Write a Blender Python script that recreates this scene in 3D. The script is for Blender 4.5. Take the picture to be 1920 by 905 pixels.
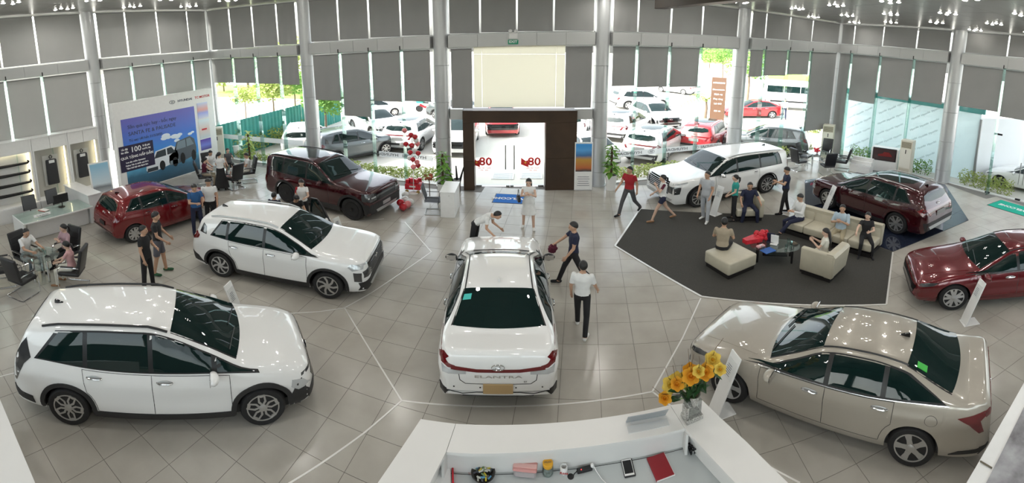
import bpy, bmesh, math, random
from math import sin, cos, pi, radians, sqrt, atan, atan2, tan, hypot
from mathutils import Vector, Matrix
from mathutils.geometry import delaunay_2d_cdt
from mathutils.bvhtree import BVHTree
import numpy as np
random.seed(7)
for _o in list(bpy.data.objects): bpy.data.objects.remove(_o)
SC = bpy.context.scene
COL = SC.collection

# ---------------------------------------------------------------- camera (phone panorama)
CAM_H, PITCH, YAW = 6.15, 0.142, 0.153
FX, FY, CY = 872.0, 755.0, 171.0          # pixels per radian in the 1920x905 frame
cam = bpy.data.cameras.new('camera'); cam.type = 'PANO'
cam.panorama_type = 'CENTRAL_CYLINDRICAL'; cam.central_cylindrical_radius = 1.0
cam.central_cylindrical_range_u_min, cam.central_cylindrical_range_u_max = -960 / FX, 960 / FX
cam.central_cylindrical_range_v_max, cam.central_cylindrical_range_v_min = CY / FY, (CY - 905) / FY
cam.clip_start, cam.clip_end = 0.05, 500
camo = bpy.data.objects.new('camera', cam); COL.objects.link(camo)
camo.location = (0, 0, CAM_H); camo.rotation_euler = (pi / 2 - PITCH, 0, YAW)
SC.camera = camo

# ---------------------------------------------------------------- world, sun, exposure
w = bpy.data.worlds.new('sky'); SC.world = w; w.use_nodes = True
nt = w.node_tree; bg = nt.nodes['Background']
sky = nt.nodes.new('ShaderNodeTexSky'); sky.sky_type = 'NISHITA'
sky.sun_disc = False; sky.sun_elevation = radians(40); sky.sun_rotation = radians(255)
sky.air_density = 1.2; sky.dust_density = 3.0; sky.ozone_density = 1.0
hs = nt.nodes.new('ShaderNodeHueSaturation'); hs.inputs['Saturation'].default_value = .3; hs.inputs['Value'].default_value = 1.15     # thin white haze
nt.links.new(sky.outputs[0], hs.inputs['Color']); nt.links.new(hs.outputs[0], bg.inputs[0]); bg.inputs[1].default_value = 0.50
sun = bpy.data.lights.new('sun', 'SUN'); sun.energy = 8.0; sun.angle = radians(4); sun.color = (1, .96, .9)
suno = bpy.data.objects.new('sun', sun); COL.objects.link(suno); suno.rotation_euler = (radians(52), 0, radians(-72))
SC.view_settings.view_transform = 'Standard'; SC.view_settings.look = 'None'
SC.view_settings.exposure = 0.5; SC.view_settings.gamma = 1.0; SC.view_settings.use_curve_mapping = False
LAMP_W = 14.0                                # watts of each ceiling downlight

# ---------------------------------------------------------------- pixel helpers (photo -> place)
def ray(px, py):
    th = (px - 960) / FX; t = -(py - CY) / FY
    x, y, z = sin(th), cos(th), t
    c, s = cos(PITCH), sin(PITCH); y, z = c * y + s * z, -s * y + c * z
    c, s = cos(YAW), sin(YAW); x, y = c * x - s * y, s * x + c * y
    return Vector((x, y, z))
def G(px, py, z=0.0):
    d = ray(px, py); k = (z - CAM_H) / d.z
    return Vector((d.x * k, d.y * k, z))
def onwall(px, py, A, B):
    """point of the vertical plane through A,B (xy) seen at a pixel -> (distance from A along AB, z)"""
    d = ray(px, py); ux, uy = B[0] - A[0], B[1] - A[1]; l = hypot(ux, uy); ux /= l; uy /= l
    nx, ny = -uy, ux
    k = (A[0] * nx + A[1] * ny) / (d.x * nx + d.y * ny)
    X, Y = d.x * k, d.y * k
    return (X - A[0]) * ux + (Y - A[1]) * uy, CAM_H + d.z * k
def project(P):
    x, y, z = P[0], P[1], P[2] - CAM_H
    c, s = cos(YAW), -sin(YAW); x, y = c * x - s * y, s * x + c * y
    c, s = cos(PITCH), -sin(PITCH); y, z = c * y + s * z, -s * y + c * z
    return 960 + FX * atan2(x, y), CY - FY * z / hypot(x, y)
def zat(X, Y, py):
    lo, hi = -4.0, 20.0
    for _ in range(40):
        m = (lo + hi) / 2
        if project((X, Y, m))[1] > py: lo = m
        else: hi = m
    return lo

# ---------------------------------------------------------------- materials
MATS = {}
def mat(name, col=(.8, .8, .8), rough=.5, metal=0.0, spec=.5, coat=0.0, noise=0.0, nscale=8.0, bump=0.0, bscale=40.0,
        emit=None, estr=0.0, transl=0.0, alpha=1.0, col2=None, sheen=0.0):
    if name in MATS: return MATS[name]
    m = bpy.data.materials.new(name); m.use_nodes = True; n = m.node_tree.nodes; l = m.node_tree.links
    b = n['Principled BSDF']; b.inputs['Base Color'].default_value = (*col, 1); b.inputs['Roughness'].default_value = rough
    b.inputs['Metallic'].default_value = metal; b.inputs['Specular IOR Level'].default_value = spec
    b.inputs['Coat Weight'].default_value = coat; b.inputs['Coat Roughness'].default_value = .03
    if sheen: b.inputs['Sheen Weight'].default_value = sheen
    if emit: b.inputs['Emission Color'].default_value = (*emit, 1); b.inputs['Emission Strength'].default_value = estr
    tc = n.new('ShaderNodeTexCoord')
    if noise or col2:
        t = n.new('ShaderNodeTexNoise'); t.inputs['Scale'].default_value = nscale; t.inputs['Detail'].default_value = 5
        l.new(tc.outputs['Object'], t.inputs['Vector'])
        r = n.new('ShaderNodeValToRGB'); r.color_ramp.elements[0].position = .3; r.color_ramp.elements[1].position = .7
        c2 = col2 or tuple(min(1, c * (1 + noise)) for c in col); c1 = col if col2 else tuple(c * (1 - noise) for c in col)
        r.color_ramp.elements[0].color = (*c1, 1); r.color_ramp.elements[1].color = (*c2, 1)
        l.new(t.outputs['Fac'], r.inputs['Fac']); l.new(r.outputs['Color'], b.inputs['Base Color'])
    if bump:
        t2 = n.new('ShaderNodeTexNoise'); t2.inputs['Scale'].default_value = bscale; t2.inputs['Detail'].default_value = 4
        l.new(tc.outputs['Object'], t2.inputs['Vector'])
        bp = n.new('ShaderNodeBump'); bp.inputs['Strength'].default_value = bump; bp.inputs['Distance'].default_value = .01
        l.new(t2.outputs['Fac'], bp.inputs['Height']); l.new(bp.outputs['Normal'], b.inputs['Normal'])
    if transl:
        out = n['Material Output']; tr = n.new('ShaderNodeBsdfTranslucent'); tr.inputs['Color'].default_value = (*col, 1)
        mx = n.new('ShaderNodeMixShader'); mx.inputs[0].default_value = transl
        l.new(b.outputs[0], mx.inputs[1]); l.new(tr.outputs[0], mx.inputs[2]); l.new(mx.outputs[0], out.inputs[0])
    MATS[name] = m; return m
def glassmat(name, tint=(.9, .97, .95), refl=.08, rough=.0, haze=0.0, hazecol=(.8, .9, .9)):
    if name in MATS: return MATS[name]
    m = bpy.data.materials.new(name); m.use_nodes = True; n = m.node_tree.nodes; l = m.node_tree.links; n.clear()
    out = n.new('ShaderNodeOutputMaterial'); tr = n.new('ShaderNodeBsdfTransparent'); tr.inputs[0].default_value = (*tint, 1)
    gl = n.new('ShaderNodeBsdfGlossy'); gl.inputs['Roughness'].default_value = rough
    fr = n.new('ShaderNodeLayerWeight'); fr.inputs[0].default_value = .25
    mt = n.new('ShaderNodeMath'); mt.operation = 'MULTIPLY_ADD'; mt.inputs[1].default_value = .6; mt.inputs[2].default_value = refl * .5
    l.new(fr.outputs['Fresnel'], mt.inputs[0])
    mx = n.new('ShaderNodeMixShader'); l.new(mt.outputs[0], mx.inputs[0]); l.new(gl.outputs[0], mx.inputs[2])
    if haze:
        df = n.new('ShaderNodeBsdfTranslucent'); df.inputs[0].default_value = (*hazecol, 1)
        d2 = n.new('ShaderNodeBsdfDiffuse'); d2.inputs[0].default_value = (*hazecol, 1)
        m0 = n.new('ShaderNodeMixShader'); m0.inputs[0].default_value = .5; l.new(df.outputs[0], m0.inputs[1]); l.new(d2.outputs[0], m0.inputs[2])
        m2 = n.new('ShaderNodeMixShader'); m2.inputs[0].default_value = haze
        l.new(tr.outputs[0], m2.inputs[1]); l.new(m0.outputs[0], m2.inputs[2]); l.new(m2.outputs[0], mx.inputs[1])
    else: l.new(tr.outputs[0], mx.inputs[1])
    l.new(mx.outputs[0], out.inputs[0]); MATS[name] = m; return m

# ---------------------------------------------------------------- mesh builder
class B:
    def __init__(s): s.v = []; s.f = []; s.m = []; s.T = None; s.mi = 0
    def pt(s, p):
        p = Vector(p)
        if s.T is not None: p = s.T @ p
        s.v.append(p); return len(s.v) - 1
    def face(s, ids): s.f.append(tuple(ids)); s.m.append(s.mi)
    def box(s, c, d, rz=0.0, R=None, bev=0.0):
        M = R if R is not None else Matrix.Rotation(rz, 3, 'Z')
        hx, hy, hz = d[0] / 2, d[1] / 2, d[2] / 2
        if bev <= 0:
            k = [s.pt(Vector(c) + M @ Vector((x * hx, y * hy, z * hz))) for x in (-1, 1) for y in (-1, 1) for z in (-1, 1)]
            for q in ((0, 1, 3, 2), (4, 6, 7, 5), (0, 4, 5, 1), (2, 3, 7, 6), (0, 2, 6, 4), (1, 5, 7, 3)): s.face([k[i] for i in q])
            return s
        bm = bmesh.new(); bmesh.ops.create_cube(bm, size=1)
        for v in bm.verts: v.co = Vector((v.co.x * d[0], v.co.y * d[1], v.co.z * d[2]))
        bmesh.ops.bevel(bm, geom=list(bm.edges), offset=min(bev, .49 * min(d)), segments=3 if bev > .02 else 1, affect='EDGES', profile=.5)
        s.addbm(bm, c, M); return s
    def addbm(s, bm, c=(0, 0, 0), M=None):
        base = {}
        for v in bm.verts: base[v.index if v.index >= 0 else id(v)] = None
        bm.verts.index_update(); ids = [s.pt(Vector(c) + (M @ v.co if M is not None else v.co)) for v in bm.verts]
        for f in bm.faces: s.face([ids[v.index] for v in f.verts])
        bm.free()
    def cyl(s, p0, p1, r0, r1=None, n=14, cap=True):
        r1 = r0 if r1 is None else r1; p0, p1 = Vector(p0), Vector(p1); d = (p1 - p0)
        if d.length < 1e-9: return s
        q = d.to_track_quat('Z', 'Y').to_matrix()
        a = [s.pt(p0 + q @ Vector((r0 * cos(2 * pi * i / n), r0 * sin(2 * pi * i / n), 0))) for i in range(n)]
        b = [s.pt(p1 + q @ Vector((r1 * cos(2 * pi * i / n), r1 * sin(2 * pi * i / n), 0))) for i in range(n)]
        for i in range(n): s.face((a[i], a[(i + 1) % n], b[(i + 1) % n], b[i]))
        if cap: s.face(a[::-1]); s.face(b)
        return s
    def tube(s, pts, r, n=8, closed=False):
        pts = [Vector(p) for p in pts]; rs = r if isinstance(r, (list, tuple)) else [r] * len(pts); rings = []
        up = None
        for i, p in enumerate(pts):
            if closed: t = pts[(i + 1) % len(pts)] - pts[i - 1]
            else: t = pts[min(i + 1, len(pts) - 1)] - pts[max(i - 1, 0)]
            t.normalize()
            if up is None: up = Vector((0, 0, 1)) if abs(t.z) < .9 else Vector((1, 0, 0))
            x = up.cross(t)
            if x.length < 1e-6: x = Vector((1, 0, 0)).cross(t)
            x.normalize(); y = t.cross(x); up = y
            rings.append([s.pt(p + rs[i] * (x * cos(2 * pi * k / n) + y * sin(2 * pi * k / n))) for k in range(n)])
        m = len(rings)
        for i in range(m if closed else m - 1):
            a, b = rings[i], rings[(i + 1) % m]
            for k in range(n): s.face((a[k], a[(k + 1) % n], b[(k + 1) % n], b[k]))
        if not closed: s.face(rings[0][::-1]); s.face(rings[-1])
        return s
    def lathe(s, prof, c=(0, 0, 0), n=20, M=None):
        c = Vector(c); rings = []
        for (r, z) in prof:
            ring = []
            for i in range(n):
                p = Vector((r * cos(2 * pi * i / n), r * sin(2 * pi * i / n), z))
                ring.append(s.pt(c + (M @ p if M is not None else p)))
            rings.append(ring)
        for a, b in zip(rings, rings[1:]):
            for i in range(n): s.face((a[i], a[(i + 1) % n], b[(i + 1) % n], b[i]))
        if prof[0][0] > 1e-6: s.face(rings[0][::-1])
        if prof[-1][0] > 1e-6: s.face(rings[-1])
        return s
    def sph(s, c, r, n=12, m=8, M=None):
        if not isinstance(r, (tuple, list)): r = (r, r, r)
        c = Vector(c); rings = []
        for j in range(1, m):
            a = pi * j / m; ring = []
            for i in range(n):
                p = Vector((r[0] * sin(a) * cos(2 * pi * i / n), r[1] * sin(a) * sin(2 * pi * i / n), r[2] * cos(a)))
                ring.append(s.pt(c + (M @ p if M is not None else p)))
            rings.append(ring)
        t = s.pt(c + (M @ Vector((0, 0, r[2])) if M is not None else Vector((0, 0, r[2]))))
        b = s.pt(c - (M @ Vector((0, 0, r[2])) if M is not None else Vector((0, 0, r[2]))))
        for a, d in zip(rings, rings[1:]):
            for i in range(n): s.face((a[i], d[i], d[(i + 1) % n], a[(i + 1) % n]))
        for i in range(n): s.face((t, rings[0][i], rings[0][(i + 1) % n])); s.face((b, rings[-1][(i + 1) % n], rings[-1][i]))
        return s
    def prism(s, poly, z0, z1, M=None, c=(0, 0, 0)):
        """polygon (x,y) extruded from z0 to z1, then turned by M"""
        c = Vector(c); f = (lambda p: c + (M @ Vector(p) if M is not None else Vector(p)))
        a = [s.pt(f((x, y, z0))) for x, y in poly]; b = [s.pt(f((x, y, z1))) for x, y in poly]; n = len(poly)
        s.face(a[::-1]); s.face(b)
        for i in range(n): s.face((a[i], a[(i + 1) % n], b[(i + 1) % n], b[i]))
        return s
    def quad(s, a, b, c, d): s.face([s.pt(p) for p in (a, b, c, d)]); return s
    def mesh(s, name, mats, smooth=35):
        me = bpy.data.meshes.new(name); me.from_pydata([tuple(v) for v in s.v], [], s.f)
        for mm in (mats if isinstance(mats, (list, tuple)) else [mats]): me.materials.append(mm)
        if any(s.m): me.polygons.foreach_set('material_index', s.m)
        if smooth:
            me.polygons.foreach_set('use_smooth', [True] * len(me.polygons)); me.set_sharp_from_angle(angle=radians(smooth))
        me.update(); return me
    def build(s, name, mats, parent=None, smooth=35, label=None, fix=False):
        me = s.mesh(name, mats, smooth)
        if fix:
            bm = bmesh.new(); bm.from_mesh(me); bmesh.ops.recalc_face_normals(bm, faces=list(bm.faces)); bm.to_mesh(me); bm.free()
        return link(name, me, parent, label)
def link(name, me, parent=None, label=None):
    o = bpy.data.objects.new(name, me); COL.objects.link(o)
    if parent is not None: o.parent = parent
    if label: o['label'] = label
    return o
def tag(o, label, cat, group=None, kind=None):
    o['label'] = label; o['category'] = cat
    if group: o['group'] = group
    if kind: o['kind'] = kind
    return o
def thing(name, label, cat, loc=(0, 0, 0), rz=0.0, group=None):
    o = bpy.data.objects.new(name, None); COL.objects.link(o); o.empty_display_size = .1
    o.location = loc; o.rotation_euler = (0, 0, rz); tag(o, label, cat, group); return o
def structure(o, label=None):
    o['kind'] = 'structure'
    if label: o['label'] = label
    return o
def root(name, loc=(0, 0, 0), rz=0.0):
    o = bpy.data.objects.new(name, None); COL.objects.link(o); o.empty_display_size = .1; o.location = loc; o.rotation_euler = (0, 0, rz); return o
def copy_tree(o, parent=None):
    c = o.copy(); COL.objects.link(c); c.parent = parent
    for ch in list(o.children): copy_tree(ch, c)
    return c
def dup(o, loc, rz, label=None, group=None):
    c = copy_tree(o); c.location = loc; c.rotation_euler = (0, 0, rz)
    if label: c['label'] = label
    if group: c['group'] = group
    return c
_TS = bpy.data.scenes.new('scratch')            # small scratch scene, so that evaluating a mesh does not touch the whole place
def evaluated_mesh(o):
    _TS.collection.objects.link(o); vl = _TS.view_layers[0]; vl.update(); dg = vl.depsgraph; dg.update()
    return bpy.data.meshes.new_from_object(o.evaluated_get(dg))
def text(body, size, matl, parent, loc=(0, 0, 0), rot=(0, 0, 0), name='lettering', align='CENTER', ext=.002, shear=0.0, bold=0.0, sx=1.0):
    cu = bpy.data.curves.new(name, 'FONT'); cu.body = body; cu.size = size; cu.align_x = align; cu.align_y = 'CENTER'
    cu.extrude = ext; cu.shear = shear; cu.offset = bold; cu.resolution_u = 2
    o = bpy.data.objects.new(name, cu); me = evaluated_mesh(o)
    bpy.data.objects.remove(o); bpy.data.curves.remove(cu)
    me.name = name; me.materials.clear(); me.materials.append(matl)
    o = link(name, me, parent); o.location = loc; o.rotation_euler = rot; o.scale = (sx, 1, 1); return o
def lerp(a, b, t): return a + (b - a) * t
def interp(keys, x):
    """piecewise linear"""
    if x <= keys[0][0]: return keys[0][1]
    for (a, b), (c, d) in zip(keys, keys[1:]):
        if x <= c: return b + (d - b) * (x - a) / (c - a) if c > a else d
    return keys[-1][1]
def smoothkeys(keys):
    """monotone cubic through keys -> function"""
    xs = [k[0] for k in keys]; ys = [k[1] for k in keys]; n = len(xs)
    d = [(ys[i + 1] - ys[i]) / (xs[i + 1] - xs[i]) for i in range(n - 1)]
    m = [d[0]] + [0 if d[i - 1] * d[i] <= 0 else 2 * d[i - 1] * d[i] / (d[i - 1] + d[i]) for i in range(1, n - 1)] + [d[-1]]
    def f(x):
        if x <= xs[0]: return ys[0]
        if x >= xs[-1]: return ys[-1]
        i = 0
        while xs[i + 1] < x: i += 1
        h = xs[i + 1] - xs[i]; t = (x - xs[i]) / h
        return (2 * t ** 3 - 3 * t * t + 1) * ys[i] + (t ** 3 - 2 * t * t + t) * h * m[i] + (-2 * t ** 3 + 3 * t * t) * ys[i + 1] + (t ** 3 - t * t) * h * m[i + 1]
    return f

WHITE = mat('white_lacquer', (.82, .82, .81), .25, noise=.02)
WHITEM = mat('white_matt', (.8, .8, .79), .6)
BLACK = mat('black_plastic', (.012, .012, .013), .45)
GLOSSB = mat('gloss_black', (.006, .006, .007), .08)
RUBBER = mat('tyre_rubber', (.012, .012, .013), .7, noise=.15, nscale=30)
CHROME = mat('chrome', (.75, .75, .76), .12, 1.0)
STEEL = mat('brushed_steel', (.5, .5, .5), .3, 1.0)
LEATHER = mat('black_leather', (.018, .018, .02), .35, bump=.15, bscale=120)
BEIGE = mat('beige_leather', (.50, .46, .36), .38, noise=.05, nscale=6, bump=.1, bscale=140)
GREYM = mat('grey_metal', (.36, .365, .37), .38, .55, noise=.03, nscale=2)
DARKM = mat('dark_metal', (.05, .05, .052), .35, .7)
CLEAR = glassmat('clear_glass', (.95, .985, .975), .04)
TABLEG = glassmat('table_glass', (.90, .965, .95), .14)
FINGLASS = glassmat('fin_glass', (.78, .93, .89), .10)
ALU = mat('aluminium', (.62, .63, .63), .35, .6)
# ================================================================ ROOM
COLS = [((-15.4, 8.75), .30), ((-15.5, 15.05), .17), ((-10.3, 15.35), .30), ((-4.75, 15.1), .28), ((.62, 15.95), .28), ((6.2, 17.75), .31), ((11.95, 19.75), .22), ((14.1, 13.65), .34)]
BAND = [(5.53, 5.97), (5.48, 5.82), (5.47, 5.92), (5.63, 6.09), (5.77, 6.25), (5.80, 6.26), (5.89, 6.31), (5.91, 6.40)]
def ceil_z(x, y): return 7.82 - .0175 * x - .006 * y
TILE = .617; TX0, TY0 = -4.552, 6.048
ROOMP = [(-15.4, -5)] + [c[0] for c in COLS] + [(14.95, 9.7), (16.6, 3.0), (18.2, -5)]
def inroom(x, y, P=ROOMP):
    r = False; j = len(P) - 1
    for i in range(len(P)):
        if (P[i][1] > y) != (P[j][1] > y) and x < (P[j][0] - P[i][0]) * (y - P[i][1]) / (P[j][1] - P[i][1]) + P[i][0]: r = not r
        j = i
    return r

# ---- floor: tiles as real pieces, the 300 nearest on their own, the rest as one part
def tile_mat():
    m = bpy.data.materials.new('floor_tile'); m.use_nodes = True; n = m.node_tree.nodes; l = m.node_tree.links; b = n['Principled BSDF']
    tc = n.new('ShaderNodeTexCoord'); geo = n.new('ShaderNodeObjectInfo')
    t = n.new('ShaderNodeTexNoise'); t.inputs['Scale'].default_value = 1.1; t.inputs['Detail'].default_value = 6
    gp = n.new('ShaderNodeNewGeometry'); l.new(gp.outputs['Position'], t.inputs['Vector'])
    r = n.new('ShaderNodeValToRGB'); r.color_ramp.elements[0].color = (.375, .352, .31, 1); r.color_ramp.elements[1].color = (.455, .432, .385, 1)
    r.color_ramp.elements[0].position = .35; r.color_ramp.elements[1].position = .65
    l.new(t.outputs['Fac'], r.inputs['Fac']); l.new(r.outputs['Color'], b.inputs['Base Color'])
    t3 = n.new('ShaderNodeTexNoise'); t3.inputs['Scale'].default_value = .8; l.new(gp.outputs['Position'], t3.inputs['Vector'])
    mr = n.new('ShaderNodeMapRange'); mr.inputs[3].default_value = .13; mr.inputs[4].default_value = .24; l.new(t3.outputs['Fac'], mr.inputs[0]); l.new(mr.outputs[0], b.inputs['Roughness'])
    b.inputs['Specular IOR Level'].default_value = .55; return m
TILEM = tile_mat(); GROUT = mat('tile_grout', (.16, .15, .135), .7)
bf = B(); bf.prism(ROOMP[::-1], -.3, -.004)
floor = structure(bf.build('floor', GROUT, smooth=0), 'pale grey beige tiled showroom floor')
tiles = []
for i in range(-20, 40):
    for j in range(-19, 26):
        cx, cy = TX0 + (i + .5) * TILE, TY0 + (j + .5) * TILE
        if not all(inroom(cx + a, cy + b_) for a in (-.3, .3) for b_ in (-.3, .3)): continue
        px, py = project((cx, cy, 0)); vis = -20 < px < 1940 and py < 940 and cy > -2
        tiles.append((hypot(hypot(cx, cy), CAM_H) if vis else 1e3 + hypot(cx, cy), cx, cy))
tiles.sort()
bt = B(); g_ = TILE / 2 - .0035
def tile_shape(b, cx=0, cy=0):
    k = [b.pt((cx + x, cy + y, z)) for z, e in ((-.004, 0), (.0, 0)) for x, y in ((-g_, -g_), (g_, -g_), (g_, g_), (-g_, g_))]
    b.face((k[4], k[5], k[6], k[7]))
    for a in range(4): b.face((k[a], k[(a + 1) % 4], k[4 + (a + 1) % 4], k[4 + a]))
tile_shape(bt); tme = bt.mesh('floor_tile', TILEM, 0)
for d, cx, cy in tiles[:300]:
    o = link('floor_tile', tme, floor); o.location = (cx, cy, random.uniform(0, .0004))
br = B()
for d, cx, cy in tiles[300:]: tile_shape(br, cx, cy)
o = br.build('floor_tiles_far', TILEM, floor, smooth=0); o['kind'] = 'stuff'

# ---- metal trim strips let into the floor
def strip(pts, name='trim_strip', wdt=.026, z=.004, m=None, parent=None):
    b = B()
    for (a, c) in zip(pts, pts[1:]):
        a, c = Vector(a), Vector(c); d = (c - a); d.z = 0; n = Vector((-d.y, d.x, 0)).normalized() * wdt / 2; h = Vector((0, 0, z))
        b.quad(a - n + h, c - n + h, c + n + h, a + n + h); b.quad(a - n, c - n, c - n + h, a - n + h); b.quad(a + n + h, c + n + h, c + n, a + n)
    return b.build(name, m or STRIPM, parent, smooth=0)
STRIPM = mat('floor_trim', (.72, .71, .68), .3, .3)
for pl in ([(759, 416), (809, 472), (696, 549), (646, 577), (753, 751), (682, 812), (580, 883), (500, 930)],
           [(646, 577), (600, 584), (520, 588)], [(753, 751), (860, 760), (965, 761), (1100, 753), (1223, 734), (1280, 633), (1314, 559)], [(1223, 734), (1253, 757), (1320, 800), (1500, 905)],
           [(0, 706), (45, 694), (90, 680)], [(640, 417), (720, 410)]):
    o = strip([G(*p) for p in pl], 'trim_1'); structure(o, 'thin pale metal strip let into the tiled floor')

# ---- columns
COLM = mat('column_cladding', (.58, .59, .60), .33, .5, noise=.03, nscale=1.5); JOINT = mat('column_joint', (.12, .12, .12), .6)
CN = ['left of the accessory wall poster board', 'thin corner column behind the left air conditioner', 'behind the dark red boxy suv', 'left of the entrance portal', 'right of the entrance portal', 'behind the white suv on the right', 'thin corner column at the right corner', 'behind the dark red suv on the right']
for k, ((cx, cy), r) in enumerate(COLS):
    c = structure(root('column', (cx, cy, 0)), 'round grey metal clad column, ' + CN[k])
    zs = [0, .62, 2.05, 3.5, 4.95, ceil_z(cx, cy) + .05]
    for a, b_ in zip(zs, zs[1:]):
        B().lathe([(r - .01, a + .003), (r, a + .01), (r, b_ - .01), (r - .01, b_ - .003)], n=40).build('cladding_panel', COLM, c, smooth=30)
    B().cyl((0, 0, 0), (0, 0, zs[-1]), r - .014, n=32).build('joint_core', JOINT, c)
    B().lathe([(r + .012, 0), (r + .012, .05), (r + .002, .055)], n=40).build('base_ring', COLM, c)

# ---- facade bays
PANEL = mat('band_panel', (.55, .555, .55), .35, .35, noise=.02, nscale=1.0); FRAME = mat('window_frame', (.75, .76, .74), .4, .2)
BLIND = mat('blind_fabric', (.40, .40, .39), .85, transl=.28, noise=.04, nscale=1.3, bump=.25, bscale=2.2)
BLINDBAR = mat('blind_bar', (.3, .3, .3), .5)
def P3(A, B_, u, z, off=0.0):
    ux, uy = B_[0] - A[0], B_[1] - A[1]; l = hypot(ux, uy); ux /= l; uy /= l
    return Vector((A[0] + ux * u + uy * off, A[1] + uy * u - ux * off, z))     # off > 0 = towards the room (for walls run left to right)
nblind = [0]
def blind(A, B_, u0, u1, zt0, zt1, zb, label, group, off=.16):
    """roller blind: wavy cloth, top roller and bottom rail"""
    um = (u0 + u1) / 2; ang = atan2(B_[1] - A[1], B_[0] - A[0]); o3 = P3(A, B_, um, zb, off)
    t = thing('roller_blind', label, 'blind', o3, ang, group); wd = u1 - u0; h0, h1 = zt0 - zb, zt1 - zb
    rnd = random.Random(nblind[0]); nblind[0] += 1; b = B(); NX, NZ = 14, 10; ids = {}
    ph = [rnd.uniform(0, 6.28) for _ in range(4)]
    for side, yo in ((0, 0.0), (1, .004)):
        for i in range(NX + 1):
            for j in range(NZ + 1):
                x = -wd / 2 + wd * i / NX; f = j / NZ; h = lerp(h0, h1, i / NX)
                s = .012 * sin(2.2 * pi * i / NX + ph[0] + f * 1.5) + .009 * sin(4.6 * pi * i / NX + ph[1] - f * 2) * (1 - f * .7)
                ids[side, i, j] = b.pt((x, -yo + s * (1 - f * .55), .02 + (h - .05) * f))
    for i in range(NX):
        for j in range(NZ):
            b.face((ids[1, i, j], ids[1, i + 1, j], ids[1, i + 1, j + 1], ids[1, i, j + 1])); b.face((ids[0, i, j], ids[0, i, j + 1], ids[0, i + 1, j + 1], ids[0, i + 1, j]))
    b.build('fabric', BLIND, t)
    B().box((0, 0, .015), (wd, .022, .03), bev=.006).build('bottom_rail', BLINDBAR, t)
    B().cyl((-wd / 2, 0, h0 - .03), (wd / 2, 0, h1 - .03), .028, n=10).build('roller', BLINDBAR, t)
    return t
wincount = [0]
ORD = ['first', 'second', 'third', 'fourth', 'fifth', 'sixth', 'seventh']
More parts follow.
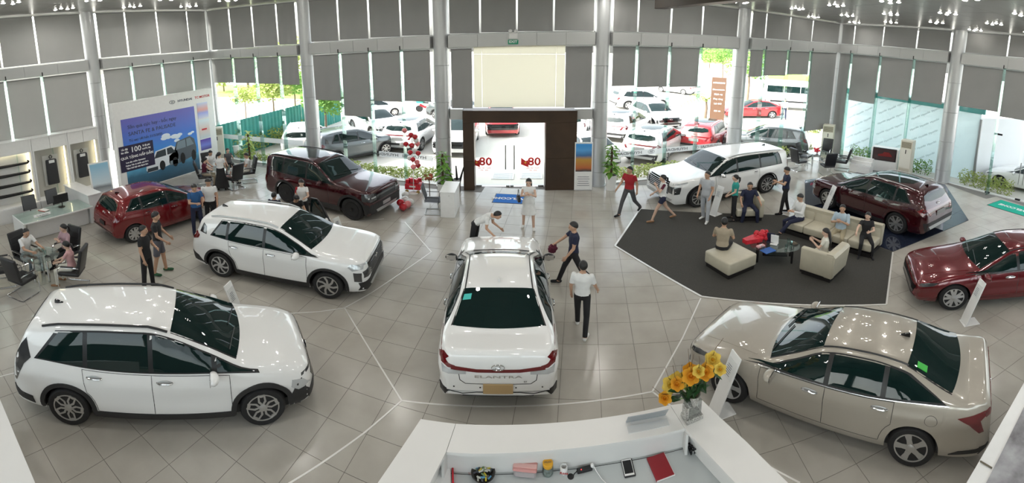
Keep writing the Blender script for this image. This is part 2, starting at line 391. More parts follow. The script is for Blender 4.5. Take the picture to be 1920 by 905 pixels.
def bay(ia, ib, mull, bot, where, A=None, B_=None, za=None, zb=None, door=False, fins=True, up=True, ufirst=None):
    """mull: pixel x of the mullions at the band; bot: pixel y of each lower blind's hem (None = no blind)"""
    if A is None: A = COLS[ia][0]; za = BAND[ia]
    if B_ is None: B_ = COLS[ib][0]; zb = BAND[ib]
    Lw = hypot(B_[0] - A[0], B_[1] - A[1]); ra = COLS[ia][1] if ia is not None else .0; rb = COLS[ib][1] if ib is not None else 0
    wincount[0] += 1
    wr = structure(root('window_%d' % wincount[0]), 'glazed facade bay with grey spandrel band, ' + where)
    def zz(u, k): return lerp(za[k], zb[k], u / Lw)
    us = [ra + .02] + [onwall(p, y, A, B_)[0] for p, y in mull] + [Lw - rb - .02]
    # band panels
    npan = 5
    for i in range(npan):
        u0, u1 = lerp(ra, Lw - rb, i / npan) + .004, lerp(ra, Lw - rb, (i + 1) / npan) - .004
        b = B(); q = []
        for off in (.30, -.02):
            q.append([b.pt(P3(A, B_, u, z, off)) for u, z in ((u0, zz(u0, 0)), (u1, zz(u1, 0)), (u1, zz(u1, 1)), (u0, zz(u0, 1)))])
        b.face(q[0]); b.face(q[1][::-1])
        for a in range(4): b.face((q[0][a], q[1][a], q[1][(a + 1) % 4], q[0][(a + 1) % 4]))
        b.build('band_panel', PANEL, wr, smooth=0, fix=True)
    for k, dz in ((0, -.03), (1, .03)):           # pale rails along the band
        b = B(); b.tube([P3(A, B_, u, zz(u, k) + dz, .05) for u in (ra, Lw - rb)], .026, 6); b.build('rail', FRAME, wr)
    uc = [P3(A, B_, u, 0, .05) for u in (ra, Lw - rb)]
    b = B(); b.tube([Vector((p.x, p.y, ceil_z(p.x, p.y) - .04)) for p in uc], .03, 6); b.build('head_rail', FRAME, wr)
    for i, u in enumerate(us):
        p = P3(A, B_, u, 0, .0); zt = ceil_z(p.x, p.y)
        ins = i in (0, len(us) - 1)
        if up:
            b = B(); b.tube([P3(A, B_, u, zz(u, 1), .0), P3(A, B_, u, zt, .0)], .008, 6); b.build('mullion', FRAME, wr)
        if not ins and fins:
            b = B(); ang = atan2(B_[1] - A[1], B_[0] - A[0]); c = P3(A, B_, u, zz(u, 0) / 2, .17)
            b.box(c, (.02, .26, zz(u, 0)), rz=ang); b.build('glass_fin', FINGLASS, wr, smooth=0)
            b = B(); c = P3(A, B_, u, zz(u, 0) + .06, .31); b.box(c, (.035, .03, .16), rz=ang, bev=.006); b.build('fin_bracket', BLACK, wr)
    n = len(us) - 1
    for i in range(n):
        u0, u1 = us[i] + .02, us[i + 1] - .02; z0, z1 = zz(u0, 0), zz(u1, 0); t0, t1 = zz(u0, 1), zz(u1, 1)
        c0, c1 = P3(A, B_, u0, 0), P3(A, B_, u1, 0)
        if not (door and 0 < i < n - 1):
            b = B(); b.quad(P3(A, B_, u0, .02, 0), P3(A, B_, u1, .02, 0), P3(A, B_, u1, z1, 0), P3(A, B_, u0, z0, 0)); b.build('pane', CLEAR, wr, smooth=0)
        b = B(); b.quad(P3(A, B_, u0, t0, 0), P3(A, B_, u1, t1, 0), P3(A, B_, u1, ceil_z(c1.x, c1.y), 0), P3(A, B_, u0, ceil_z(c0.x, c0.y), 0)); b.build('pane', CLEAR, wr, smooth=0)
        nth = ORD[i]
        if up: blind(A, B_, u0 + .015, u1 - .015, ceil_z(c0.x, c0.y) - .06, ceil_z(c1.x, c1.y) - .06, max(t0, t1) + .05, 'grey roller blind above the band, %s from left %s' % (nth, where), 'upper roller blinds')
        if bot[i] is not None:
            pxm, _ = project(P3(A, B_, (u0 + u1) / 2, 2.0)); um, zb_ = onwall(pxm, bot[i], A, B_)
            blind(A, B_, u0 + .03, u1 - .03, z0 - .05, z1 - .05, max(zb_, .12), 'grey roller blind below the band, %s from left %s' % (nth, where), 'lower roller blinds')
    if not door:
        b = B(); b.tube([P3(A, B_, ra, .02, .0), P3(A, B_, Lw - rb, .02, .0)], .022, 6); b.build('floor_rail', FRAME, wr)
    return wr, A, B_, us
# left wall
def lx(yy): return -15.4
bay(None, 0, [(-60, 142), (5, 146), (73, 139)], [430, 430, 420, 410], 'along the accessory shelf wall', A=(lx(2.0), 2.0), za=(5.55, 6.0), fins=True)
bay(0, 1, [(240, 124), (298, 120), (354, 114)], [276, 330, 330, 330], 'above the blue poster board')
bay(1, 2, [(441, 108), (483, 106), (528, 104)], [154, 155, 156, 158], 'over the green fence view')
bay(2, 3, [(642, 99), (698, 96), (756.6, 94)], [187, 217, 189, 189], 'left of the entrance bay')
DOORBAY = bay(3, 4, [(888, 87), (1057, 84)], [201.5, None, 200.5], 'over the entrance', door=True, fins=False, up=False)
bay(4, 5, [(1191, 84), (1252, 86), (1310, 87)], [160, 162, 162, None], 'right of the entrance bay')
bay(5, 6, [(1428, 92), (1473, 93), (1515, 95)], [143, 141, 139, 242], 'over the van and guard view')
bay(6, 7, [(1602, 101), (1656, 105), (1719, 110)], [296, 190, 183, 190], 'over the frosted glass annexe')
bay(7, None, [(1888, 128)], [202, 246], 'beside the side door', B_=(16.6, 3.0), zb=(5.92, 6.42))
# unseen walls behind the viewer; rear windows added to light near car sides
WALLP = mat('wall_paint', (.78, .78, .76), .7)
b = B(); b.box((1.5, -5.05, 1.3), (38, .1, 2.6)); b.box((1.5, -5.05, 7.2), (38, .1, 2.4))
for k in range(9): b.box((-15.4 + 4.2 * k, -5.05, 4.2), (.5, .1, 8.4))
structure(b.build('wall_back', mat('rear_wall_grey', (.12, .115, .11), .7), smooth=0), 'dark grey unseen rear wall behind the viewer with added high windows')  # unseen wall, darkened so that the car glass mirrors little
for k in range(8):
    o = B().box((-13.3 + 4.2 * k, -5.05, 4.3), (3.7, .02, 3.4)).build('window_20', CLEAR, smooth=0); structure(o, 'tall clear window added in the unseen rear wall to light the cars')  # invented openings that let daylight onto the near car sides
def wallseg(name, a, c, label, h=8.4):
    b = B(); d = Vector((c[0] - a[0], c[1] - a[1], 0)); ang = atan2(d.y, d.x)
    b.box(((a[0] + c[0]) / 2, (a[1] + c[1]) / 2, h / 2), (d.length, .1, h), rz=ang); return structure(b.build(name, WALLP, smooth=0), label)
wallseg('wall_left', (lx(-5), -5), (lx(2), 2), 'plain white left wall near the viewer'); wallseg('wall_right', (16.6, 3.0), (18.2, -5), 'plain white right wall near the viewer')
# upper lights over the entrance (four panels of their own)
(wr3, A3, B3, us3) = DOORBAY; L3 = hypot(B3[0] - A3[0], B3[1] - A3[1])
um = [.30] + [onwall(p, 62, A3, B3)[0] for p in (901, 969, 1037)] + [L3 - .30]
for i, u in enumerate(um):
    p = P3(A3, B3, u, 0); B().tube([P3(A3, B3, u, lerp(6.09, 6.25, u / L3)), P3(A3, B3, u, ceil_z(p.x, p.y))], .008, 6).build('mullion', FRAME, wr3)
for i in range(4):
    u0, u1 = um[i] + .03, um[i + 1] - .03; c0 = P3(A3, B3, u0, 0)
    blind(A3, B3, u0, u1, ceil_z(c0.x, c0.y) - .06, ceil_z(c0.x, c0.y) - .06, lerp(6.09, 6.25, (u0 + u1) / 2 / L3) + .06, 'grey roller blind above the band, %s from left over the entrance' % ORD[i], 'upper roller blinds')

# ---- entrance: cream panel, transom, brown portal, glass doors
CREAM = mat('cream_panel', (.88, .87, .78), .45, transl=.55); BROWN = mat('brown_laminate', (.05, .028, .015), .42, .15, noise=.25, nscale=1.4)
def wq(px, py): return onwall(px, py, A3, B3)
ua, zt_ = wq(888, 86); ub, zb_ = wq(1057.5, 200); uw = ub - ua
pr = thing('light_panel', 'large plain cream panel above the brown entrance portal', 'panel', P3(A3, B3, (ua + ub) / 2, zb_, .10), atan2(B3[1] - A3[1], B3[0] - A3[0]))
hh = zt_ - zb_ + .02
for x0, x1 in ((-.5, -.41), (-.41, .40), (.40, .5)):
    for y0, y1 in ((0, .86), (.86, 1)):
        B().box(((x0 + x1) / 2 * uw, 0, (y0 + y1) / 2 * hh), ((x1 - x0) * uw - .006, .012, (y1 - y0) * hh - .006), bev=.004).build('panel_sheet', CREAM, pr)
for u0, u1, pa, pb in ((.29, wq(869, 210)[0], 203, 222), (wq(1077, 205)[0], L3 - .29, 201, 222)):
    zA, zB = wq(850, 203)[1], wq(850, 222)[1]; c = P3(A3, B3, (u0 + u1) / 2, (zA + zB) / 2, .05)
    structure(B().box(c, (u1 - u0, .3, zA - zB), rz=atan2(B3[1] - A3[1], B3[0] - A3[0])).build('trim_2', PANEL, smooth=0), 'grey transom beside the brown entrance portal')
pu = [wq(x, 300)[0] for x in (871, 891, 1021, 1077.4)]; pz0 = wq(960, 204)[1]; pz1 = wq(960, 226)[1]
door = structure(root('door_1', P3(A3, B3, 0, 0), atan2(B3[1] - A3[1], B3[0] - A3[0])), 'brown framed main entrance with clear glass double door')
for u0, u1, z0, z1 in ((pu[0], pu[1], 0, 1.18), (pu[0], pu[1], 1.185, pz1), (pu[2], pu[3], 0, 1.30), (pu[2], pu[3], 1.305, pz1), (pu[0], pu[3], pz1 + .004, pz0)):
    B().box(((u0 + u1) / 2, -.12, (z0 + z1) / 2), (u1 - u0, .62, z1 - z0), bev=.006).build('portal_panel', BROWN, door)
dm = (pu[1] + pu[2]) / 2
for sgn in (-1, 1):
    x0, x1 = (pu[1] + .02, dm - .01) if sgn < 0 else (dm + .01, pu[2] - .02)
    lf = B().box(((x0 + x1) / 2, 0, pz1 / 2 + .02), (x1 - x0, .012, pz1 - .06)).build('door_leaf', CLEAR, door, smooth=0)
    B().cyl((dm + sgn * .15, -.06, .75), (dm + sgn * .15, -.06, 1.75), .022, n=10).build('pull_handle', STEEL, lf)
    for zz_ in (.03, pz1 - .05): B().box(((x0 if sgn < 0 else x1) + -sgn * .1, 0, zz_), (.2, .05, .07), bev=.008).build('patch_fitting', STEEL, lf)
    B().box((dm + sgn * .07, 0, .03), (.12, .05, .06), bev=.008).build('lock_plate', STEEL, lf)
REDV = mat('red_vinyl', (.75, .03, .03), .5); GOLDV = mat('gold_vinyl', (.9, .6, .05), .5)
for k, xx in enumerate((dm - .95, dm + .75)):
    dc = root('door_decal', (xx, -.012, .92)); dc.parent = door; dc.rotation_euler = (pi / 2, 0, 0)
    b = B(); b.prism([(-.36, .02), (-.1, -.1), (-.1, .2), (-.2, .16), (-.36, .3)], 0, .003); b.build('flag', REDV, dc, smooth=0)
    b = B(); b.prism([(-.21 + .05 * (1 if q % 2 == 0 else .4) * sin(q * pi / 5), .09 + .05 * (1 if q % 2 == 0 else .4) * cos(q * pi / 5)) for q in range(10)], .003, .006); b.build('star', GOLDV, dc, smooth=0)
    text('80', .46, REDV, dc, (.1, .12, 0), bold=.012); text('A80 VIET NAM', .07, REDV, dc, (.05, -.14, 0)); text('1945 - 2025', .06, REDV, dc, (.05, -.23, 0))
# welcome mat and exit sign
MATB = mat('blue_mat', (.02, .16, .55), .9, bump=.4, bscale=300)
q = [G(925.6, 381), G(981, 380), G(982, 364), G(928, 365)]
c = (q[0] + q[1] + q[2] + q[3]) / 4; t = thing('door_mat', 'bright blue door mat with white lettering inside the entrance', 'mat', c, .02)
mw_, md_ = (q[1] - q[0]).length, (q[2] - q[1]).length
B().box((0, 0, .006), (mw_, md_, .012), bev=.004).build('pile', MATB, t); B().box((0, 0, .003), (mw_ + .06, md_ + .06, .006)).build('rim', BLACK, t)
text('WELCOME', .24, WHITEM, t, (0, 0, .013), (0, 0, pi), bold=.008)
EXG = mat('exit_green', (.01, .16, .09), .4, emit=(.01, .2, .1), estr=.25)
u_, z_ = wq(962, 76); t = thing('exit_sign', 'small green exit sign with twin emergency lamps above entrance', 'sign', P3(A3, B3, u_, z_ - .1, .33), atan2(B3[1] - A3[1], B3[0] - A3[0]))
B().box((0, 0, .05), (.34, .05, .17), bev=.01).build('sign_face', EXG, t); text('EXIT', .13, WHITEM, t, (0, -.027, .06), (pi / 2, 0, 0), bold=.004)
B().box((0, 0, .28), (.3, .06, .24), bev=.02).build('lamp_box', WHITE, t)
for s in (-1, 1): B().sph((s * .09, -.04, .46), .07, 14, 8).build('emergency_lamp', WHITE, t)

# ---- frosted strip with mirrored lettering on the facade glass
FROST = glassmat('frost_strip', (.8, .82, .82), .03, haze=.55, hazecol=(.9, .9, .9)); DECAL = mat('decal_grey', (.12, .12, .13), .6)
def frost(ia, ib, u0, u1, z, texts):
    A, B_ = COLS[ia][0], COLS[ib][0]; ang = atan2(B_[1] - A[1], B_[0] - A[0]); c = P3(A, B_, (u0 + u1) / 2, z, .012)
    t = thing('glass_decal', 'pale frosted strip with mirrored car maker lettering, ' + texts[1], 'decal', c, ang)
    B().box((0, 0, 0), (u1 - u0, .003, .24)).build('film', FROST, t, smooth=0)
    for x in texts[0]:
        o = text('HYUNDAI', .17, DECAL, t, (x, -.004, 0), (pi / 2, 0, 0), ext=.001, bold=.003); o.scale = (-1.25, 1, 1)
        b = B(); M = Matrix.Rotation(pi / 2, 3, 'X'); b.tube([M @ Vector((.13 * cos(a), .075 * sin(a), 0)) for a in np.linspace(0, 2 * pi, 20)[:-1]], .008, 5, closed=True)
        b.tube([M @ Vector(p) for p in ((-.05, -.04, 0), (-.03, .045, 0))], .01, 5); b.tube([M @ Vector(p) for p in ((.05, .04, 0), (.03, -.045, 0))], .01, 5); b.tube([M @ Vector(p) for p in ((-.04, .0, 0), (.04, .0, 0))], .009, 5)
        o = b.build('emblem', DECAL, t); o.location = (x + .85, -.004, 0)
frost(2, 3, 3.0, 5.15, 1.12, ((-.75, .35), 'left of the entrance behind the balloons'))
frost(4, 5, .4, 5.25, 1.25, ((-1.6, .35, 1.9), 'right of the entrance'))
frost(1, 2, .3, 4.7, 1.25, ((), 'beside the green fence view'))

# ---- ceiling panels and downlights
CEILM = mat('ceiling_metal', (.34, .335, .32), .28, .6, noise=.06, nscale=.9)
b = B(); q = [(-16.2, -5.2), (19.2, -5.2), (14.6, 20.6), (11, 20.6), (-5, 16.2), (-16.2, 15.9)]; b.face([b.pt((x, y, ceil_z(x, y) + .03)) for x, y in q][::-1]); b.face([b.pt((x, y, ceil_z(x, y) + .3)) for x, y in q])
ce = structure(b.build('ceiling', mat('ceiling_void', (.10, .098, .09), .8), smooth=0), 'grey metal panel ceiling with recessed downlights')
PW = 1.65; pm = B(); h_ = PW / 2 - .006
MC = Matrix.Rotation(atan(-.006), 3, 'X') @ Matrix.Rotation(atan(.0175), 3, 'Y')
pm.box((0, 0, 0), (2 * h_, 2 * h_, .02)); pme = pm.mesh('ceiling_panel', CEILM, 0)
for i in range(21):
    for j in range(15):
        x, y = -14.7 + i * PW, 18.6 - j * PW
        if not any(inroom(x + a, y + b_) for a in (-.8, .8) for b_ in (-.8, .8)): continue
        o = link('ceiling_panel', pme, ce); o.location = (x, y, ceil_z(x, y)); o.rotation_euler = MC.to_euler()
LAMPE = mat('lamp_glow', (1, 1, 1), .5, emit=(1, .96, .88), estr=45.0)
bb = B(); bb.lathe([(.075, 0), (.08, -.012), (.062, -.014), (.06, 0)], n=18); ringme = bb.mesh('trim_ring', WHITE)
bb = B(); bb.lathe([(0.0, -.03), (.03, -.026), (.055, -.01), (.06, 0)], n=16); bulbme = bb.mesh('bulb', LAMPE)
def downlight(x, y, label, group, power=0.0):
    z = ceil_z(x, y) - .012; t = thing('downlight', label, 'ceiling light', (x, y, z), 0, group)
    link('trim_ring', ringme, t); link('bulb', bulbme, t)
    if power:
        L = bpy.data.lights.new('downlight_lamp', 'AREA'); L.shape = 'DISK'; L.size = .35; L.energy = power; L.color = (1, .965, .91); L.spread = radians(165)
        lo = bpy.data.objects.new('downlight_lamp', L); COL.objects.link(lo); lo.parent = t; lo.location = (0, 0, -.06)
random.seed(3)
CLN = 0; NTH = 'first second third fourth fifth sixth seventh eighth ninth tenth eleventh twelfth thirteenth fourteenth fifteenth'.split()
for ix in range(15):
    for iy in range(8):
        x, y = -13.9 + ix * 2.1, 17.6 - iy * 2.7
        if not all(inroom(x + a, y + b_) for a in (-.5, .7) for b_ in (-.5, .7)): continue
        px, py = project((x, y, ceil_z(x, y))); seen_ = y > 2 and -40 < px < 1960 and -30 < py < 120
        lit = (ix + iy) % 2 == 0
        if not (seen_ or lit): continue
        CLN += 1
        for k, (dx, dy) in enumerate(((0, 0), (.32, .05), (.05, .42), (.37, .46)) if seen_ else ((0, 0),)):
            downlight(x + dx, y + dy, 'ceiling downlight, %s cluster from left wall, %s row from front, %s of four' % (NTH[ix], NTH[iy], ('near left', 'near right', 'far left', 'far right')[k]) if seen_ else 'single ceiling downlight, %s from left wall, %s row from front' % (NTH[ix], NTH[iy]), 'quad downlights', LAMP_W if k == 0 and lit else 0)
# dark bulkhead hanging at the top edge
q0, q1 = G(1237, 17, 7.12), G(1497, -5, 7.12)
b = B(); d = q1 - q0; ang = atan2(d.y, d.x); b.box((*(((q0 + q1) / 2).xy), 7.42), (d.length, .35, .60), rz=ang, bev=.01)
structure(b.build('trim_3', BROWN, smooth=0), 'dark brown bulkhead under the ceiling at the top edge')
# ================================================================ CARS
def paint(name, col, metal=.0, rough=.28): return mat(name, col, rough, metal, .5, coat=1.0)
P_WHITE = paint('paint_white', (.80, .80, .79)); P_BEIGE = paint('paint_champagne', (.40, .365, .31), .25); P_RED = paint('paint_red', (.17, .004, .007), .25, .2)
P_DRED = paint('paint_dark_red', (.042, .0010, .004), .25, .2); P_RED2 = paint('paint_cherry', (.13, .003, .008), .25, .2); P_GREY = paint('paint_grey', (.12, .125, .13), .4)
CARGLASS = mat('car_glass', (.005, .016, .015), .02, 0, .55); TRIMB = mat('car_trim_black', (.012, .012, .013), .35); CLAD = mat('cladding_black', (.02, .02, .021), .55)
TAIL = mat('tail_red', (.13, .003, .006), .12, coat=1.0); LAMPC = mat('lamp_clear', (.55, .57, .58), .1, .3, coat=1.0); LAMPD = mat('lamp_dark', (.05, .052, .055), .12, .2, coat=1.0)
RIMS = mat('rim_silver', (.55, .55, .55), .28, .85); RIMB = mat('rim_black', (.015, .015, .016), .3, .2); PLATEM = mat('plate_tan', (.45, .31, .15), .7); GREENST = mat('green_sticker', (.05, .45, .06), .5); TEALST = mat('teal_sticker', (.05, .5, .45), .5)
SEAM = mat('panel_gap', (.03, .03, .03), .8); SILVERT = mat('silver_trim', (.45, .46, .46), .35, .5); PLATEW = mat('plate_white', (.8, .8, .8), .5)
def chaikin(p, n):
    for _ in range(n):
        q = []
        for i in range(len(p)):
            a, c = p[i], p[(i + 1) % len(p)]
            q += [(a[0] * .75 + c[0] * .25, a[1] * .75 + c[1] * .25), (a[0] * .25 + c[0] * .75, a[1] * .25 + c[1] * .75)]
        p = q
    return p
def inpoly(x, y, p):
    r = False; j = len(p) - 1
    for i in range(len(p)):
        if (p[i][1] > y) != (p[j][1] > y) and x < (p[j][0] - p[i][0]) * (y - p[i][1]) / (p[j][1] - p[i][1]) + p[i][0]: r = not r
        j = i
    return r
RIMCACHE = {}
def rim_meshes(style, R):
    key = (style, round(R, 3))
    if key in RIMCACHE: return RIMCACHE[key]
    tw = .21; rr = R * .70; M = Matrix.Rotation(-pi / 2, 3, 'X')       # lathe axis z -> +y (outside)
    b = B(); b.lathe([(rr, -tw / 2), (R - .025, -tw / 2), (R - .004, -tw / 2 + .03), (R, -.05), (R, .05), (R - .004, tw / 2 - .03), (R - .025, tw / 2), (rr + .03, tw / 2 + .002), (rr, tw / 2 - .012)], n=40, M=M)
    tyre = b.mesh('tyre', RUBBER, 40)
    b = B(); b.lathe([(rr, -tw / 2), (rr, tw / 2 - .012), (rr - .012, tw / 2 - .006), (rr - .02, tw / 2 - .03), (rr - .03, .0), (.08, -.01), (.0, -.01)], n=32, M=M)
    bar = b.mesh('barrel', RIMB if style != 'star' else mat('rim_dark_grey', (.06, .06, .06), .5, .3), 40)  # star wheels get a dark grey barrel, the others a black one
    b = B(); y0, y1 = tw / 2 - .035, tw / 2 - .008
    def sp(poly, a, lift=0):
        c, s = cos(a), sin(a); b.prism([(c * x - s * y, s * x + c * y) for x, y in poly], y0, y1 + lift, M=M)
    if style == 'star':
        for k in range(5): sp([(.02, -.045), (rr * .55, -.035), (rr - .008, -.05), (rr - .008, .05), (rr * .55, .035), (.02, .045)], k * 2 * pi / 5 + .3)
    elif style == 'pin':
        for k in range(7): sp([(.03, -.03), (rr * .6, -.01), (rr - .01, .05), (rr - .02, .10), (rr * .5, .03), (.03, .02)], k * 2 * pi / 7)
    elif style == 'geo':
        for k in range(5):
            a = k * 2 * pi / 5 + .2
            for s in (-1, 1): sp([(.03, s * .012), (rr * .52, s * .012), (rr - .01, s * .095), (rr - .012, s * .125), (rr * .5, s * .045), (.03, s * .04)][::s], a)
            sp([(rr * .80, -.02), (rr - .015, -.035), (rr - .015, .035), (rr * .80, .02)], a + pi / 5)
    elif style == 'five':
        for k in range(5): sp([(.03, -.035), (rr * .5, -.06), (rr - .01, -.085), (rr - .01, -.03), (rr * .6, .0), (rr - .01, .03), (rr - .01, .085), (rr * .5, .06), (.03, .035)], k * 2 * pi / 5)
    elif style == 'multi':
        for k in range(10): sp([(.05, -.012), (rr * .6, -.018), (rr - .01, -.035), (rr - .01, .02), (rr * .6, .012), (.05, .012)], k * 2 * pi / 10)
    b.lathe([(.06, y0), (.06, y1 + .004), (.03, y1 + .012), (0, y1 + .012)], n=14, M=M)
    ro = B(); 
    b.lathe([(rr, tw / 2 - .02), (rr + .002, tw / 2 - .004), (rr - .016, tw / 2 - .004), (rr - .018, tw / 2 - .02)], n=40, M=M)
    spk = b.mesh('spokes', RIMB if style == 'black' else RIMS, 30)
    RIMCACHE[key] = (tyre, bar, spk); return RIMCACHE[key]

class Car:
    def __init__(c, S, name, label, pm, group=None, detail=True):
        c.S = S; c.L = S['L']; c.hw = S['W'] / 2; c.pm = pm
        c.top = smoothkeys(S['top']); c.belt = smoothkeys(S['belt']); c.crown = smoothkeys(S.get('crown', [(0, .05), (c.L, .05)]))
        L = c.L; rn = S.get('nose', .62)
        c.plan = smoothkeys(S.get('plan') or [(0, rn), (.04, rn + .14), (.15, .89), (.4, .955), (.8, .99), (1.4, 1.0), (L - 1.4, 1.0), (L - .5, .975), (L - .2, .94), (L - .06, .87), (L, .78)])
        c.topw = smoothkeys(S['topw']); c.zb = smoothkeys(S.get('bot') or [(0, .30), (.12, .22), (.5, .2), (L - .5, .21), (L - .1, .26), (L, .36)])
        c.R = S['R']; c.Ra = c.R + S.get('gap', .045); c.sw = (S['fo'], S['fo'] + S['wb'])
        c.root = thing(name, label, 'car', group=group); c.body()
    def X(c, s): return c.L / 2 - s
    def ze(c, s): return c.top(s) - c.crown(s)
    def zlow(c, s):
        z = c.zb(s)
        for w_ in c.sw:
            d = abs(s - w_)
            if d < c.Ra: z = max(z, c.R + sqrt(c.Ra ** 2 - d * d))
        return z
    def yside(c, s, z):
        w_ = c.plan(s) * c.hw; zs = c.zs(s); t = (z - .22) / max(.1, zs - .22)
        return w_ - .06 * max(0, (.32 - t) / .32) ** 2 - .045 * max(0, (t - .74) / .26) ** 2 + .010 * math.exp(-((t - .74) / .07) ** 2) - .012 * math.exp(-((t - .42) / .14) ** 2)
    def zs(c, s): return min(c.belt(s), c.ze(s) - .02)
    def body(c):
        L = c.L; st = set(np.round(np.linspace(0, L, 54), 4)) | {0, .012, .03, .06, .1, .15, L - .012, L - .03, L - .06, L - .1, L - .15, L}
        for w_ in c.sw:
            for a in np.linspace(0, pi, 17): st.add(round(w_ + c.Ra * cos(a) * .999, 4))
            st |= {round(w_ - c.Ra - .004, 4), round(w_ + c.Ra + .004, 4)}
        for k, _ in c.S['top']: st.add(k)
        st = sorted(x for x in st if 0 <= x <= L); st = [x for i, x in enumerate(st) if i == 0 or x - st[i - 1] > .003]
        NL, NU, NT = 11, 8, 9; secs = []
        for s in st:
            zl, zs, ze, zt = c.zlow(s), c.zs(s), c.ze(s), c.top(s)
            zl = min(zl, zs - .03); P = []
            for i in range(NL + 1):
                z = lerp(zl, zs, i / NL); P.append([c.yside(s, z), z])
            ys = P[-1][0]; wt = min(c.topw(s) * c.hw, ys - .02)
            for i in range(1, NU + 1):
                t = i / NU; P.append([lerp(ys, wt, t ** 1.25), lerp(zs, ze, t)])
            for i in range(1, NT + 1):
                t = i / NT; y = wt * (1 - t); P.append([y, ze + (zt - ze) * (1 - (1 - t) ** 2.2)])
            for _ in range(2):
                Q = [p[:] for p in P]
                for i in range(NL - 1, NL + NU + 4):
                    for k in (0, 1): Q[i][k] = P[i][k] * .5 + (P[i - 1][k] + P[i + 1][k]) * .25
                P = Q
            secs.append(P)
        b = B(); n = len(secs[0]); ids = []
        for s, P in zip(st, secs):
            x = c.X(s); ids.append([b.pt((x, y, z)) for y, z in P] + [b.pt((x, -y, z)) for y, z in P[-2::-1]])
        m = len(ids[0])
        for A, D in zip(ids, ids[1:]):
            for i in range(m - 1): b.face((A[i], A[i + 1], D[i + 1], D[i]))
        for R_, rev in ((ids[0], True), (ids[-1], False)):
            for i in range(n - 1):
                q = (R_[i], R_[i + 1], R_[m - 2 - i], R_[m - 1 - i]) if i < n - 2 else (R_[i], R_[i + 1], R_[m - 1 - i])
                b.face(q[::-1] if not rev else q)
        me = b.mesh('body', c.pm, 48); bm = bmesh.new(); bm.from_mesh(me); bmesh.ops.recalc_face_normals(bm, faces=list(bm.faces))
        # make sure normals point out
        if sum(f.normal.z * f.calc_area() for f in bm.faces if f.calc_center_median().z > 1.0) < 0: bmesh.ops.reverse_faces(bm, faces=list(bm.faces))
        bm.to_mesh(me); c.bvh = BVHTree.FromBMesh(bm); bm.free()
        link('body', me, c.root)
        # underbody and wheel wells
        u = B(); zsl = c.zb(L / 2); u.box((0, 0, zsl + .06), (L - .5, c.hw * 1.7, .14)); 
        u.build('underbody', CLAD, c.root, smooth=0)
        for w_ in c.sw:
            for s in (-1, 1):
                b = B(); a = [(c.X(w_) + c.Ra * 1.0 * cos(t), c.R + c.Ra * sin(t)) for t in np.linspace(-.15, pi + .15, 18)]
                q0 = [b.pt((x, s * (c.hw - .06), z)) for x, z in a]; q1 = [b.pt((x, s * (c.hw - .42), z)) for x, z in a]
                for i in range(len(a) - 1): b.face((q0[i], q0[i + 1], q1[i + 1], q1[i]))
                b.face(q1); b.build('wheel_well', TRIMB, c.root, smooth=60)
        t3 = rim_meshes(c.S['rim'], c.R); tr = c.S.get('track', 0.0)
        for w_ in c.sw:
            for s in (-1, 1):
                wl = link('wheel', t3[0], c.root); wl.location = (c.X(w_), s * (c.hw - .115 - tr), c.R); wl.rotation_euler = (0, random.uniform(0, 6), 0 if s > 0 else pi)
                link('rim_barrel', t3[1], wl); link('rim_spokes', t3[2], wl)
    def hit(c, view, a, z, side=1):
        if view == 'side': o, d = Vector((c.X(a), side * 3, z)), Vector((0, -side, 0))
        elif view == 'top': o, d = Vector((c.X(a), z, 4)), Vector((0, 0, -1))
        elif view == 'front': o, d = Vector((c.L / 2 + 2, a, z)), Vector((-1, 0, 0))
        else: o, d = Vector((-c.L / 2 - 2, a, z)), Vector((1, 0, 0))
        h = c.bvh.ray_cast(o, d)
        if h[0] is None:
            q = o + d * (2.1 if view != 'top' else 3); h = c.bvh.find_nearest(q)
        nrm = h[1]
        if nrm.dot(d) > 0: nrm = -nrm
        return h[0], nrm
    def patch(c, name, matl, view, poly, off=.004, rnd=0, res=.07, both=True, skirt=.014, parent=None, label=None):
        """a panel laid on the body: polygon in side (s,z), top (s,y), front/rear (y,z) view"""
        if rnd: poly = chaikin(poly, rnd)
        area = sum(poly[i][0] * poly[(i + 1) % len(poly)][1] - poly[(i + 1) % len(poly)][0] * poly[i][1] for i in range(len(poly)))
        if area < 0: poly = poly[::-1]
        bd = []
        for i in range(len(poly)):
            a, d = poly[i], poly[(i + 1) % len(poly)]; k = max(1, int(hypot(d[0] - a[0], d[1] - a[1]) / res))
            bd += [(lerp(a[0], d[0], t / k), lerp(a[1], d[1], t / k)) for t in range(k)]
        xs = [p[0] for p in bd]; ys = [p[1] for p in bd]; pts = list(bd)
        ex = .3 * res; x = min(xs) + res
        while x < max(xs):
            y = min(ys) + res
            while y < max(ys):
                if inpoly(x, y, bd) and min((x - p[0]) ** 2 + (y - p[1]) ** 2 for p in bd) > ex * ex: pts.append((x, y))
                y += res
            x += res
        r = delaunay_2d_cdt([Vector(p) for p in pts], [], [list(range(len(bd)))], 1, 1e-6)
        V, F = r[0], [f for f in r[2]]; made = []
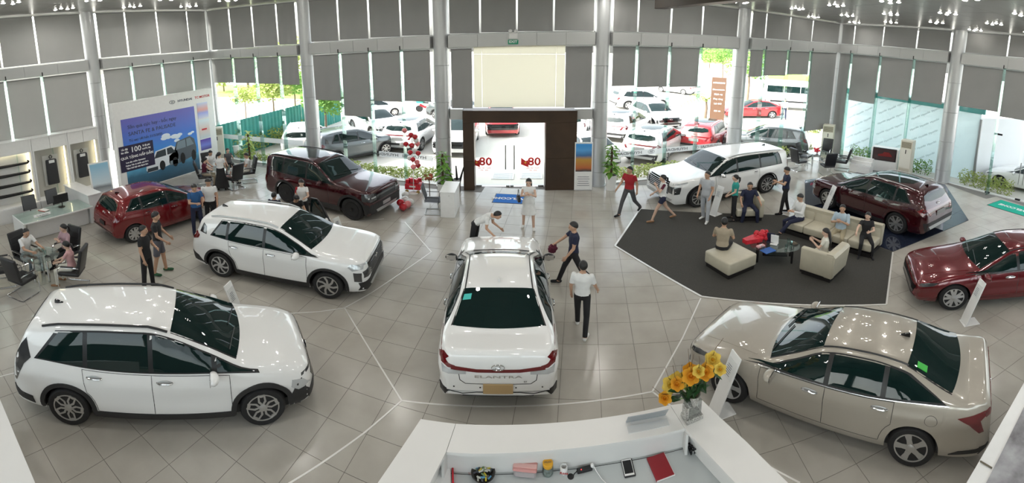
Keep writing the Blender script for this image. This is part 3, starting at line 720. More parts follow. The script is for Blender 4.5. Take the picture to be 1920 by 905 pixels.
        for side in ((1, -1) if (both and view == 'side') else (1,)):
            b = B(); hs = [c.hit(view, p.x, p.y, side) for p in V]
            i0 = [b.pt(h + nn * off) for h, nn in hs]; i1 = [b.pt(h - nn * skirt) for h, nn in hs]
            cnt = {}
            for f in F:
                b.face([i0[k] for k in f])
                for k in range(len(f)):
                    e = (f[k], f[(k + 1) % len(f)]); cnt[e] = 1
            for (a, d) in cnt:
                if (d, a) not in cnt: b.face((i0[d], i0[a], i1[a], i1[d]))
            me = b.mesh(name, matl, 50); bm = bmesh.new(); bm.from_mesh(me)
            sg = sum(f.normal.dot(Vector((0, side, 0)) if view == 'side' else Vector((0, 0, 1)) if view == 'top' else Vector((1 if view == 'front' else -1, 0, 0))) for f in bm.faces)
            if sg < 0: bmesh.ops.reverse_faces(bm, faces=list(bm.faces)); bm.to_mesh(me)
            bm.free(); made.append(link(name, me, parent or c.root, label))
        return made
    def sym(c, name, matl, view, poly, **k):
        """the same panel on both sides of the car in a front/rear/top view"""
        if view == 'top': return c.patch(name, matl, view, poly, **k) + c.patch(name, matl, view, [(a, -y) for a, y in poly], **k)
        return c.patch(name, matl, view, poly, **k) + c.patch(name, matl, view, [(-y, z) for y, z in poly], **k)
    def windows(c, a, d0, d1, pillars, up=.05, lo=.02, glass=None, rail=None):
        """side glass between the belt and the roof edge; a = front tip, (d0 bottom, d1 top) = rear end"""
        zl = lambda s: c.zs(s) + lo; zu = lambda s: c.ze(s) - up
        N = 26
        def region(s0, s1, sl0, sl1):
            lowp = []; upp = []
            for i in range(N + 1):
                s = lerp(s0, s1, i / N); lowp.append((s, zl(s)))
            for i in range(N + 1):
                s = lerp(sl0, sl1, i / N); z = zu(s)
                if z > zl(s) + .012: upp.append((s, z))
            return lowp + upp[::-1]
        gt = c.patch('window_trim', TRIMB, 'side', region(a, d0, a + .02, d1), off=.003, res=.09)
        cuts = [a + .05] + [x for p in pillars for x in (p - .035, p + .035)] + [None]
        for i in range(0, len(cuts), 2):
            s0, s1 = cuts[i], cuts[i + 1]; last = s1 is None
            e0, e1 = (d0 - .06, d1 - .05) if last else (s1, s1 + .0)
            low = [(lerp(s0, e0, k / N), zl(lerp(s0, e0, k / N)) + .02) for k in range(N + 1)]
            uu = [(s, zu(s) - .022) for s in [lerp(s0 + (.03 if i == 0 else 0), e1, k / N) for k in range(N + 1)]]; uu = [(s, z) for s, z in uu if z > zl(min(s, e0)) + .05]
            if len(uu) > 2: c.patch('side_window', glass or CARGLASS, 'side', low + uu[::-1], off=.006, res=.09)
        if rail:
            for sd in (1, -1):
                pts = []
                for k in range(15):
                    s = lerp(rail[0], rail[1], k / 14); h = c.ze(s); y = c.topw(s) * c.hw - .035; hp, nn = c.hit('top', s, sd * y); e = min(k, 14 - k); pts.append(hp + Vector((0, 0, .012 + .026 * min(1, e / 2))))
                b = B(); b.tube(pts, .019, 8); b.build('roof_rail', rail[2], c.root)
    def screen(c, s0, s1, m=.06, bow=.10, name='windscreen', glass=None, bow2=.03, res=.09):
        hw0, hw1 = c.topw(s0) * c.hw - m, c.topw(s1) * c.hw - m; p = []
        for i in range(13):
            t = -1 + 2 * i / 12; p.append((s0 + (bow if s0 < s1 else -bow) * (t * t) * .9, t * hw0))
        for i in range(13):
            t = 1 - 2 * i / 12; p.append((s1 + (bow2 if s0 < s1 else -bow2) * (t * t), t * hw1))
        c.patch(name + '_trim', TRIMB, 'top', [(s, y * 1.04) for s, y in p], off=.002, res=.1); c.patch(name, glass or CARGLASS, 'top', p, off=.006, res=res)
    def arches(c, wd=.05, m=None):
        for w_ in c.sw:
            lo = c.zb(w_) + .02; a0 = -math.asin(min(.95, (c.R - lo) / c.Ra)); p = []
            for t in np.linspace(a0, pi - a0, 24): p.append((w_ + c.Ra * cos(t), c.R + c.Ra * sin(t)))
            for t in np.linspace(pi - a0, a0, 24): p.append((w_ + (c.Ra + wd) * cos(t), c.R + (c.Ra + wd) * sin(t)))
            c.patch('arch_cladding', m or CLAD, 'side', p, off=.014, res=.06)
    def sill(c, z1, m=None, z0=None, s0=None, s1=None):
        a, d = c.sw[0] + c.Ra + .03, c.sw[1] - c.Ra - .03; z0 = z0 or c.zb(2) + .005
        c.patch('sill_cladding', m or CLAD, 'side', [(a, z0), (d, z0), (d + .02, z1), (a - .02, z1)], off=.014)
    def doors(c, cuts, z0=.34):
        """cuts: s of door edges from front to rear"""
        for i, (a, d) in enumerate(zip(cuts, cuts[1:])):
            zt = lambda s: c.zs(s) - .005
            d2 = d; 
            if i == len(cuts) - 2:                       # rear door bends round the wheel arch
                wx, Rr = c.sw[1], c.Ra + .09
                low = [(lerp(a, wx - Rr - .02, k / 8), z0) for k in range(9)]
                arc = [(wx + Rr * cos(t), c.R + Rr * sin(t)) for t in np.linspace(pi * .98, pi * .5, 9) if wx + Rr * cos(t) < d]
                poly = low + arc + [(d, zt(d))]
            else: poly = [(lerp(a, d, k / 8), z0) for k in range(9)]
            upp = [(lerp(d, a, k / 10), zt(lerp(d, a, k / 10))) for k in range(11)]
            cx = sum(p[0] for p in poly + upp) / len(poly + upp); cz = sum(p[1] for p in poly + upp) / len(poly + upp)
            poly = poly + upp
            c.patch('door', c.pm, 'side', poly, off=.002, res=.08, skirt=.006)
            pts = []
            for i2 in range(len(poly)):
                p, q = poly[i2], poly[(i2 + 1) % len(poly)]; k = max(1, int(hypot(q[0] - p[0], q[1] - p[1]) / .04)); pts += [(lerp(p[0], q[0], t / k), lerp(p[1], q[1], t / k)) for t in range(k)]
            for sd in (1, -1):
                b = B(); H_ = [c.hit('side', s, z, sd) for s, z in pts]; P = [h + nn * .0015 for h, nn in H_]; b.tube(P, .0045, 4, closed=True); b.build('door_gap', SEAM, c.root)
    def handles(c, ss, dz=-.10, m=None):
        for s in ss:
            for sd in (1, -1):
                h, nn = c.hit('side', s, c.zs(s) + dz, sd)
                b = B(); b.sph(h + nn * .004, (.11, .012, .035), 14, 8); b.build('handle_recess', m and TRIMB or SILVERT, c.root)
                b = B(); b.tube([h + Vector((.11, sd * .012, 0)), h + Vector((.07, sd * .04, .006)), h + Vector((-.07, sd * .04, .01)), h + Vector((-.11, sd * .012, .006))], .014, 8); b.build('door_handle', m or CHROME, c.root)
    def mirrors(c, s, dz=.06, m=None, out=.13):
        for sd in (1, -1):
            h, nn = c.hit('side', s, c.zs(s) - .01, sd); o = root('wing_mirror'); o.parent = c.root
            p = Vector((h.x - .02, sd * (abs(h.y) + out), h.z + dz)); o.location = p
            me = B().sph((0, 0, 0), (.085, .125, .085), 16, 10); me.v = [Vector((v.x if v.x > -.035 else -.035 - (v.x + .035) * .1, v.y, v.z * (1 - .25 * max(0, sd * v.y / .125)))) for v in me.v]
            me.build('mirror_shell', m or c.pm, o); B().box((-.042, 0, 0), (.006, .2, .12), bev=.003).build('mirror_glass', CHROME, o)
            B().tube([(0, -sd * .08, -.04), (.01, -sd * (out + .02), -.075)], .025, 8).build('mirror_arm', TRIMB, o)
    def antenna(c, s, m=None):
        h, nn = c.hit('top', s, 0); b = B(); x = h.x; b.prism([(-.09, 0), (.08, 0), (.02, .03), (-.06, .065), (-.085, .06)], -.018, .018, M=Matrix.Rotation(pi / 2, 3, 'X'), c=(x, 0, h.z - .005)); b.build('antenna', m or GLOSSB, c.root)
    def plate(c, view, z, wd=.34, hh=.16, m=None):
        h, nn = c.hit(view, 0, z); sx = 1 if view == 'front' else -1
        B().box((h.x + sx * .015, 0, z), (.02, wd, hh), bev=.004).build('licence_plate', m or PLATEW, c.root)
    def emblem(c, view, z, w_=.16):
        h, nn = c.hit(view, 0, z); sx = 1 if view == 'front' else -1; x = h.x + sx * .014; b = B()
        b.tube([(x, w_ / 2 * cos(a), z + w_ * .27 * sin(a)) for a in np.linspace(0, 2 * pi, 22)[:-1]], .007, 6, closed=True)
        for k in (-1, 1): b.tube([(x, k * w_ * .2, z - w_ * .16), (x, k * w_ * .12, z + w_ * .16)], .007, 6)
        b.tube([(x, w_ * .2 * -1, z - .01), (x, w_ * .2, z + .01)], .006, 6); b.build('emblem', CHROME, c.root)
    def grille_bars(c, y1, z0, z1, n, m=CHROME):
        b = B()
        for i in range(n):
            z = lerp(z0, z1, (i + .5) / n); pts = [c.hit('front', y, z) for y in np.linspace(-y1, y1, 11)]; b.tube([h + nn * .012 for h, nn in pts], .008, 5)
        b.build('grille_bars', m, c.root)
    def wipers(c, s):
        b = B()
        for y0, y1 in ((.55, -.05), (-.05, -.6)):
            P = [c.hit('top', s + .06 + .10 * k, lerp(y0, y1, k)) for k in (0, .33, .66, 1)]; b.tube([h + nn * .02 for h, nn in P], .009, 5)
        b.build('wiper', TRIMB, c.root)
    def place(c, front, rear):
        """put the near-side wheel contact points at two ground points; + = left side of the car is the near side"""
        pass
    def put(c, loc, heading): c.root.location = (loc[0], loc[1], 0); c.root.rotation_euler = (0, 0, heading); return c.root

# ---------------------------------------------------------------- specs
def spec_star():
    return dict(L=4.495, W=1.815, fo=.80, wb=2.78, R=.325, rim='geo', nose=.55, gap=.05,
        top=[(0, .50), (.02, .62), (.07, .76), (.18, .86), (.5, .98), (.85, 1.06), (1.0, 1.10), (1.5, 1.38), (2.0, 1.595), (2.35, 1.665), (2.9, 1.675), (3.6, 1.63), (4.05, 1.56), (4.22, 1.47), (4.34, 1.22), (4.42, 1.0), (4.47, .78), (4.495, .55)],
        belt=[(0, .62), (.3, .76), (.9, .90), (1.5, .97), (3.0, 1.02), (4.0, 1.08), (4.4, 1.0), (4.495, .7)],
        topw=[(0, .5), (.1, .7), (.5, .80), (.9, .83), (1.5, .77), (2.1, .70), (3.0, .70), (3.9, .69), (4.2, .70), (4.35, .78), (4.495, .7)],
        crown=[(0, .03), (.4, .05), (1.0, .06), (1.8, .08), (2.4, .05), (4.0, .05), (4.3, .04), (4.495, .03)])
def finish_star(c):
    c.windows(.80, 4.05, 3.72, (1.42, 2.30, 3.25), up=.05, rail=(2.05, 3.95, BLACK)); c.screen(1.02, 1.98); c.arches(.07); c.sill(.33)
    c.patch('rear_window', CARGLASS, 'rear', [(-.62, 1.24), (.62, 1.24), (.56, 1.48), (-.56, 1.48)], off=.006, rnd=1)
    c.doors([1.22, 2.30, 3.30]); c.handles((2.12, 3.12)); c.mirrors(1.42); c.antenna(3.85); c.wipers(1.04)
    c.patch('front_bumper', CLAD, 'front', [(-.75, .26), (.75, .26), (.78, .40), (.5, .46), (-.5, .46), (-.78, .40)], off=.012)
    c.patch('bumper_side', CLAD, 'side', [(4.12, .28), (4.40, .34), (4.47, .50), (4.3, .44), (4.14, .42)], off=.013); c.patch('bumper_corner', CLAD, 'side', [(.06, .33), (.34, .24), (.40, .40), (.30, .62), (.22, .68), (.16, .5)], off=.013)
    c.patch('headlamp', LAMPC, 'side', [(.10, .56), (.28, .52), (.38, .60), (.36, .70), (.2, .66)], off=.016); c.patch('light_bar', LAMPD, 'front', [(-.80, .70), (.80, .70), (.78, .735), (-.78, .735)], off=.008); c.patch('grille', GLOSSB, 'front', [(-.6, .5), (.6, .5), (.66, .6), (.6, .66), (-.6, .66), (-.66, .6)], off=.008)
    c.patch('tail_lamp', LAMPD, 'side', [(4.28, 1.25), (4.19, 1.36), (4.10, 1.10), (4.22, .98), (4.40, .62), (4.46, .66), (4.44, .95)], off=.006); c.patch('tail_bar', TAIL, 'rear', [(-.7, .95), (.7, .95), (.7, 1.03), (-.7, 1.03)], off=.006)
    c.emblem('front', .60); c.plate('rear', .62); c.patch('fuel_cap', c.pm, 'side', chaikin([(3.78, .88), (3.94, .88), (3.94, 1.0), (3.78, 1.0)], 2), off=.003, both=False)
def spec_creta():
    return dict(L=4.31, W=1.79, fo=.84, wb=2.61, R=.335, rim='pin', nose=.66, gap=.06,
        top=[(0, .58), (.02, .78), (.07, .91), (.2, .98), (.6, 1.05), (.98, 1.09), (1.1, 1.12), (1.55, 1.38), (1.95, 1.565), (2.3, 1.62), (2.9, 1.635), (3.5, 1.605), (3.92, 1.55), (4.02, 1.47), (4.12, 1.2), (4.2, 1.05), (4.27, .85), (4.31, .6)],
        belt=[(0, .7), (.25, .88), (.9, .96), (1.6, 1.0), (3.0, 1.04), (3.9, 1.10), (4.31, .85)],
        topw=[(0, .5), (.1, .74), (.5, .82), (1.0, .84), (1.5, .78), (2.0, .715), (3.0, .71), (3.8, .70), (4.05, .72), (4.2, .8), (4.31, .7)],
        crown=[(0, .03), (.4, .045), (1.1, .05), (1.8, .075), (2.3, .04), (3.9, .04), (4.31, .03)])
def finish_creta(c):
    c.windows(1.0, 3.68, 3.42, (2.28, 3.22), up=.055, rail=(2.0, 3.75, SILVERT)); c.screen(1.12, 1.93); c.arches(.06); c.sill(.34)
    c.patch('rear_window', CARGLASS, 'rear', [(-.6, 1.16), (.6, 1.16), (.54, 1.42), (-.54, 1.42)], off=.006, rnd=1)
    c.doors([1.28, 2.28, 3.18]); c.handles((2.10, 3.02), m=None); c.mirrors(1.45); c.antenna(3.72); c.wipers(1.14)
    c.patch('quarter_glass', LAMPD, 'side', [(3.78, 1.12), (3.98, 1.16), (3.90, 1.38), (3.80, 1.30)], off=.006)
    c.patch('grille', GLOSSB, 'front', [(-.46, .56), (.46, .56), (.58, .72), (.56, .86), (-.56, .86), (-.58, .72)], off=.010); c.grille_bars(.5, .58, .84, 5, DARKM); c.emblem('front', .74)
    c.sym('headlamp', LAMPD, 'front', [(.44, .58), (.76, .58), (.76, .72), (.60, .76), (.46, .70)], off=.012); c.patch('headlamp_side', LAMPC, 'side', [(.10, .86), (.34, .90), (.40, .84), (.30, .76), (.1, .78)], off=.010); c.patch('light_bar', LAMPC, 'front', [(-.8, .85), (.8, .85), (.8, .885), (-.8, .885)], off=.012)
    c.patch('lamp_pod', LAMPD, 'side', [(.12, .48), (.27, .50), (.28, .72), (.12, .70)], off=.014)
    c.patch('front_bumper', CLAD, 'front', [(-.78, .27), (.78, .27), (.8, .46), (.45, .54), (-.45, .54), (-.8, .46)], off=.012); c.patch('skid_plate', SILVERT, 'front', [(-.5, .26), (.5, .26), (.6, .38), (-.6, .38)], off=.020)
    c.patch('tail_lamp', TAIL, 'side', [(4.02, .98), (4.22, .90), (4.24, 1.02), (4.08, 1.14), (3.98, 1.06)], off=.008); c.patch('bumper_side', CLAD, 'side', [(3.90, .30), (4.18, .34), (4.27, .55), (4.05, .48)], off=.013)
def spec_sedan(L=4.675, W=1.825, H=1.43, fo=.87, wb=2.72, R=.33, rim='five', deck=1.07):
    k = H - 1.43
    return dict(L=L, W=W, fo=fo, wb=wb, R=R, rim=rim, nose=.60, gap=.04,
        top=[(0, .46), (.02, .56), (.08, .66), (.25, .745), (.7, .86), (1.2, .94 + k * .5), (1.3, .965 + k * .5), (1.75, 1.195 + k * .8), (2.15, 1.36 + k), (2.5, 1.42 + k), (2.85, 1.43 + k), (3.2, 1.395 + k), (3.45, 1.335 + k), (3.75, 1.23 + k * .8), (4.08, deck + .03), (4.2, deck + .0), (L - .12, deck + .01), (L - .05, deck - .05), (L - .02, deck - .16), (L, .55)],
        belt=[(0, .56), (.25, .68), (.9, .80), (1.5, .88 + k * .5), (2.8, .92 + k * .6), (3.7, .98 + k * .6), (L - .3, .99 + k * .4), (L, .80)],
        topw=[(0, .5), (.1, .70), (.6, .80), (1.2, .85), (1.8, .75), (2.2, .67), (2.9, .655), (3.4, .67), (3.8, .74), (4.1, .82), (4.4, .84), (L, .7)],
        crown=[(0, .02), (.4, .05), (1.2, .05), (1.8, .08), (2.3, .045), (3.3, .045), (3.8, .06), (4.2, .03), (L, .02)])
def finish_elantra(c):
    L = c.L
    c.windows(1.12, 3.98, 3.42, (2.36, 3.2), up=.045); c.screen(1.32, 2.12, bow=.12); c.doors([1.42, 2.36, 3.30]); c.handles((2.16, 3.10)); c.mirrors(1.58, m=TRIMB); c.wipers(1.34)
    c.screen(4.10, 3.36, m=.05, bow=.08, name='rear_window', bow2=.02); c.antenna(3.15, c.pm)
    for sd in (1, -1):
        b = B(); P = [c.hit('top', s, sd * (c.topw(s) * c.hw - .05)) for s in np.linspace(2.15, 3.35, 12)]; b.tube([h + nn * .002 for h, nn in P], .012, 6); b.build('roof_moulding', TRIMB, c.root)
    c.patch('tail_bar', TAIL, 'rear', [(-.66, .80), (-.3, .765), (.3, .765), (.66, .80), (.66, .86), (.3, .815), (-.3, .815), (-.66, .86)], off=.008)
    c.sym('tail_lamp', TAIL, 'rear', [(.60, .81), (.80, .84), (.86, .97), (.82, 1.0), (.70, .89), (.60, .86)], off=.010); c.sym('reverse_lamp', LAMPC, 'rear', [(.45, .73), (.78, .72), (.80, .82), (.60, .79), (.45, .77)], off=.009)
    c.patch('tail_lamp_side', TAIL, 'side', [(L - .30, .90), (L - .10, .86), (L - .06, .98), (L - .16, 1.0)], off=.008)
    c.patch('boot_gap', SEAM, 'rear', [(-.56, .77), (-.54, .62), (-.46, .56), (.46, .56), (.54, .62), (.56, .77), (.55, .77), (.53, .625), (.455, .568), (-.455, .568), (-.53, .625), (-.55, .77)], off=.003, skirt=.003)
    c.patch('rear_diffuser', GLOSSB, 'rear', [(-.82, .36), (-.5, .28), (.5, .28), (.82, .36), (.83, .47), (.5, .39), (.3, .42), (-.3, .42), (-.5, .39), (-.83, .47)], off=.016); c.plate('rear', .49, .42, .17, PLATEM); c.emblem('rear', .855, .18)
    h, _ = c.hit('rear', 0, .70); o = text('ELANTRA', .06, CHROME, c.root, (h.x - .012, 0, .695), (pi / 2, 0, -pi / 2)); o.scale = (2.6, 1, 1)
    h, _ = c.hit('rear', -.42, .61); text('2.0', .035, TRIMB, c.root, (h.x - .01, -.38, .61), (pi / 2, 0, -pi / 2))
    for y in (.62, .25, -.25, -.62):
        h, nn = c.hit('rear', y, .50); B().cyl(h - nn * .01, h + nn * .004, .012, n=10).build('parking_sensor', TRIMB, c.root)
    c.patch('sticker', TEALST, 'top', [(3.47, .44), (3.47, .56), (3.58, .58), (3.58, .45)], off=.012)
    c.patch('headlamp', LAMPC, 'side', [(.12, .58), (.5, .72), (.55, .76), (.2, .70)], off=.008); c.patch('grille', GLOSSB, 'front', [(-.7, .36), (.7, .36), (.75, .56), (-.75, .56)], off=.008)
def finish_accent(c):
    L = c.L
    c.windows(1.06, 3.92, 3.40, (2.30, 3.08), up=.045); c.screen(1.32, 2.12, bow=.12); c.screen(4.06, 3.36, m=.05, bow=.10, name='rear_window'); c.doors([1.34, 2.30, 3.24]); c.handles((2.10, 3.06)); c.mirrors(1.52, dz=.02); c.wipers(1.34); c.antenna(3.20)
    for sd in (1, -1):
        b = B(); P = [c.hit('top', s, sd * (c.topw(s) * c.hw - .05)) for s in np.linspace(2.15, 3.35, 12)]; b.tube([h + nn * .002 for h, nn in P], .014, 6); b.build('roof_moulding', TRIMB, c.root)
        b = B(); P = [c.hit('side', s, c.zs(s) + .012, sd) for s in np.linspace(1.3, 3.95, 16)]; b.tube([h + nn * .006 for h, nn in P], .010, 6); b.build('chrome_strip', CHROME, c.root)
    c.patch('tail_lamp', TAIL, 'side', [(L - .46, .88), (L - .30, .80), (L - .16, .66), (L - .10, .68), (L - .16, .84), (L - .03, .92), (L - .05, .97), (L - .25, .93)], off=.008); c.patch('tail_bar', TAIL, 'rear', [(-.75, .86), (.75, .86), (.75, .95), (-.75, .95)], off=.008)
    c.patch('rear_diffuser', CLAD, 'rear', [(-.78, .30), (.78, .30), (.8, .42), (-.8, .42)], off=.010); c.patch('bumper_side', CLAD, 'side', [(L - .52, .28), (L - .1, .34), (L - .05, .42), (L - .4, .36)], off=.010)
    c.patch('headlamp', LAMPD, 'side', [(.12, .57), (.40, .63), (.52, .70), (.30, .68), (.14, .63)], off=.006); c.patch('light_bar', LAMPD, 'front', [(-.58, .60), (.58, .60), (.56, .625), (-.56, .625)], off=.006); c.patch('grille', GLOSSB, 'front', [(-.6, .33), (.6, .33), (.72, .54), (-.72, .54)], off=.008)
    ring = [(3.74 + .085 * cos(a), .80 + .085 * sin(a)) for a in np.linspace(0, 2 * pi, 24)[:-1]]; c.patch('fuel_cap_gap', SEAM, 'side', ring, off=.0015, both=True, skirt=.003, res=.04); c.patch('fuel_cap', c.pm, 'side', [(3.74 + .079 * cos(a), .80 + .079 * sin(a)) for a in np.linspace(0, 2 * pi, 24)[:-1]], off=.003, skirt=.003, res=.04)
    c.patch('sticker', GREENST, 'top', [(3.46, .42), (3.46, .52), (3.60, .54), (3.60, .43)], off=.012); c.emblem('rear', .80); c.patch('bonnet_crease', c.pm, 'top', [(.25, .5), (1.2, .66), (1.2, .64), (.25, .48)], off=.006)
def spec_hatch():
    L = 3.81
    return dict(L=L, W=1.68, fo=.74, wb=2.45, R=.30, rim='five', nose=.62, gap=.04,
        top=[(0, .52), (.02, .64), (.1, .76), (.3, .84), (.8, .95), (.95, .99), (1.4, 1.26), (1.8, 1.44), (2.2, 1.505), (2.7, 1.50), (3.2, 1.45), (3.42, 1.40), (3.55, 1.22), (3.66, 1.0), (3.74, .86), (3.79, .72), (L, .5)],
        belt=[(0, .62), (.25, .74), (.8, .86), (1.4, .92), (2.6, .97), (3.4, 1.03), (L, .8)],
        topw=[(0, .5), (.1, .72), (.5, .82), (.9, .84), (1.4, .77), (1.9, .71), (2.7, .70), (3.4, .70), (3.55, .74), (3.66, .82), (L, .7)],
        crown=[(0, .02), (.4, .05), (.9, .05), (1.6, .075), (2.1, .045), (3.3, .04), (L, .03)])
def finish_hatch(c):
    L = c.L
    c.windows(.86, 3.38, 3.10, (1.98, 2.85), up=.05); c.screen(.97, 1.78); c.doors([1.06, 1.98, 2.86]); c.handles((1.82, 2.72), m=c.pm); c.mirrors(1.2); c.antenna(3.2)
    c.patch('rear_window', CARGLASS, 'rear', [(-.62, 1.02), (.62, 1.02), (.54, 1.36), (-.54, 1.36)], off=.006, rnd=1); c.patch('rear_wiper', TRIMB, 'rear', [(-.02, 1.03), (.42, 1.07), (.42, 1.09), (-.02, 1.06)], off=.02)
    c.sym('tail_lamp', TAIL, 'rear', [(.46, .80), (.74, .78), (.80, .92), (.70, .98), (.52, .94)], off=.010); c.patch('tail_lamp_side', TAIL, 'side', [(L - .36, .92), (L - .12, .78), (L - .06, .86), (L - .14, .98)], off=.008)
    c.patch('rear_diffuser', TRIMB, 'rear', [(-.62, .32), (.62, .32), (.7, .42), (-.7, .42)], off=.010); c.plate('rear', .60, .34, .14, TRIMB); c.emblem('rear', .92); c.sym('fog_lamp', TAIL, 'rear', [(.5, .46), (.68, .48), (.68, .52), (.5, .50)], off=.010)
    c.patch('headlamp', LAMPC, 'side', [(.1, .62), (.4, .74), (.5, .80), (.2, .76)], off=.008)
    o = text('GRAND i10', .05, CHROME, c.root, (-L / 2 - .0, .0, 0), (pi / 2, 0, -pi / 2)); h, _ = c.hit('rear', .45, .74); o.location = (h.x - .015, .36, .735)
def spec_box(L=4.83, W=1.9, H=1.74, fo=.92, wb=2.815, R=.385, rim='black', hood=1.12):
    return dict(L=L, W=W, fo=fo, wb=wb, R=R, rim=rim, nose=.80, gap=.06,
        plan=[(0, .80), (.03, .88), (.12, .94), (.35, .975), (.9, 1.0), (L - .9, 1.0), (L - .3, .97), (L - .1, .93), (L - .02, .88), (L, .84)],
        top=[(0, .72), (.015, .93), (.06, hood - .09), (.2, hood - .04), (.7, hood + .02), (1.2, hood + .06), (1.32, hood + .09), (1.7, hood + .33), (2.05, H - .10), (2.35, H - .03), (3.0, H), (4.0, H - .02), (L - .22, H - .05), (L - .13, H - .12), (L - .08, H - .42), (L - .05, 1.1), (L - .02, .95), (L, .7)],
        belt=[(0, .8), (.2, hood - .12), (1.0, hood - .05), (2.0, hood - .03), (3.5, hood + .0), (L - .3, hood + .02), (L, .9)],
        topw=[(0, .7), (.08, .84), (.5, .89), (1.2, .90), (1.7, .83), (2.1, .78), (3.0, .77), (L - .3, .77), (L - .1, .80), (L, .82)],
        crown=[(0, .02), (.4, .03), (1.2, .035), (1.9, .05), (2.4, .035), (L - .2, .035), (L, .02)])
def finish_santafe(c):
    L = c.L
    c.windows(1.22, L - .32, L - .36, (2.42, 3.46), up=.05, rail=(2.2, L - .3, BLACK)); c.screen(1.34, 2.05, bow=.06); c.arches(.08); c.sill(.42); c.doors([1.5, 2.42, 3.4], .42); c.handles((2.26, 3.24), m=c.pm); c.mirrors(1.72, m=c.pm); c.wipers(1.36)
    c.patch('rear_window', CARGLASS, 'rear', [(-.66, 1.2), (.66, 1.2), (.62, 1.58), (-.62, 1.58)], off=.006, rnd=1)
    c.patch('grille', GLOSSB, 'front', [(-.80, .68), (.80, .68), (.82, .92), (-.82, .92)], off=.008); c.sym('headlamp', LAMPD, 'front', [(.52, .72), (.82, .72), (.82, .96), (.52, .96)], off=.012); c.sym('lamp_bar', LAMPC, 'front', [(.54, .82), (.82, .82), (.82, .86), (.54, .86)], off=.016); c.patch('light_bar', LAMPD, 'front', [(-.5, .82), (.5, .82), (.5, .88), (-.5, .88)], off=.012); c.patch('headlamp_side', LAMPD, 'side', [(.05, .72), (.25, .74), (.28, .98), (.05, .98)], off=.010)
    c.patch('front_bumper', CLAD, 'front', [(-.84, .30), (.84, .30), (.86, .62), (-.86, .62)], off=.012); c.patch('bumper_corner', CLAD, 'side', [(.05, .34), (.40, .26), (.42, .50), (.3, .62), (.05, .62)], off=.013); c.plate('front', .50, .4, .12, SILVERT); c.patch('skid_plate', SILVERT, 'front', [(-.5, .30), (.5, .30), (.56, .40), (-.56, .40)], off=.02)
    c.patch('tail_lamp', TAIL, 'side', [(L - .16, .6), (L - .02, .62), (L - .02, .9), (L - .16, .88)], off=.008)
    c.patch('roof_glass', CARGLASS, 'top', [(2.3, .5), (2.3, -.5), (3.9, -.5), (3.9, .5)], off=.004, res=.2, rnd=1)
def finish_palisade(c):
    L = c.L
    c.windows(1.26, L - .42, L - .52, (2.48, 3.50), up=.055, rail=(2.2, L - .4, SILVERT)); c.screen(1.36, 2.08, bow=.08); c.arches(.05, TRIMB); c.sill(.36); c.doors([1.56, 2.48, 3.44], .40); c.handles((2.30, 3.28), m=c.pm); c.mirrors(1.74, m=CHROME); c.antenna(L - .6); c.wipers(1.38)
    c.patch('rear_window', CARGLASS, 'rear', [(-.66, 1.2), (.66, 1.2), (.62, 1.58), (-.62, 1.58)], off=.006, rnd=1); c.patch('tail_lamp', TAIL, 'side', [(L - .14, .9), (L - .03, .92), (L - .06, 1.25), (L - .12, 1.25)], off=.008)
    c.patch('grille', GLOSSB, 'front', [(-.60, .55), (.60, .55), (.66, .8), (.60, 1.0), (-.60, 1.0), (-.66, .8)], off=.010); c.grille_bars(.58, .57, .98, 6, CHROME)
    c.sym('headlamp', LAMPD, 'front', [(.64, .62), (.84, .62), (.84, .86), (.66, .86)], off=.012); c.patch('headlamp_side', LAMPD, 'side', [(.05, .60), (.22, .62), (.26, .86), (.05, .88)], off=.012); c.patch('lamp_upper', LAMPC, 'side', [(.04, .92), (.50, .98), (.50, 1.02), (.06, .98)], off=.010)
    c.patch('front_bumper', SILVERT, 'front', [(-.7, .28), (.7, .28), (.84, .42), (-.84, .42)], off=.014); c.emblem('front', 1.03, .2)
def spec_tucson():
    L = 4.64
    return dict(L=L, W=1.865, fo=.90, wb=2.755, R=.37, rim='five', nose=.66, gap=.05,
        top=[(0, .62), (.02, .78), (.08, .9), (.25, .98), (.7, 1.05), (1.15, 1.11), (1.25, 1.14), (1.7, 1.40), (2.1, 1.585), (2.5, 1.655), (3.0, 1.665), (3.7, 1.63), (4.15, 1.575), (4.28, 1.49), (4.42, 1.22), (4.52, 1.06), (4.6, .9), (L, .6)],
        belt=[(0, .74), (.25, .88), (1.0, .97), (2.0, 1.01), (3.3, 1.06), (4.2, 1.13), (L, .9)],
        topw=[(0, .55), (.1, .76), (.5, .84), (1.1, .86), (1.6, .79), (2.1, .72), (3.0, .715), (4.0, .70), (4.25, .71), (4.45, .80), (L, .72)],
        crown=[(0, .03), (.4, .045), (1.1, .05), (1.8, .075), (2.4, .045), (4.1, .045), (L, .03)])
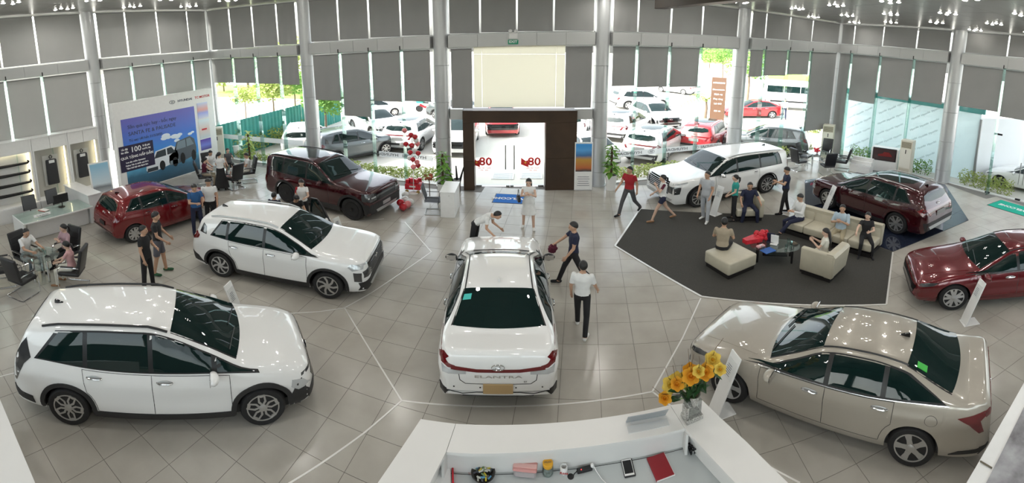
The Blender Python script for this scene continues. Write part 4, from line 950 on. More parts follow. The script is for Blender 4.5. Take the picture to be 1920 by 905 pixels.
def finish_tucson(c):
    L = c.L
    c.windows(1.14, 4.06, 3.74, (2.44, 3.44), up=.055, rail=(2.15, 4.0, SILVERT)); c.screen(1.27, 2.10); c.arches(.06, c.pm); c.sill(.36, TRIMB); c.doors([1.44, 2.44, 3.38]); c.handles((2.26, 3.22), m=c.pm); c.mirrors(1.62); c.antenna(4.0); c.wipers(1.3)
    c.patch('rear_window', CARGLASS, 'rear', [(-.66, 1.22), (.66, 1.22), (.58, 1.50), (-.58, 1.50)], off=.006, rnd=1); c.patch('roof_glass', CARGLASS, 'top', [(2.25, .5), (2.25, -.5), (3.7, -.5), (3.7, .5)], off=.004, res=.2, rnd=1)
    c.patch('tail_bar', TAIL, 'rear', [(-.76, .98), (.76, .98), (.76, 1.04), (-.76, 1.04)], off=.008); c.sym('tail_lamp', TAIL, 'rear', [(.52, .82), (.62, .82), (.74, 1.02), (.64, 1.02)], off=.010); c.patch('tail_lamp_side', TAIL, 'side', [(L - .34, .98), (L - .14, .84), (L - .06, .96), (L - .20, 1.1)], off=.008)
    c.patch('rear_diffuser', CLAD, 'rear', [(-.8, .36), (.8, .36), (.84, .62), (-.84, .62)], off=.010); c.patch('skid_plate', SILVERT, 'rear', [(-.6, .38), (.6, .38), (.7, .50), (-.7, .50)], off=.02); c.plate('rear', .84, .5, .16, mat('grey_plate', (.25, .25, .25), .5)); c.emblem('rear', 1.12)
    c.patch('grille', GLOSSB, 'front', [(-.8, .5), (.8, .5), (.82, .84), (-.82, .84)], off=.008); c.patch('headlamp', LAMPC, 'side', [(.08, .55), (.24, .58), (.26, .76), (.1, .74)], off=.010)

def place_car(c, A, B_, side):
    """A = front wheel, B_ = rear wheel contact points (near side tyre edge); side=+1: the car's left side is near"""
    A, B_ = Vector(A).to_2d(), Vector(B_).to_2d(); d = (A - B_).normalized(); n = Vector((-d.y, d.x))     # n points to the car's left
    mid = (A + B_) / 2; xm = (c.X(c.sw[0]) + c.X(c.sw[1])) / 2
    ctr = mid - d * xm - n * (c.hw - .06) * side
    c.put((ctr.x, ctr.y), atan2(d.y, d.x))
CARS = {}
def car(key, S, fin, name, label, pm, A, B_, side):
    c = Car(S, name, label, pm); fin(c); place_car(c, A, B_, side); CARS[key] = c; return c
car('star', spec_star(), finish_star, 'minivan', 'white compact people carrier with black cladding, nearest car at the lower left', P_WHITE, G(498, 793), G(133, 793), -1)
car('creta', spec_creta(), finish_creta, 'crossover', 'white small crossover with slim silver roof rails behind the white people carrier', P_WHITE, G(615, 558), G(418, 518), -1)
_c = Car(spec_sedan(), 'sedan', 'white four door sedan seen from behind in the middle of the floor', P_WHITE); finish_elantra(_c); CARS['elantra'] = _c
_r = G(934, 742, .35); _f = G(937, 471, 1.40); _d = Vector((_f - _r).to_2d()).normalized(); _p = _r.to_2d() + _d * (_c.L / 2); _c.put((_p.x, _p.y), atan2(_d.y, _d.x))
car('accent', spec_sedan(L=4.535, W=1.765, H=1.46, fo=.86, wb=2.67, R=.315, rim='star', deck=1.09), finish_accent, 'sedan', 'champagne beige sedan beside the curved reception desk', P_BEIGE, G(1365, 750), G(1703, 870), 1)
car('hatch', spec_hatch(), finish_hatch, 'hatchback', 'small bright red hatchback in front of the blue poster board', P_RED, G(383, 411), G(256, 453), -1)
car('santafe', spec_box(4.42, 1.84, 1.80, .64, 2.7, .38, 'black', 1.12), finish_santafe, 'boxy_suv', 'dark red boxy suv with black roof rails by the left window', P_DRED, G(666, 413), G(536, 378), -1)
car('palisade', spec_box(4.98, 1.975, 1.75, .95, 2.9, .385, 'multi', 1.10), finish_palisade, 'large_suv', 'large white suv with chrome grille by the right window', P_WHITE, G(1303, 389), G(1440, 360), 1)
car('tucson', spec_tucson(), finish_tucson, 'suv', 'dark red suv with silver roof rails on the dark glossy platform', P_DRED, G(1556, 392), G(1672, 436), 1)
car('red_sedan', spec_sedan(L=4.62, rim='five'), finish_accent, 'sedan', 'cherry red sedan cut off by the right picture edge', P_RED2, G(1790, 580), G(1990, 560), 1)

# the crossover's far front door stands open
_c = CARS['creta']; _dr = root('open_door', (_c.X(1.30), _c.hw - .03, 0), radians(-36)); _dr.parent = _c.root
_MX = Matrix(((-1, 0, 0), (0, 0, 1), (0, 1, 0)))
B().prism([(0, .36), (.95, .36), (1.0, .6), (1.0, 1.02), (0, .98)], -.05, .05, M=_MX).build('door_skin', P_WHITE, _dr, fix=True)
B().prism([(.02, .99), (1.0, 1.03), (.92, 1.5), (.62, 1.56), (.42, 1.45)], -.018, .018, M=_MX).build('door_frame', TRIMB, _dr, fix=True)
B().prism([(.14, 1.03), (.95, 1.06), (.87, 1.46), (.62, 1.52), (.46, 1.42)], -.022, .022, M=_MX).build('door_window', CARGLASS, _dr, fix=True)
B().prism([(.1, .5), (.9, .5), (.9, .9), (.1, .88)], -.07, -.05, M=_MX).build('door_card', TRIMB, _dr, fix=True)
# ================================================================ PEOPLE
SKIN = mat('skin', (.50, .30, .20), .5, noise=.05, nscale=20); SKIN2 = mat('skin_fair', (.60, .40, .30), .5, noise=.04, nscale=20); HAIR = mat('hair_black', (.010, .009, .009), .4)
EYE = mat('eye_dark', (.02, .015, .012), .2); LIP = mat('lip', (.35, .12, .11), .5)
def cloth(n, c, r=.8): return mat('cloth_' + n, c, r, bump=.25, bscale=18, noise=.07, nscale=7)
CL = {k: cloth(k, v) for k, v in dict(black=(.012, .012, .014), navy=(.012, .016, .045), white=(.72, .72, .71), cream=(.70, .68, .60), blue=(.02, .09, .24), red=(.33, .012, .02), grey=(.075, .075, .08), lightgrey=(.45, .47, .50), tan=(.36, .30, .22),
      khaki=(.40, .34, .23), teal=(.02, .30, .26), mauve=(.42, .28, .31), pink=(.62, .36, .36), skyblue=(.42, .52, .60), denim=(.16, .20, .24), maroon=(.10, .01, .03), pattern=(.10, .10, .12)).items()}
def rotv(v, ax, a): return Matrix.Rotation(a, 3, ax) @ v
def ellip_loft(b, secs, n=14):
    """secs: (centre, xaxis*rx, yaxis*ry)"""
    rings = []
    for c, ax, ay in secs: rings.append([b.pt(c + ax * cos(2 * pi * i / n) + ay * sin(2 * pi * i / n)) for i in range(n)])
    for A, D in zip(rings, rings[1:]):
        for i in range(n): b.face((A[i], A[(i + 1) % n], D[(i + 1) % n], D[i]))
    b.face(rings[0][::-1]); b.face(rings[-1])
def capsule(b, p0, p1, r0, r1, n=10):
    d = (p1 - p0); L = d.length; t = d.normalized(); x = t.orthogonal().normalized(); y = t.cross(x); secs = []
    for k in (-.96, -.7, -.35, 0): secs.append((p0 + t * r0 * k, x * r0 * sqrt(1 - k * k), y * r0 * sqrt(1 - k * k)))
    secs.append(((p0 + p1) / 2, x * (r0 + r1) / 2, y * (r0 + r1) / 2))
    for k in (0, .35, .7, .96): secs.append((p1 + t * r1 * k, x * r1 * sqrt(1 - k * k), y * r1 * sqrt(1 - k * k)))
    ellip_loft(b, secs, n)
def person(label, loc, ang, h=1.70, sit=None, lean=0, turn=0, leg=((0, 0, 4), (0, 0, 4)), arm=((5, 8, 12, 0), (5, 8, 12, 0)), head=(0, 0), top='white', bot='black', sleeve=.55, blong=1.0,
           shoe='black', hair='short', female=False, skirt=None, longs=False, skin=None, hem=.02, fat=1.0, waistup=False, group=None, collar=None, over=None):
    """leg: (forward deg, knee bend deg, splay deg) left,right; arm: (forward, out, elbow, inward turn of forearm); sit = seat height"""
    k = h / 1.70; skin = skin or (SKIN2 if female else SKIN); R_ = radians
    pel = Vector((0, 0, 0)); S = lambda v: v * k
    sw, hw = (.150, .098) if female else (.176, .09)
    def sp(t, side=0.0, fwd=0.0):                      # point up the spine, bending with the lean
        a = R_(lean) * min(1, max(0, t / .3)); v = Vector((fwd, side, 0)); up = Vector((sin(R_(lean) * .75), 0, cos(R_(lean) * .75))) * max(0, t) if t > 0 else Vector((0, 0, t))
        fw = Vector((cos(R_(lean)), 0, -sin(R_(lean)))); tw = R_(turn) * min(1, max(0, t / .45)); lat = rotv(Vector((0, 1, 0)), 'Z', tw)
        return up + fw * fwd + lat * side
    P = {}; ups = Vector((sin(R_(lean)), 0, cos(R_(lean))))
    for i, s in ((0, 1), (1, -1)):
        a, kb, spl = leg[i]; hip = Vector((0, s * hw, -.03)); d = Vector((sin(R_(a)), 0, -cos(R_(a)))); d = Vector((d.x, s * sin(R_(spl)), d.z)).normalized()
        kn = hip + d * .43; a2 = R_(a - kb); d2 = Vector((sin(a2), s * sin(R_(spl)) * .4, -cos(a2))).normalized(); an = kn + d2 * .41
        fa = 0.0 if abs(a - kb) < 50 else R_(a - kb) * .0
        toe = an + Vector((cos(fa) * .15, s * .03, -.045))
        if not sit and kb - a > 30: toe = an + Vector((.11, s * .02, -.10))
        P['hip%d' % i], P['kn%d' % i], P['an%d' % i], P['toe%d' % i] = hip, kn, an, toe
        sh = sp(.47, s * sw); af, ao, el, inw = arm[i]
        base = rotv(Vector((0, 0, -1)), 'Y', -R_(af)); ua = Vector((base.x, 0, base.z)); ua = (ua * cos(R_(ao)) + Vector((0, s, 0)) * sin(R_(ao)))
        ua = rotv(ua, 'Z', R_(turn)); ua = rotv(ua, 'Y', R_(lean) * .3)
        elb = sh + ua * .28; fb = rotv(Vector((0, 0, -1)), 'Y', -R_(af + el)); fb = Vector((fb.x, s * sin(R_(ao)) * .5, fb.z)).normalized(); fb = rotv(fb, 'Z', -s * R_(inw) + R_(turn))
        wr = elb + fb * .24; P['sh%d' % i], P['el%d' % i], P['wr%d' % i], P['hd%d' % i] = sh, elb, wr, wr + fb * .07
    b = B(); X, Y = Vector((1, 0, 0)), Vector((0, 1, 0)); fx = fat
    T = [(-.10, .085, .10), (-.05, .108, .15), (0, .118 * fx, .168 if female else .165), (.07, .110 * fx, .155 if female else .158), (.16, .098 * fx, .125 if female else .145), (.28, .112 * fx, .142 if female else .165), (.38, .122 if female else .118, .152 if female else .178), (.455, .095, .150 if female else .178), (.50, .070, .10), (.54, .055, .062)]
    secs = []
    for t, rx, ry in T:
        c = sp(t, 0, 0 if t < .3 else -.01); tw = R_(turn) * min(1, max(0, t / .45)); lat = rotv(Y, 'Z', tw); f = Vector((cos(R_(lean) * min(1, max(0, t / .3))), 0, -sin(R_(lean) * min(1, max(0, t / .3))))); f = rotv(f, 'Z', tw * .7)
        secs.append((c, f * rx, lat * ry))
    ellip_loft(b, secs, 18)
    hd = sp(.54) + ups * .13 + Vector((.02, 0, 0)); HM = Matrix.Rotation(R_(head[0] + turn), 3, 'Z') @ Matrix.Rotation(R_(lean * .6 + head[1]), 3, 'Y')
    capsule(b, sp(.50), hd - HM @ Vector((.015, 0, .05)), .052, .05)
    b.sph(hd, (.096, .076, .116), 16, 12, M=HM); b.sph(hd + HM @ Vector((.035, 0, -.065)), (.055, .05, .05), 12, 8, M=HM); b.sph(hd + HM @ Vector((.098, 0, -.02)), (.02, .014, .026), 8, 6, M=HM)
    for s in (-1, 1): b.sph(hd + HM @ Vector((0, s * .079, -.015)), (.022, .012, .032), 8, 6, M=HM)
    segs = []; ls = 1.16 if blong > .55 else 1.12
    for i in (0, 1):
        fm = .92 if female else 1.0; tr = (1.12 if blong > .9 else 1.0)
        capsule(b, P['hip%d' % i], P['kn%d' % i], .083 * fm, .058 * fm * tr); capsule(b, P['kn%d' % i], P['an%d' % i], .056 * fm * tr, (.052 if blong > .9 else .040) * fm)
        an, toe = P['an%d' % i], P['toe%d' % i]; fdir = (toe - an); capsule(b, an + Vector((-.035, 0, -.035)), toe + Vector((0, 0, .0)), .042, .036)
        if blong < .9 and blong > 0: capsule(b, P['hip%d' % i], P['hip%d' % i].lerp(P['kn%d' % i], min(1, blong * 2)), .092, .082)
        at = 1.28 if sleeve > 0 else 1.0
        capsule(b, P['sh%d' % i], P['sh%d' % i].lerp(P['el%d' % i], min(1, max(.15, sleeve * 1.0)) if sleeve < 1 else 1), .053 * fm, .051 * fm); capsule(b, P['sh%d' % i], P['el%d' % i], .046 * fm, .038 * fm)
        capsule(b, P['el%d' % i], P['wr%d' % i], .040 * fm * (1.15 if sleeve > 1.5 else 1), .028 * (1.2 if sleeve > 1.5 else 1)); capsule(b, P['wr%d' % i], P['hd%d' % i], .028, .034)
    if skirt:
        L = skirt; s0, s1 = P['hip0'].lerp(P['hip1'], .5), P['kn0'].lerp(P['kn1'], .5); d = (s1 - s0).normalized() if sit else Vector((0, 0, -1)); sec = []
        for t in (-.06, .04, .2, L * .6, L): sec.append((s0 + d * (t), (X if not sit else Vector((0, 0, 1))) * (.105 + .16 * max(0, t)), Y * (.15 + .20 * max(0, t))))
        ellip_loft(b, sec, 18)
    me0 = b.mesh('tmp', SKIN, 0); o = bpy.data.objects.new('tmp', me0)
    rm = o.modifiers.new('r', 'REMESH'); rm.mode = 'VOXEL'; rm.voxel_size = .0165; rm.use_smooth_shade = True
    sm = o.modifiers.new('s', 'SMOOTH'); sm.factor = .5; sm.iterations = 3
    me = evaluated_mesh(o); bpy.data.objects.remove(o); bpy.data.meshes.remove(me0)
    nF = len(me.polygons); ctr = np.empty(nF * 3, np.float32); me.polygons.foreach_get('center', ctr); ctr = ctr.reshape(-1, 3)
    def seg(a, d, r0, r1):
        a, d = np.array(a), np.array(d); v = d - a; t = np.clip(((ctr - a) @ v) / (v @ v), 0, 1); q = np.linalg.norm(ctr - (a + t[:, None] * v), axis=1) - (r0 + (r1 - r0) * t); return q, t
    cand = []; mat_of = []
    M_SK, M_TOP, M_BOT, M_SH, M_OV = 0, 1, 2, 3, 4
    q, t = seg(sp(-.06), sp(.50), .14, .125); tt = -.06 + t * .56; cand.append(q); mat_of.append(np.where(tt < hem, M_BOT, M_TOP))
    q, t = seg(sp(.36, -.09), sp(.36, .09), .10, .10); cand.append(q); mat_of.append(np.full(nF, M_TOP))
    q, t = seg(sp(.535), hd, .05, .09); cand.append(q); mat_of.append(np.full(nF, M_SK))
    q, t = seg(hd, hd + Vector((0, 0, .01)), .10, .10); cand.append(q); mat_of.append(np.full(nF, M_SK))
    for i in (0, 1):
        q, t = seg(P['sh%d' % i], P['el%d' % i], .05, .045); cand.append(q); mat_of.append(np.where(t < (sleeve if sleeve < 1 else 2), M_OV if over and i == over[0] else M_TOP, M_SK))
        q, t = seg(P['el%d' % i], P['wr%d' % i], .04, .03); cand.append(q); mat_of.append(np.full(nF, M_TOP if sleeve > 1.5 else M_SK))
        q, t = seg(P['wr%d' % i], P['hd%d' % i], .03, .034); cand.append(q); mat_of.append(np.full(nF, M_SK))
        q, t = seg(P['hip%d' % i], P['kn%d' % i], .085, .06); cand.append(q); mat_of.append(np.where(t * .5 < blong, M_BOT, M_SK))
        q, t = seg(P['kn%d' % i], P['an%d' % i], .056, .045); cand.append(q); mat_of.append(np.where(.5 + t * .5 < blong, M_BOT, M_SK))
        q, t = seg(P['an%d' % i] + Vector((-.035, 0, -.035)), P['toe%d' % i], .045, .04); cand.append(q); mat_of.append(np.full(nF, M_SH))
    if skirt:
        s0 = P['hip0'].lerp(P['hip1'], .5); s1 = P['kn0'].lerp(P['kn1'], .5); d = (s1 - s0).normalized() if sit else Vector((0, 0, -1))
        q, t = seg(s0, s0 + d * skirt, .16, .24); rw_ = (ctr - np.array(s0)) @ np.array(d); q = np.where(rw_ > skirt + .012, 9.0, q - .02); cand.append(q); mat_of.append(np.full(nF, M_BOT))
    n0, n1 = np.array(sp(.505)), np.array(hd); nv = n1 - n0; nt_ = ((ctr - n0) @ nv) / (nv @ nv); nd = np.linalg.norm(ctr - (n0 + np.clip(nt_, 0, 1)[:, None] * nv), axis=1)
    idx = np.argmin(np.stack(cand), axis=0); mi = np.stack(mat_of)[idx, np.arange(nF)].astype(np.int32); mi[(nt_ > .12) & (nd < .085)] = M_SK; mi[nt_ > .55] = np.where(nd[nt_ > .55] < .2, M_SK, mi[nt_ > .55])
    zmin = min(P['an0'].z, P['an1'].z, P['toe0'].z + .04, P['toe1'].z + .04) - .078
    me.materials.clear()
    for m in (skin, CL[top], CL[bot], CL[shoe] if shoe in CL else mat('shoe_' + shoe, dict(white_shoe=(.75, .75, .73), sandal=(.30, .16, .08), green=(.02, .10, .04))[shoe], .6), CL[over[1]] if over else CL[top]): me.materials.append(m)
    me.polygons.foreach_set('material_index', mi); me.polygons.foreach_set('use_smooth', [True] * nF)
    # fingers, rooted in the palms
    f = B()
    for i, s in ((0, 1), (1, -1)):
        w_, hdp, el_ = P['wr%d' % i], P['hd%d' % i], P['el%d' % i]; d = (hdp - w_).normalized(); lat = d.cross(Vector((0, s, .3))).normalized(); nn = d.cross(lat).normalized()
        for j, ln in enumerate((.062, .072, .068, .054)):
            o0 = hdp + lat * (.027 - .018 * j) + d * .012; kn_ = o0 + d * ln * .55 + nn * .006; f.tube([o0 - d * .015, o0 + d * .01, kn_, kn_ + d * ln * .4 + nn * .022], [.0085, .009, .0082, .0065], 6)
        o0 = w_ + d * .035 + lat * .024; f.tube([o0, o0 + lat * .028 + d * .018, o0 + lat * .034 + d * .05], [.011, .010, .0075], 6)
    bm = bmesh.new(); bm.from_mesh(me); fm_ = f.mesh('tmp', skin, 60); bm.from_mesh(fm_); bmesh.ops.recalc_face_normals(bm, faces=list(bm.faces)); bm.to_mesh(me); bm.free(); bpy.data.meshes.remove(fm_)
    me.name = 'body'; rt = thing('person', label, 'person', loc, ang, group)
    z0 = (sit / k + .088) if sit else -zmin
    bo = link('body', me, rt); bo.location = (0, 0, z0 * k); bo.scale = (k, k, k)
    # hair and face
    hb = B(); HC = hd + HM @ Vector((-.010, 0, .016)); n, m = 18, 12; grid = []
    for j in range(m + 1):
        a = pi * j / m * (.80 if hair != 'bald' else .3); ring = []
        for i in range(n):
            p = 2 * pi * i / n; v = Vector((sin(a) * cos(p), sin(a) * sin(p), cos(a))); r = Vector((.108 * v.x, .089 * v.y, .120 * v.z))
            front = max(0, cos(p)); cp_ = cos(p); lim = .55 - .22 * cp_ if cp_ > 0 else .55 - .20 * cp_; aa = min(a, pi * lim * (1.0 if hair != 'short' else .93)); v = Vector((sin(aa) * cos(p), sin(aa) * sin(p), cos(aa))); r = Vector((.106 * v.x, .088 * v.y, .118 * v.z)); ring.append(hb.pt(HC + HM @ r))
        grid.append(ring)
    for A, D in zip(grid, grid[1:]):
        for i in range(n): hb.face((A[i], D[i], D[(i + 1) % n], A[(i + 1) % n]))
    hb.face(grid[-1])
    if hair == 'long':
        bk = [hd + HM @ Vector((-.075, 0, .02)), hd + HM @ Vector((-.10, 0, -.09)), sp(.42, 0, -.13), sp(.26, 0, -.145), sp(.14, 0, -.14)]
        ellip_loft(hb, [(p, X * rx, Y * ry) for p, rx, ry in zip(bk, (.05, .045, .035, .028, .012), (.078, .085, .085, .07, .035))], 12)
    if hair in ('pony', 'bun'):
        pl = [hd + HM @ Vector((-.10, 0, .03)), hd + HM @ Vector((-.145, 0, .0)), hd + HM @ Vector((-.15, 0, -.10)), hd + HM @ Vector((-.13, 0, -.20 if hair == 'pony' else -.10))]; hb.tube(pl, [.022, .032, .030, .010], 8)
    ho = hb.build('hair', HAIR, rt, 60); ho.location = bo.location; ho.scale = bo.scale
    for s in (-1, 1):
        e = B(); e.sph(hd + HM @ Vector((.086, s * .032, .005)), (.008, .014, .007), 8, 6, M=HM); e = e.build('eye', EYE, rt); e.location = bo.location; e.scale = bo.scale
    e = B(); e.sph(hd + HM @ Vector((.084, 0, -.065)), (.008, .024, .006), 8, 6, M=HM); e = e.build('mouth', LIP, rt); e.location = bo.location; e.scale = bo.scale
    rt['k'] = k
    return rt, {n_: (rt.matrix_basis @ Vector((v.x * k, v.y * k, (v.z + z0) * k))) for n_, v in P.items()}
def facing(p, rel): return atan2(-p[1], -p[0]) + radians(rel)
def stand(label, px, py, rel, **kw):
    p = G(px, py); return person(label, p, facing(p, rel), **kw)
REST = ((4, 9, 14, 10), (4, 9, 14, 10)); CROSS = ((28, 12, 92, 62), (24, 12, 88, 66)); PHONE = ((22, 8, 85, 30), (18, 8, 80, 34))
WALK = ((26, 8, 2), (-20, 22, 2)); WALK2 = ((-20, 24, 2), (26, 8, 2))
stand('young man in black clothes standing behind the white people carrier', 281, 541, 55, h=1.68, top='black', bot='black', leg=((2, 2, 4), (-2, 3, 5)), arm=((15, 8, 75, 40), (4, 9, 14, 10)), head=(10, 0))
stand('young man in black tee and patterned shorts with green sandals', 303, 512, 75, h=1.74, top='black', bot='pattern', blong=.42, shoe='green', leg=((8, 4, 4), (-6, 6, 4)), arm=((14, 8, 30, 10), (10, 8, 40, 20)), head=(5, 8))
stand('man in blue polo shirt looking down at phone beside red hatchback', 373, 440, 20, h=1.70, top='blue', bot='navy', arm=PHONE, head=(-10, 28))
stand('man in white shirt and black trousers behind the white crossover tail', 399, 428, -5, h=1.72, top='white', bot='black', arm=((4, 8, 20, 10), (4, 8, 20, 10)), head=(-20, 26))
stand('woman in white tee and black skirt standing at rear left table', 417, 356, 165, h=1.62, top='white', bot='black', female=True, hair='pony', skirt=.78, arm=((15, 6, 60, 20), (10, 8, 30, 10)), head=(-30, 10))
stand('long haired woman in white and red top by the boxy suv', 571, 425, -10, h=1.60, top='white', bot='black', female=True, hair='long', over=(1, 'red'), arm=((35, 12, 60, 20), (10, 8, 40, 20)), head=(-10, 20))
stand('person of whom only dark hair shows above white crossover roof', 520, 446, 150, h=1.46, top='navy', bot='black', head=(0, 10))
stand('person in black bending beside the open crossover door', 556, 448, 20, h=1.52, lean=28, top='black', bot='black', hair='bun', head=(0, 20), arm=((40, 8, 20, 10), (40, 8, 20, 10)))
stand('man in white shirt bending over the white sedan bonnet', 893, 472, 66, h=1.62, lean=76, top='white', bot='black', arm=((20, 8, 30, 0), (20, 8, 30, 0)), head=(10, -20), leg=((-8, 4, 6), (-8, 4, 6)))
LADY = stand('woman in short white dress with black handbag facing the viewer', 991, 428, -5, h=1.63, top='white', bot='white', female=True, hair='long', sleeve=.22, skirt=.40, blong=.05, shoe='white_shoe', arm=CROSS, leg=((6, 4, 5), (-4, 6, 6)), head=(0, 12))
WAVER = stand('man in navy tee striding left holding dark red cloth', 1074, 533, -80, h=1.66, top='navy', bot='black', leg=((-22, 18, 2), (24, 6, 2)), arm=((8, 8, 30, 0), (42, 10, 12, 10)), head=(0, 5), sleeve=.6)
stand('man in white tee and black jeans walking past the white sedan', 1090, 621, 170, h=1.56, top='white', bot='black', shoe='white_shoe', leg=((18, 6, 3), (-14, 12, 3)), arm=((-6, 10, 25, 10), (14, 12, 25, 0)), head=(15, 5), sleeve=.75)
stand('man in red polo and grey trousers walking near the potted plant', 1178, 401, -35, h=1.74, top='red', bot='grey', leg=WALK2, arm=((-16, 8, 20, 0), (22, 8, 25, 0)), head=(-8, 5), shoe='black')
stand('woman in white tee with maroon sleeves and navy shorts walking', 1240, 413, -78, h=1.62, female=True, hair='pony', top='white', bot='navy', blong=.22, shoe='sandal', over=(0, 'maroon'), leg=WALK, arm=((30, 10, 125, 20), (12, 8, 40, 0)), head=(0, 0))
stand('man in pale grey shirt and trousers beside the white suv', 1321, 414, -25, h=1.72, top='lightgrey', bot='lightgrey', shoe='white_shoe', leg=((8, 4, 3), (-6, 8, 3)), arm=((6, 8, 30, 10), (4, 8, 30, 14)), head=(-12, 0))
stand('woman in teal tee behind the beige armchair looking left', 1374, 412, -80, h=1.58, female=True, hair='pony', top='teal', bot='black', arm=((4, 6, 50, 20), (4, 6, 40, 20)), head=(0, 0))
stand('man in navy tee checking a phone behind the sofa', 1469, 400, -80, h=1.72, top='navy', bot='black', arm=((20, 8, 85, 30), (16, 8, 60, 20)), head=(0, 20), leg=((10, 4, 3), (-8, 6, 3)))
# ================================================================ FURNITURE
def rb(name, c, d, m, parent, bev=.01, rz=0.0, R=None): return B().box(c, d, rz=rz, R=R, bev=bev).build(name, m, parent)
# ---- leather cantilever armchair
def make_chair(label, lm=LEATHER):
    t = thing('armchair_cantilever', label, 'chair')
    rb('seat', (.0, 0, .44), (.52, .50, .10), lm, t, .035)
    Rb = Matrix.Rotation(radians(-13), 3, 'Y'); bk = rb('backrest', (-.30, 0, .80), (.09, .50, .68), lm, t, .035, R=Rb)
    for z in (.62, .80, .98): rb('seam', (-.245 - (z - .80) * .23, 0, z), (.012, .46, .014), BLACK, bk, .004, R=Rb)
    for s in (-1, 1):
        B().tube([(-.30, s * .27, .015), (.18, s * .27, .015), (.25, s * .27, .03), (.27, s * .27, .09), (.25, s * .27, .56), (.21, s * .27, .63), (.14, s * .27, .655), (-.20, s * .27, .655), (-.27, s * .25, .63)], .014, 8).build('frame_tube', CHROME, t)
        rb('armrest', (.0, s * .27, .675), (.32, .05, .035), lm, t, .012)
    B().tube([(-.30, -.27, .015), (-.32, -.2, .015), (-.32, .2, .015), (-.30, .27, .015)], .014, 8).build('base_bar', CHROME, t)
    B().tube([(.18, -.27, .40), (.16, 0, .39), (.18, .27, .40)], .012, 8).build('seat_bar', CHROME, t); return t
_ch = [None]
def chair_at(p, ang, label, group):
    if _ch[0] is None: _ch[0] = make_chair(label); o = _ch[0]; o.location = (p[0], p[1], 0); o.rotation_euler = (0, 0, ang); o['group'] = group
    else: o = dup(_ch[0], (p[0], p[1], 0), ang, label, group)
    return o
def glass_table(p, r, label):
    t = thing('round_glass_table', label, 'table', (p[0], p[1], 0))
    B().lathe([(0, .735), (r, .735), (r + .004, .741), (r, .747), (0, .747)], n=40).build('glass_top', TABLEG, t, 30); B().lathe([(0, .40), (r * .55, .40), (r * .55, .408), (0, .408)], n=32).build('glass_shelf', TABLEG, t, 30)
    for k in range(3):
        a = 2 * pi * k / 3 + .5; B().cyl((r * .42 * cos(a), r * .42 * sin(a), 0), (r * .42 * cos(a), r * .42 * sin(a), .735), .035, n=16).build('leg', CHROME, t)
    return t
def ang_to(a, b): return atan2(b[1] - a[1], b[0] - a[0])
# left front set
TL = Vector((-10.34, 3.74, 0)); glass_table(TL, .48, 'round glass table with chrome legs at the front left')
SET = {'A': (-11.02, 3.62), 'B': (-10.72, 2.90), 'C': (-9.98, 3.10), 'D': (-10.62, 4.58), 'E': (-9.62, 4.22)}
for k_, lab in (('A', 'black leather chair under the man in white polo'), ('B', 'empty black leather chair at the left picture edge'), ('C', 'empty black leather chair with its back to viewer at the front left table'), ('D', 'black leather chair under the woman in mauve blouse'), ('E', 'black leather chair under the person in pink shirt')):
    chair_at(SET[k_], ang_to(SET[k_], TL) + dict(A=.1, B=.2, C=-.1, D=-.1, E=.15)[k_], lab, 'leather chairs at the front left table')
SITL = ((82, 84, 8), (80, 86, 8))
def seated(label, p, ang, fwd=-.02, sit=.475, **kw):
    q = (p[0] + cos(ang) * fwd, p[1] + sin(ang) * fwd, 0); kw.setdefault('leg', SITL); return person(label, q, ang, sit=sit, **kw)
seated('man in white polo sitting forward at the front left glass table', SET['A'], ang_to(SET['A'], TL) + .1, h=1.70, top='white', bot='denim', lean=16, arm=((48, 8, 40, 15), (48, 8, 40, 15)), head=(-10, 0), sleeve=.7)
seated('woman in mauve blouse sitting with arms crossed', SET['D'], ang_to(SET['D'], TL) - .1, h=1.60, female=True, hair='pony', top='mauve', bot='black', sleeve=2, arm=CROSS, head=(-25, 5))
seated('person in pink shirt with ponytail sitting at the front left table', SET['E'], ang_to(SET['E'], TL) + .15, h=1.52, female=True, hair='pony', top='pink', bot='cream', arm=((35, 6, 30, 20), (35, 6, 30, 20)), head=(0, 8), shoe='sandal', lean=8)
tg = thing('mobile_phone', 'small dark phone lying on the front left glass table', 'phone', TL + Vector((.22, .12, .748)), .5); rb('casing', (0, 0, .006), (.15, .075, .012), BLACK, tg, .004); rb('screen', (0, 0, .0125), (.135, .065, .002), GLOSSB, tg, 0)
for k in range(2): tag(B().lathe([(.0, 0), (.03, 0), (.034, .10), (.031, .10), (.028, .006), (0, .006)], (TL.x - .1 + .12 * k, TL.y + .14, .748), 14).build('drinking_glass', TABLEG), 'clear drinking glass on the front left glass table, %s one' % ('left', 'right')[k], 'glass', 'glasses on the front left table')
# left rear set
TB = G(420, 345, 0); TB = Vector((TB.x, TB.y, 0)); glass_table(TB, .45, 'round glass table at the rear left corner by the fence view')
rear = {}
for k_, px, py, lab in (('f', 440, 352, 'black leather chair with its back to viewer at rear left table'), ('r', 466, 340, 'black leather chair under the man at the right of rear left table'), ('l', 386, 348, 'black leather chair under the woman at the left of rear left table'), ('b', 397, 332, 'black leather chair beside the blue poster board edge')):
    p = G(px, py); rear[k_] = p; chair_at(p, ang_to(p, TB), lab, 'leather chairs at the rear left table')
seated('man in white shirt sitting at the rear left table', rear['b'], ang_to(rear['b'], TB), h=1.66, top='white', bot='lightgrey', lean=14, head=(0, 20), arm=((40, 6, 30, 15), (40, 6, 30, 15)))
seated('woman in dark top sitting in profile at the rear left table', rear['l'], ang_to(rear['l'], TB), h=1.56, female=True, hair='bun', top='maroon', bot='tan', lean=10, arm=((40, 6, 30, 15), (40, 6, 30, 15)), sleeve=.3)
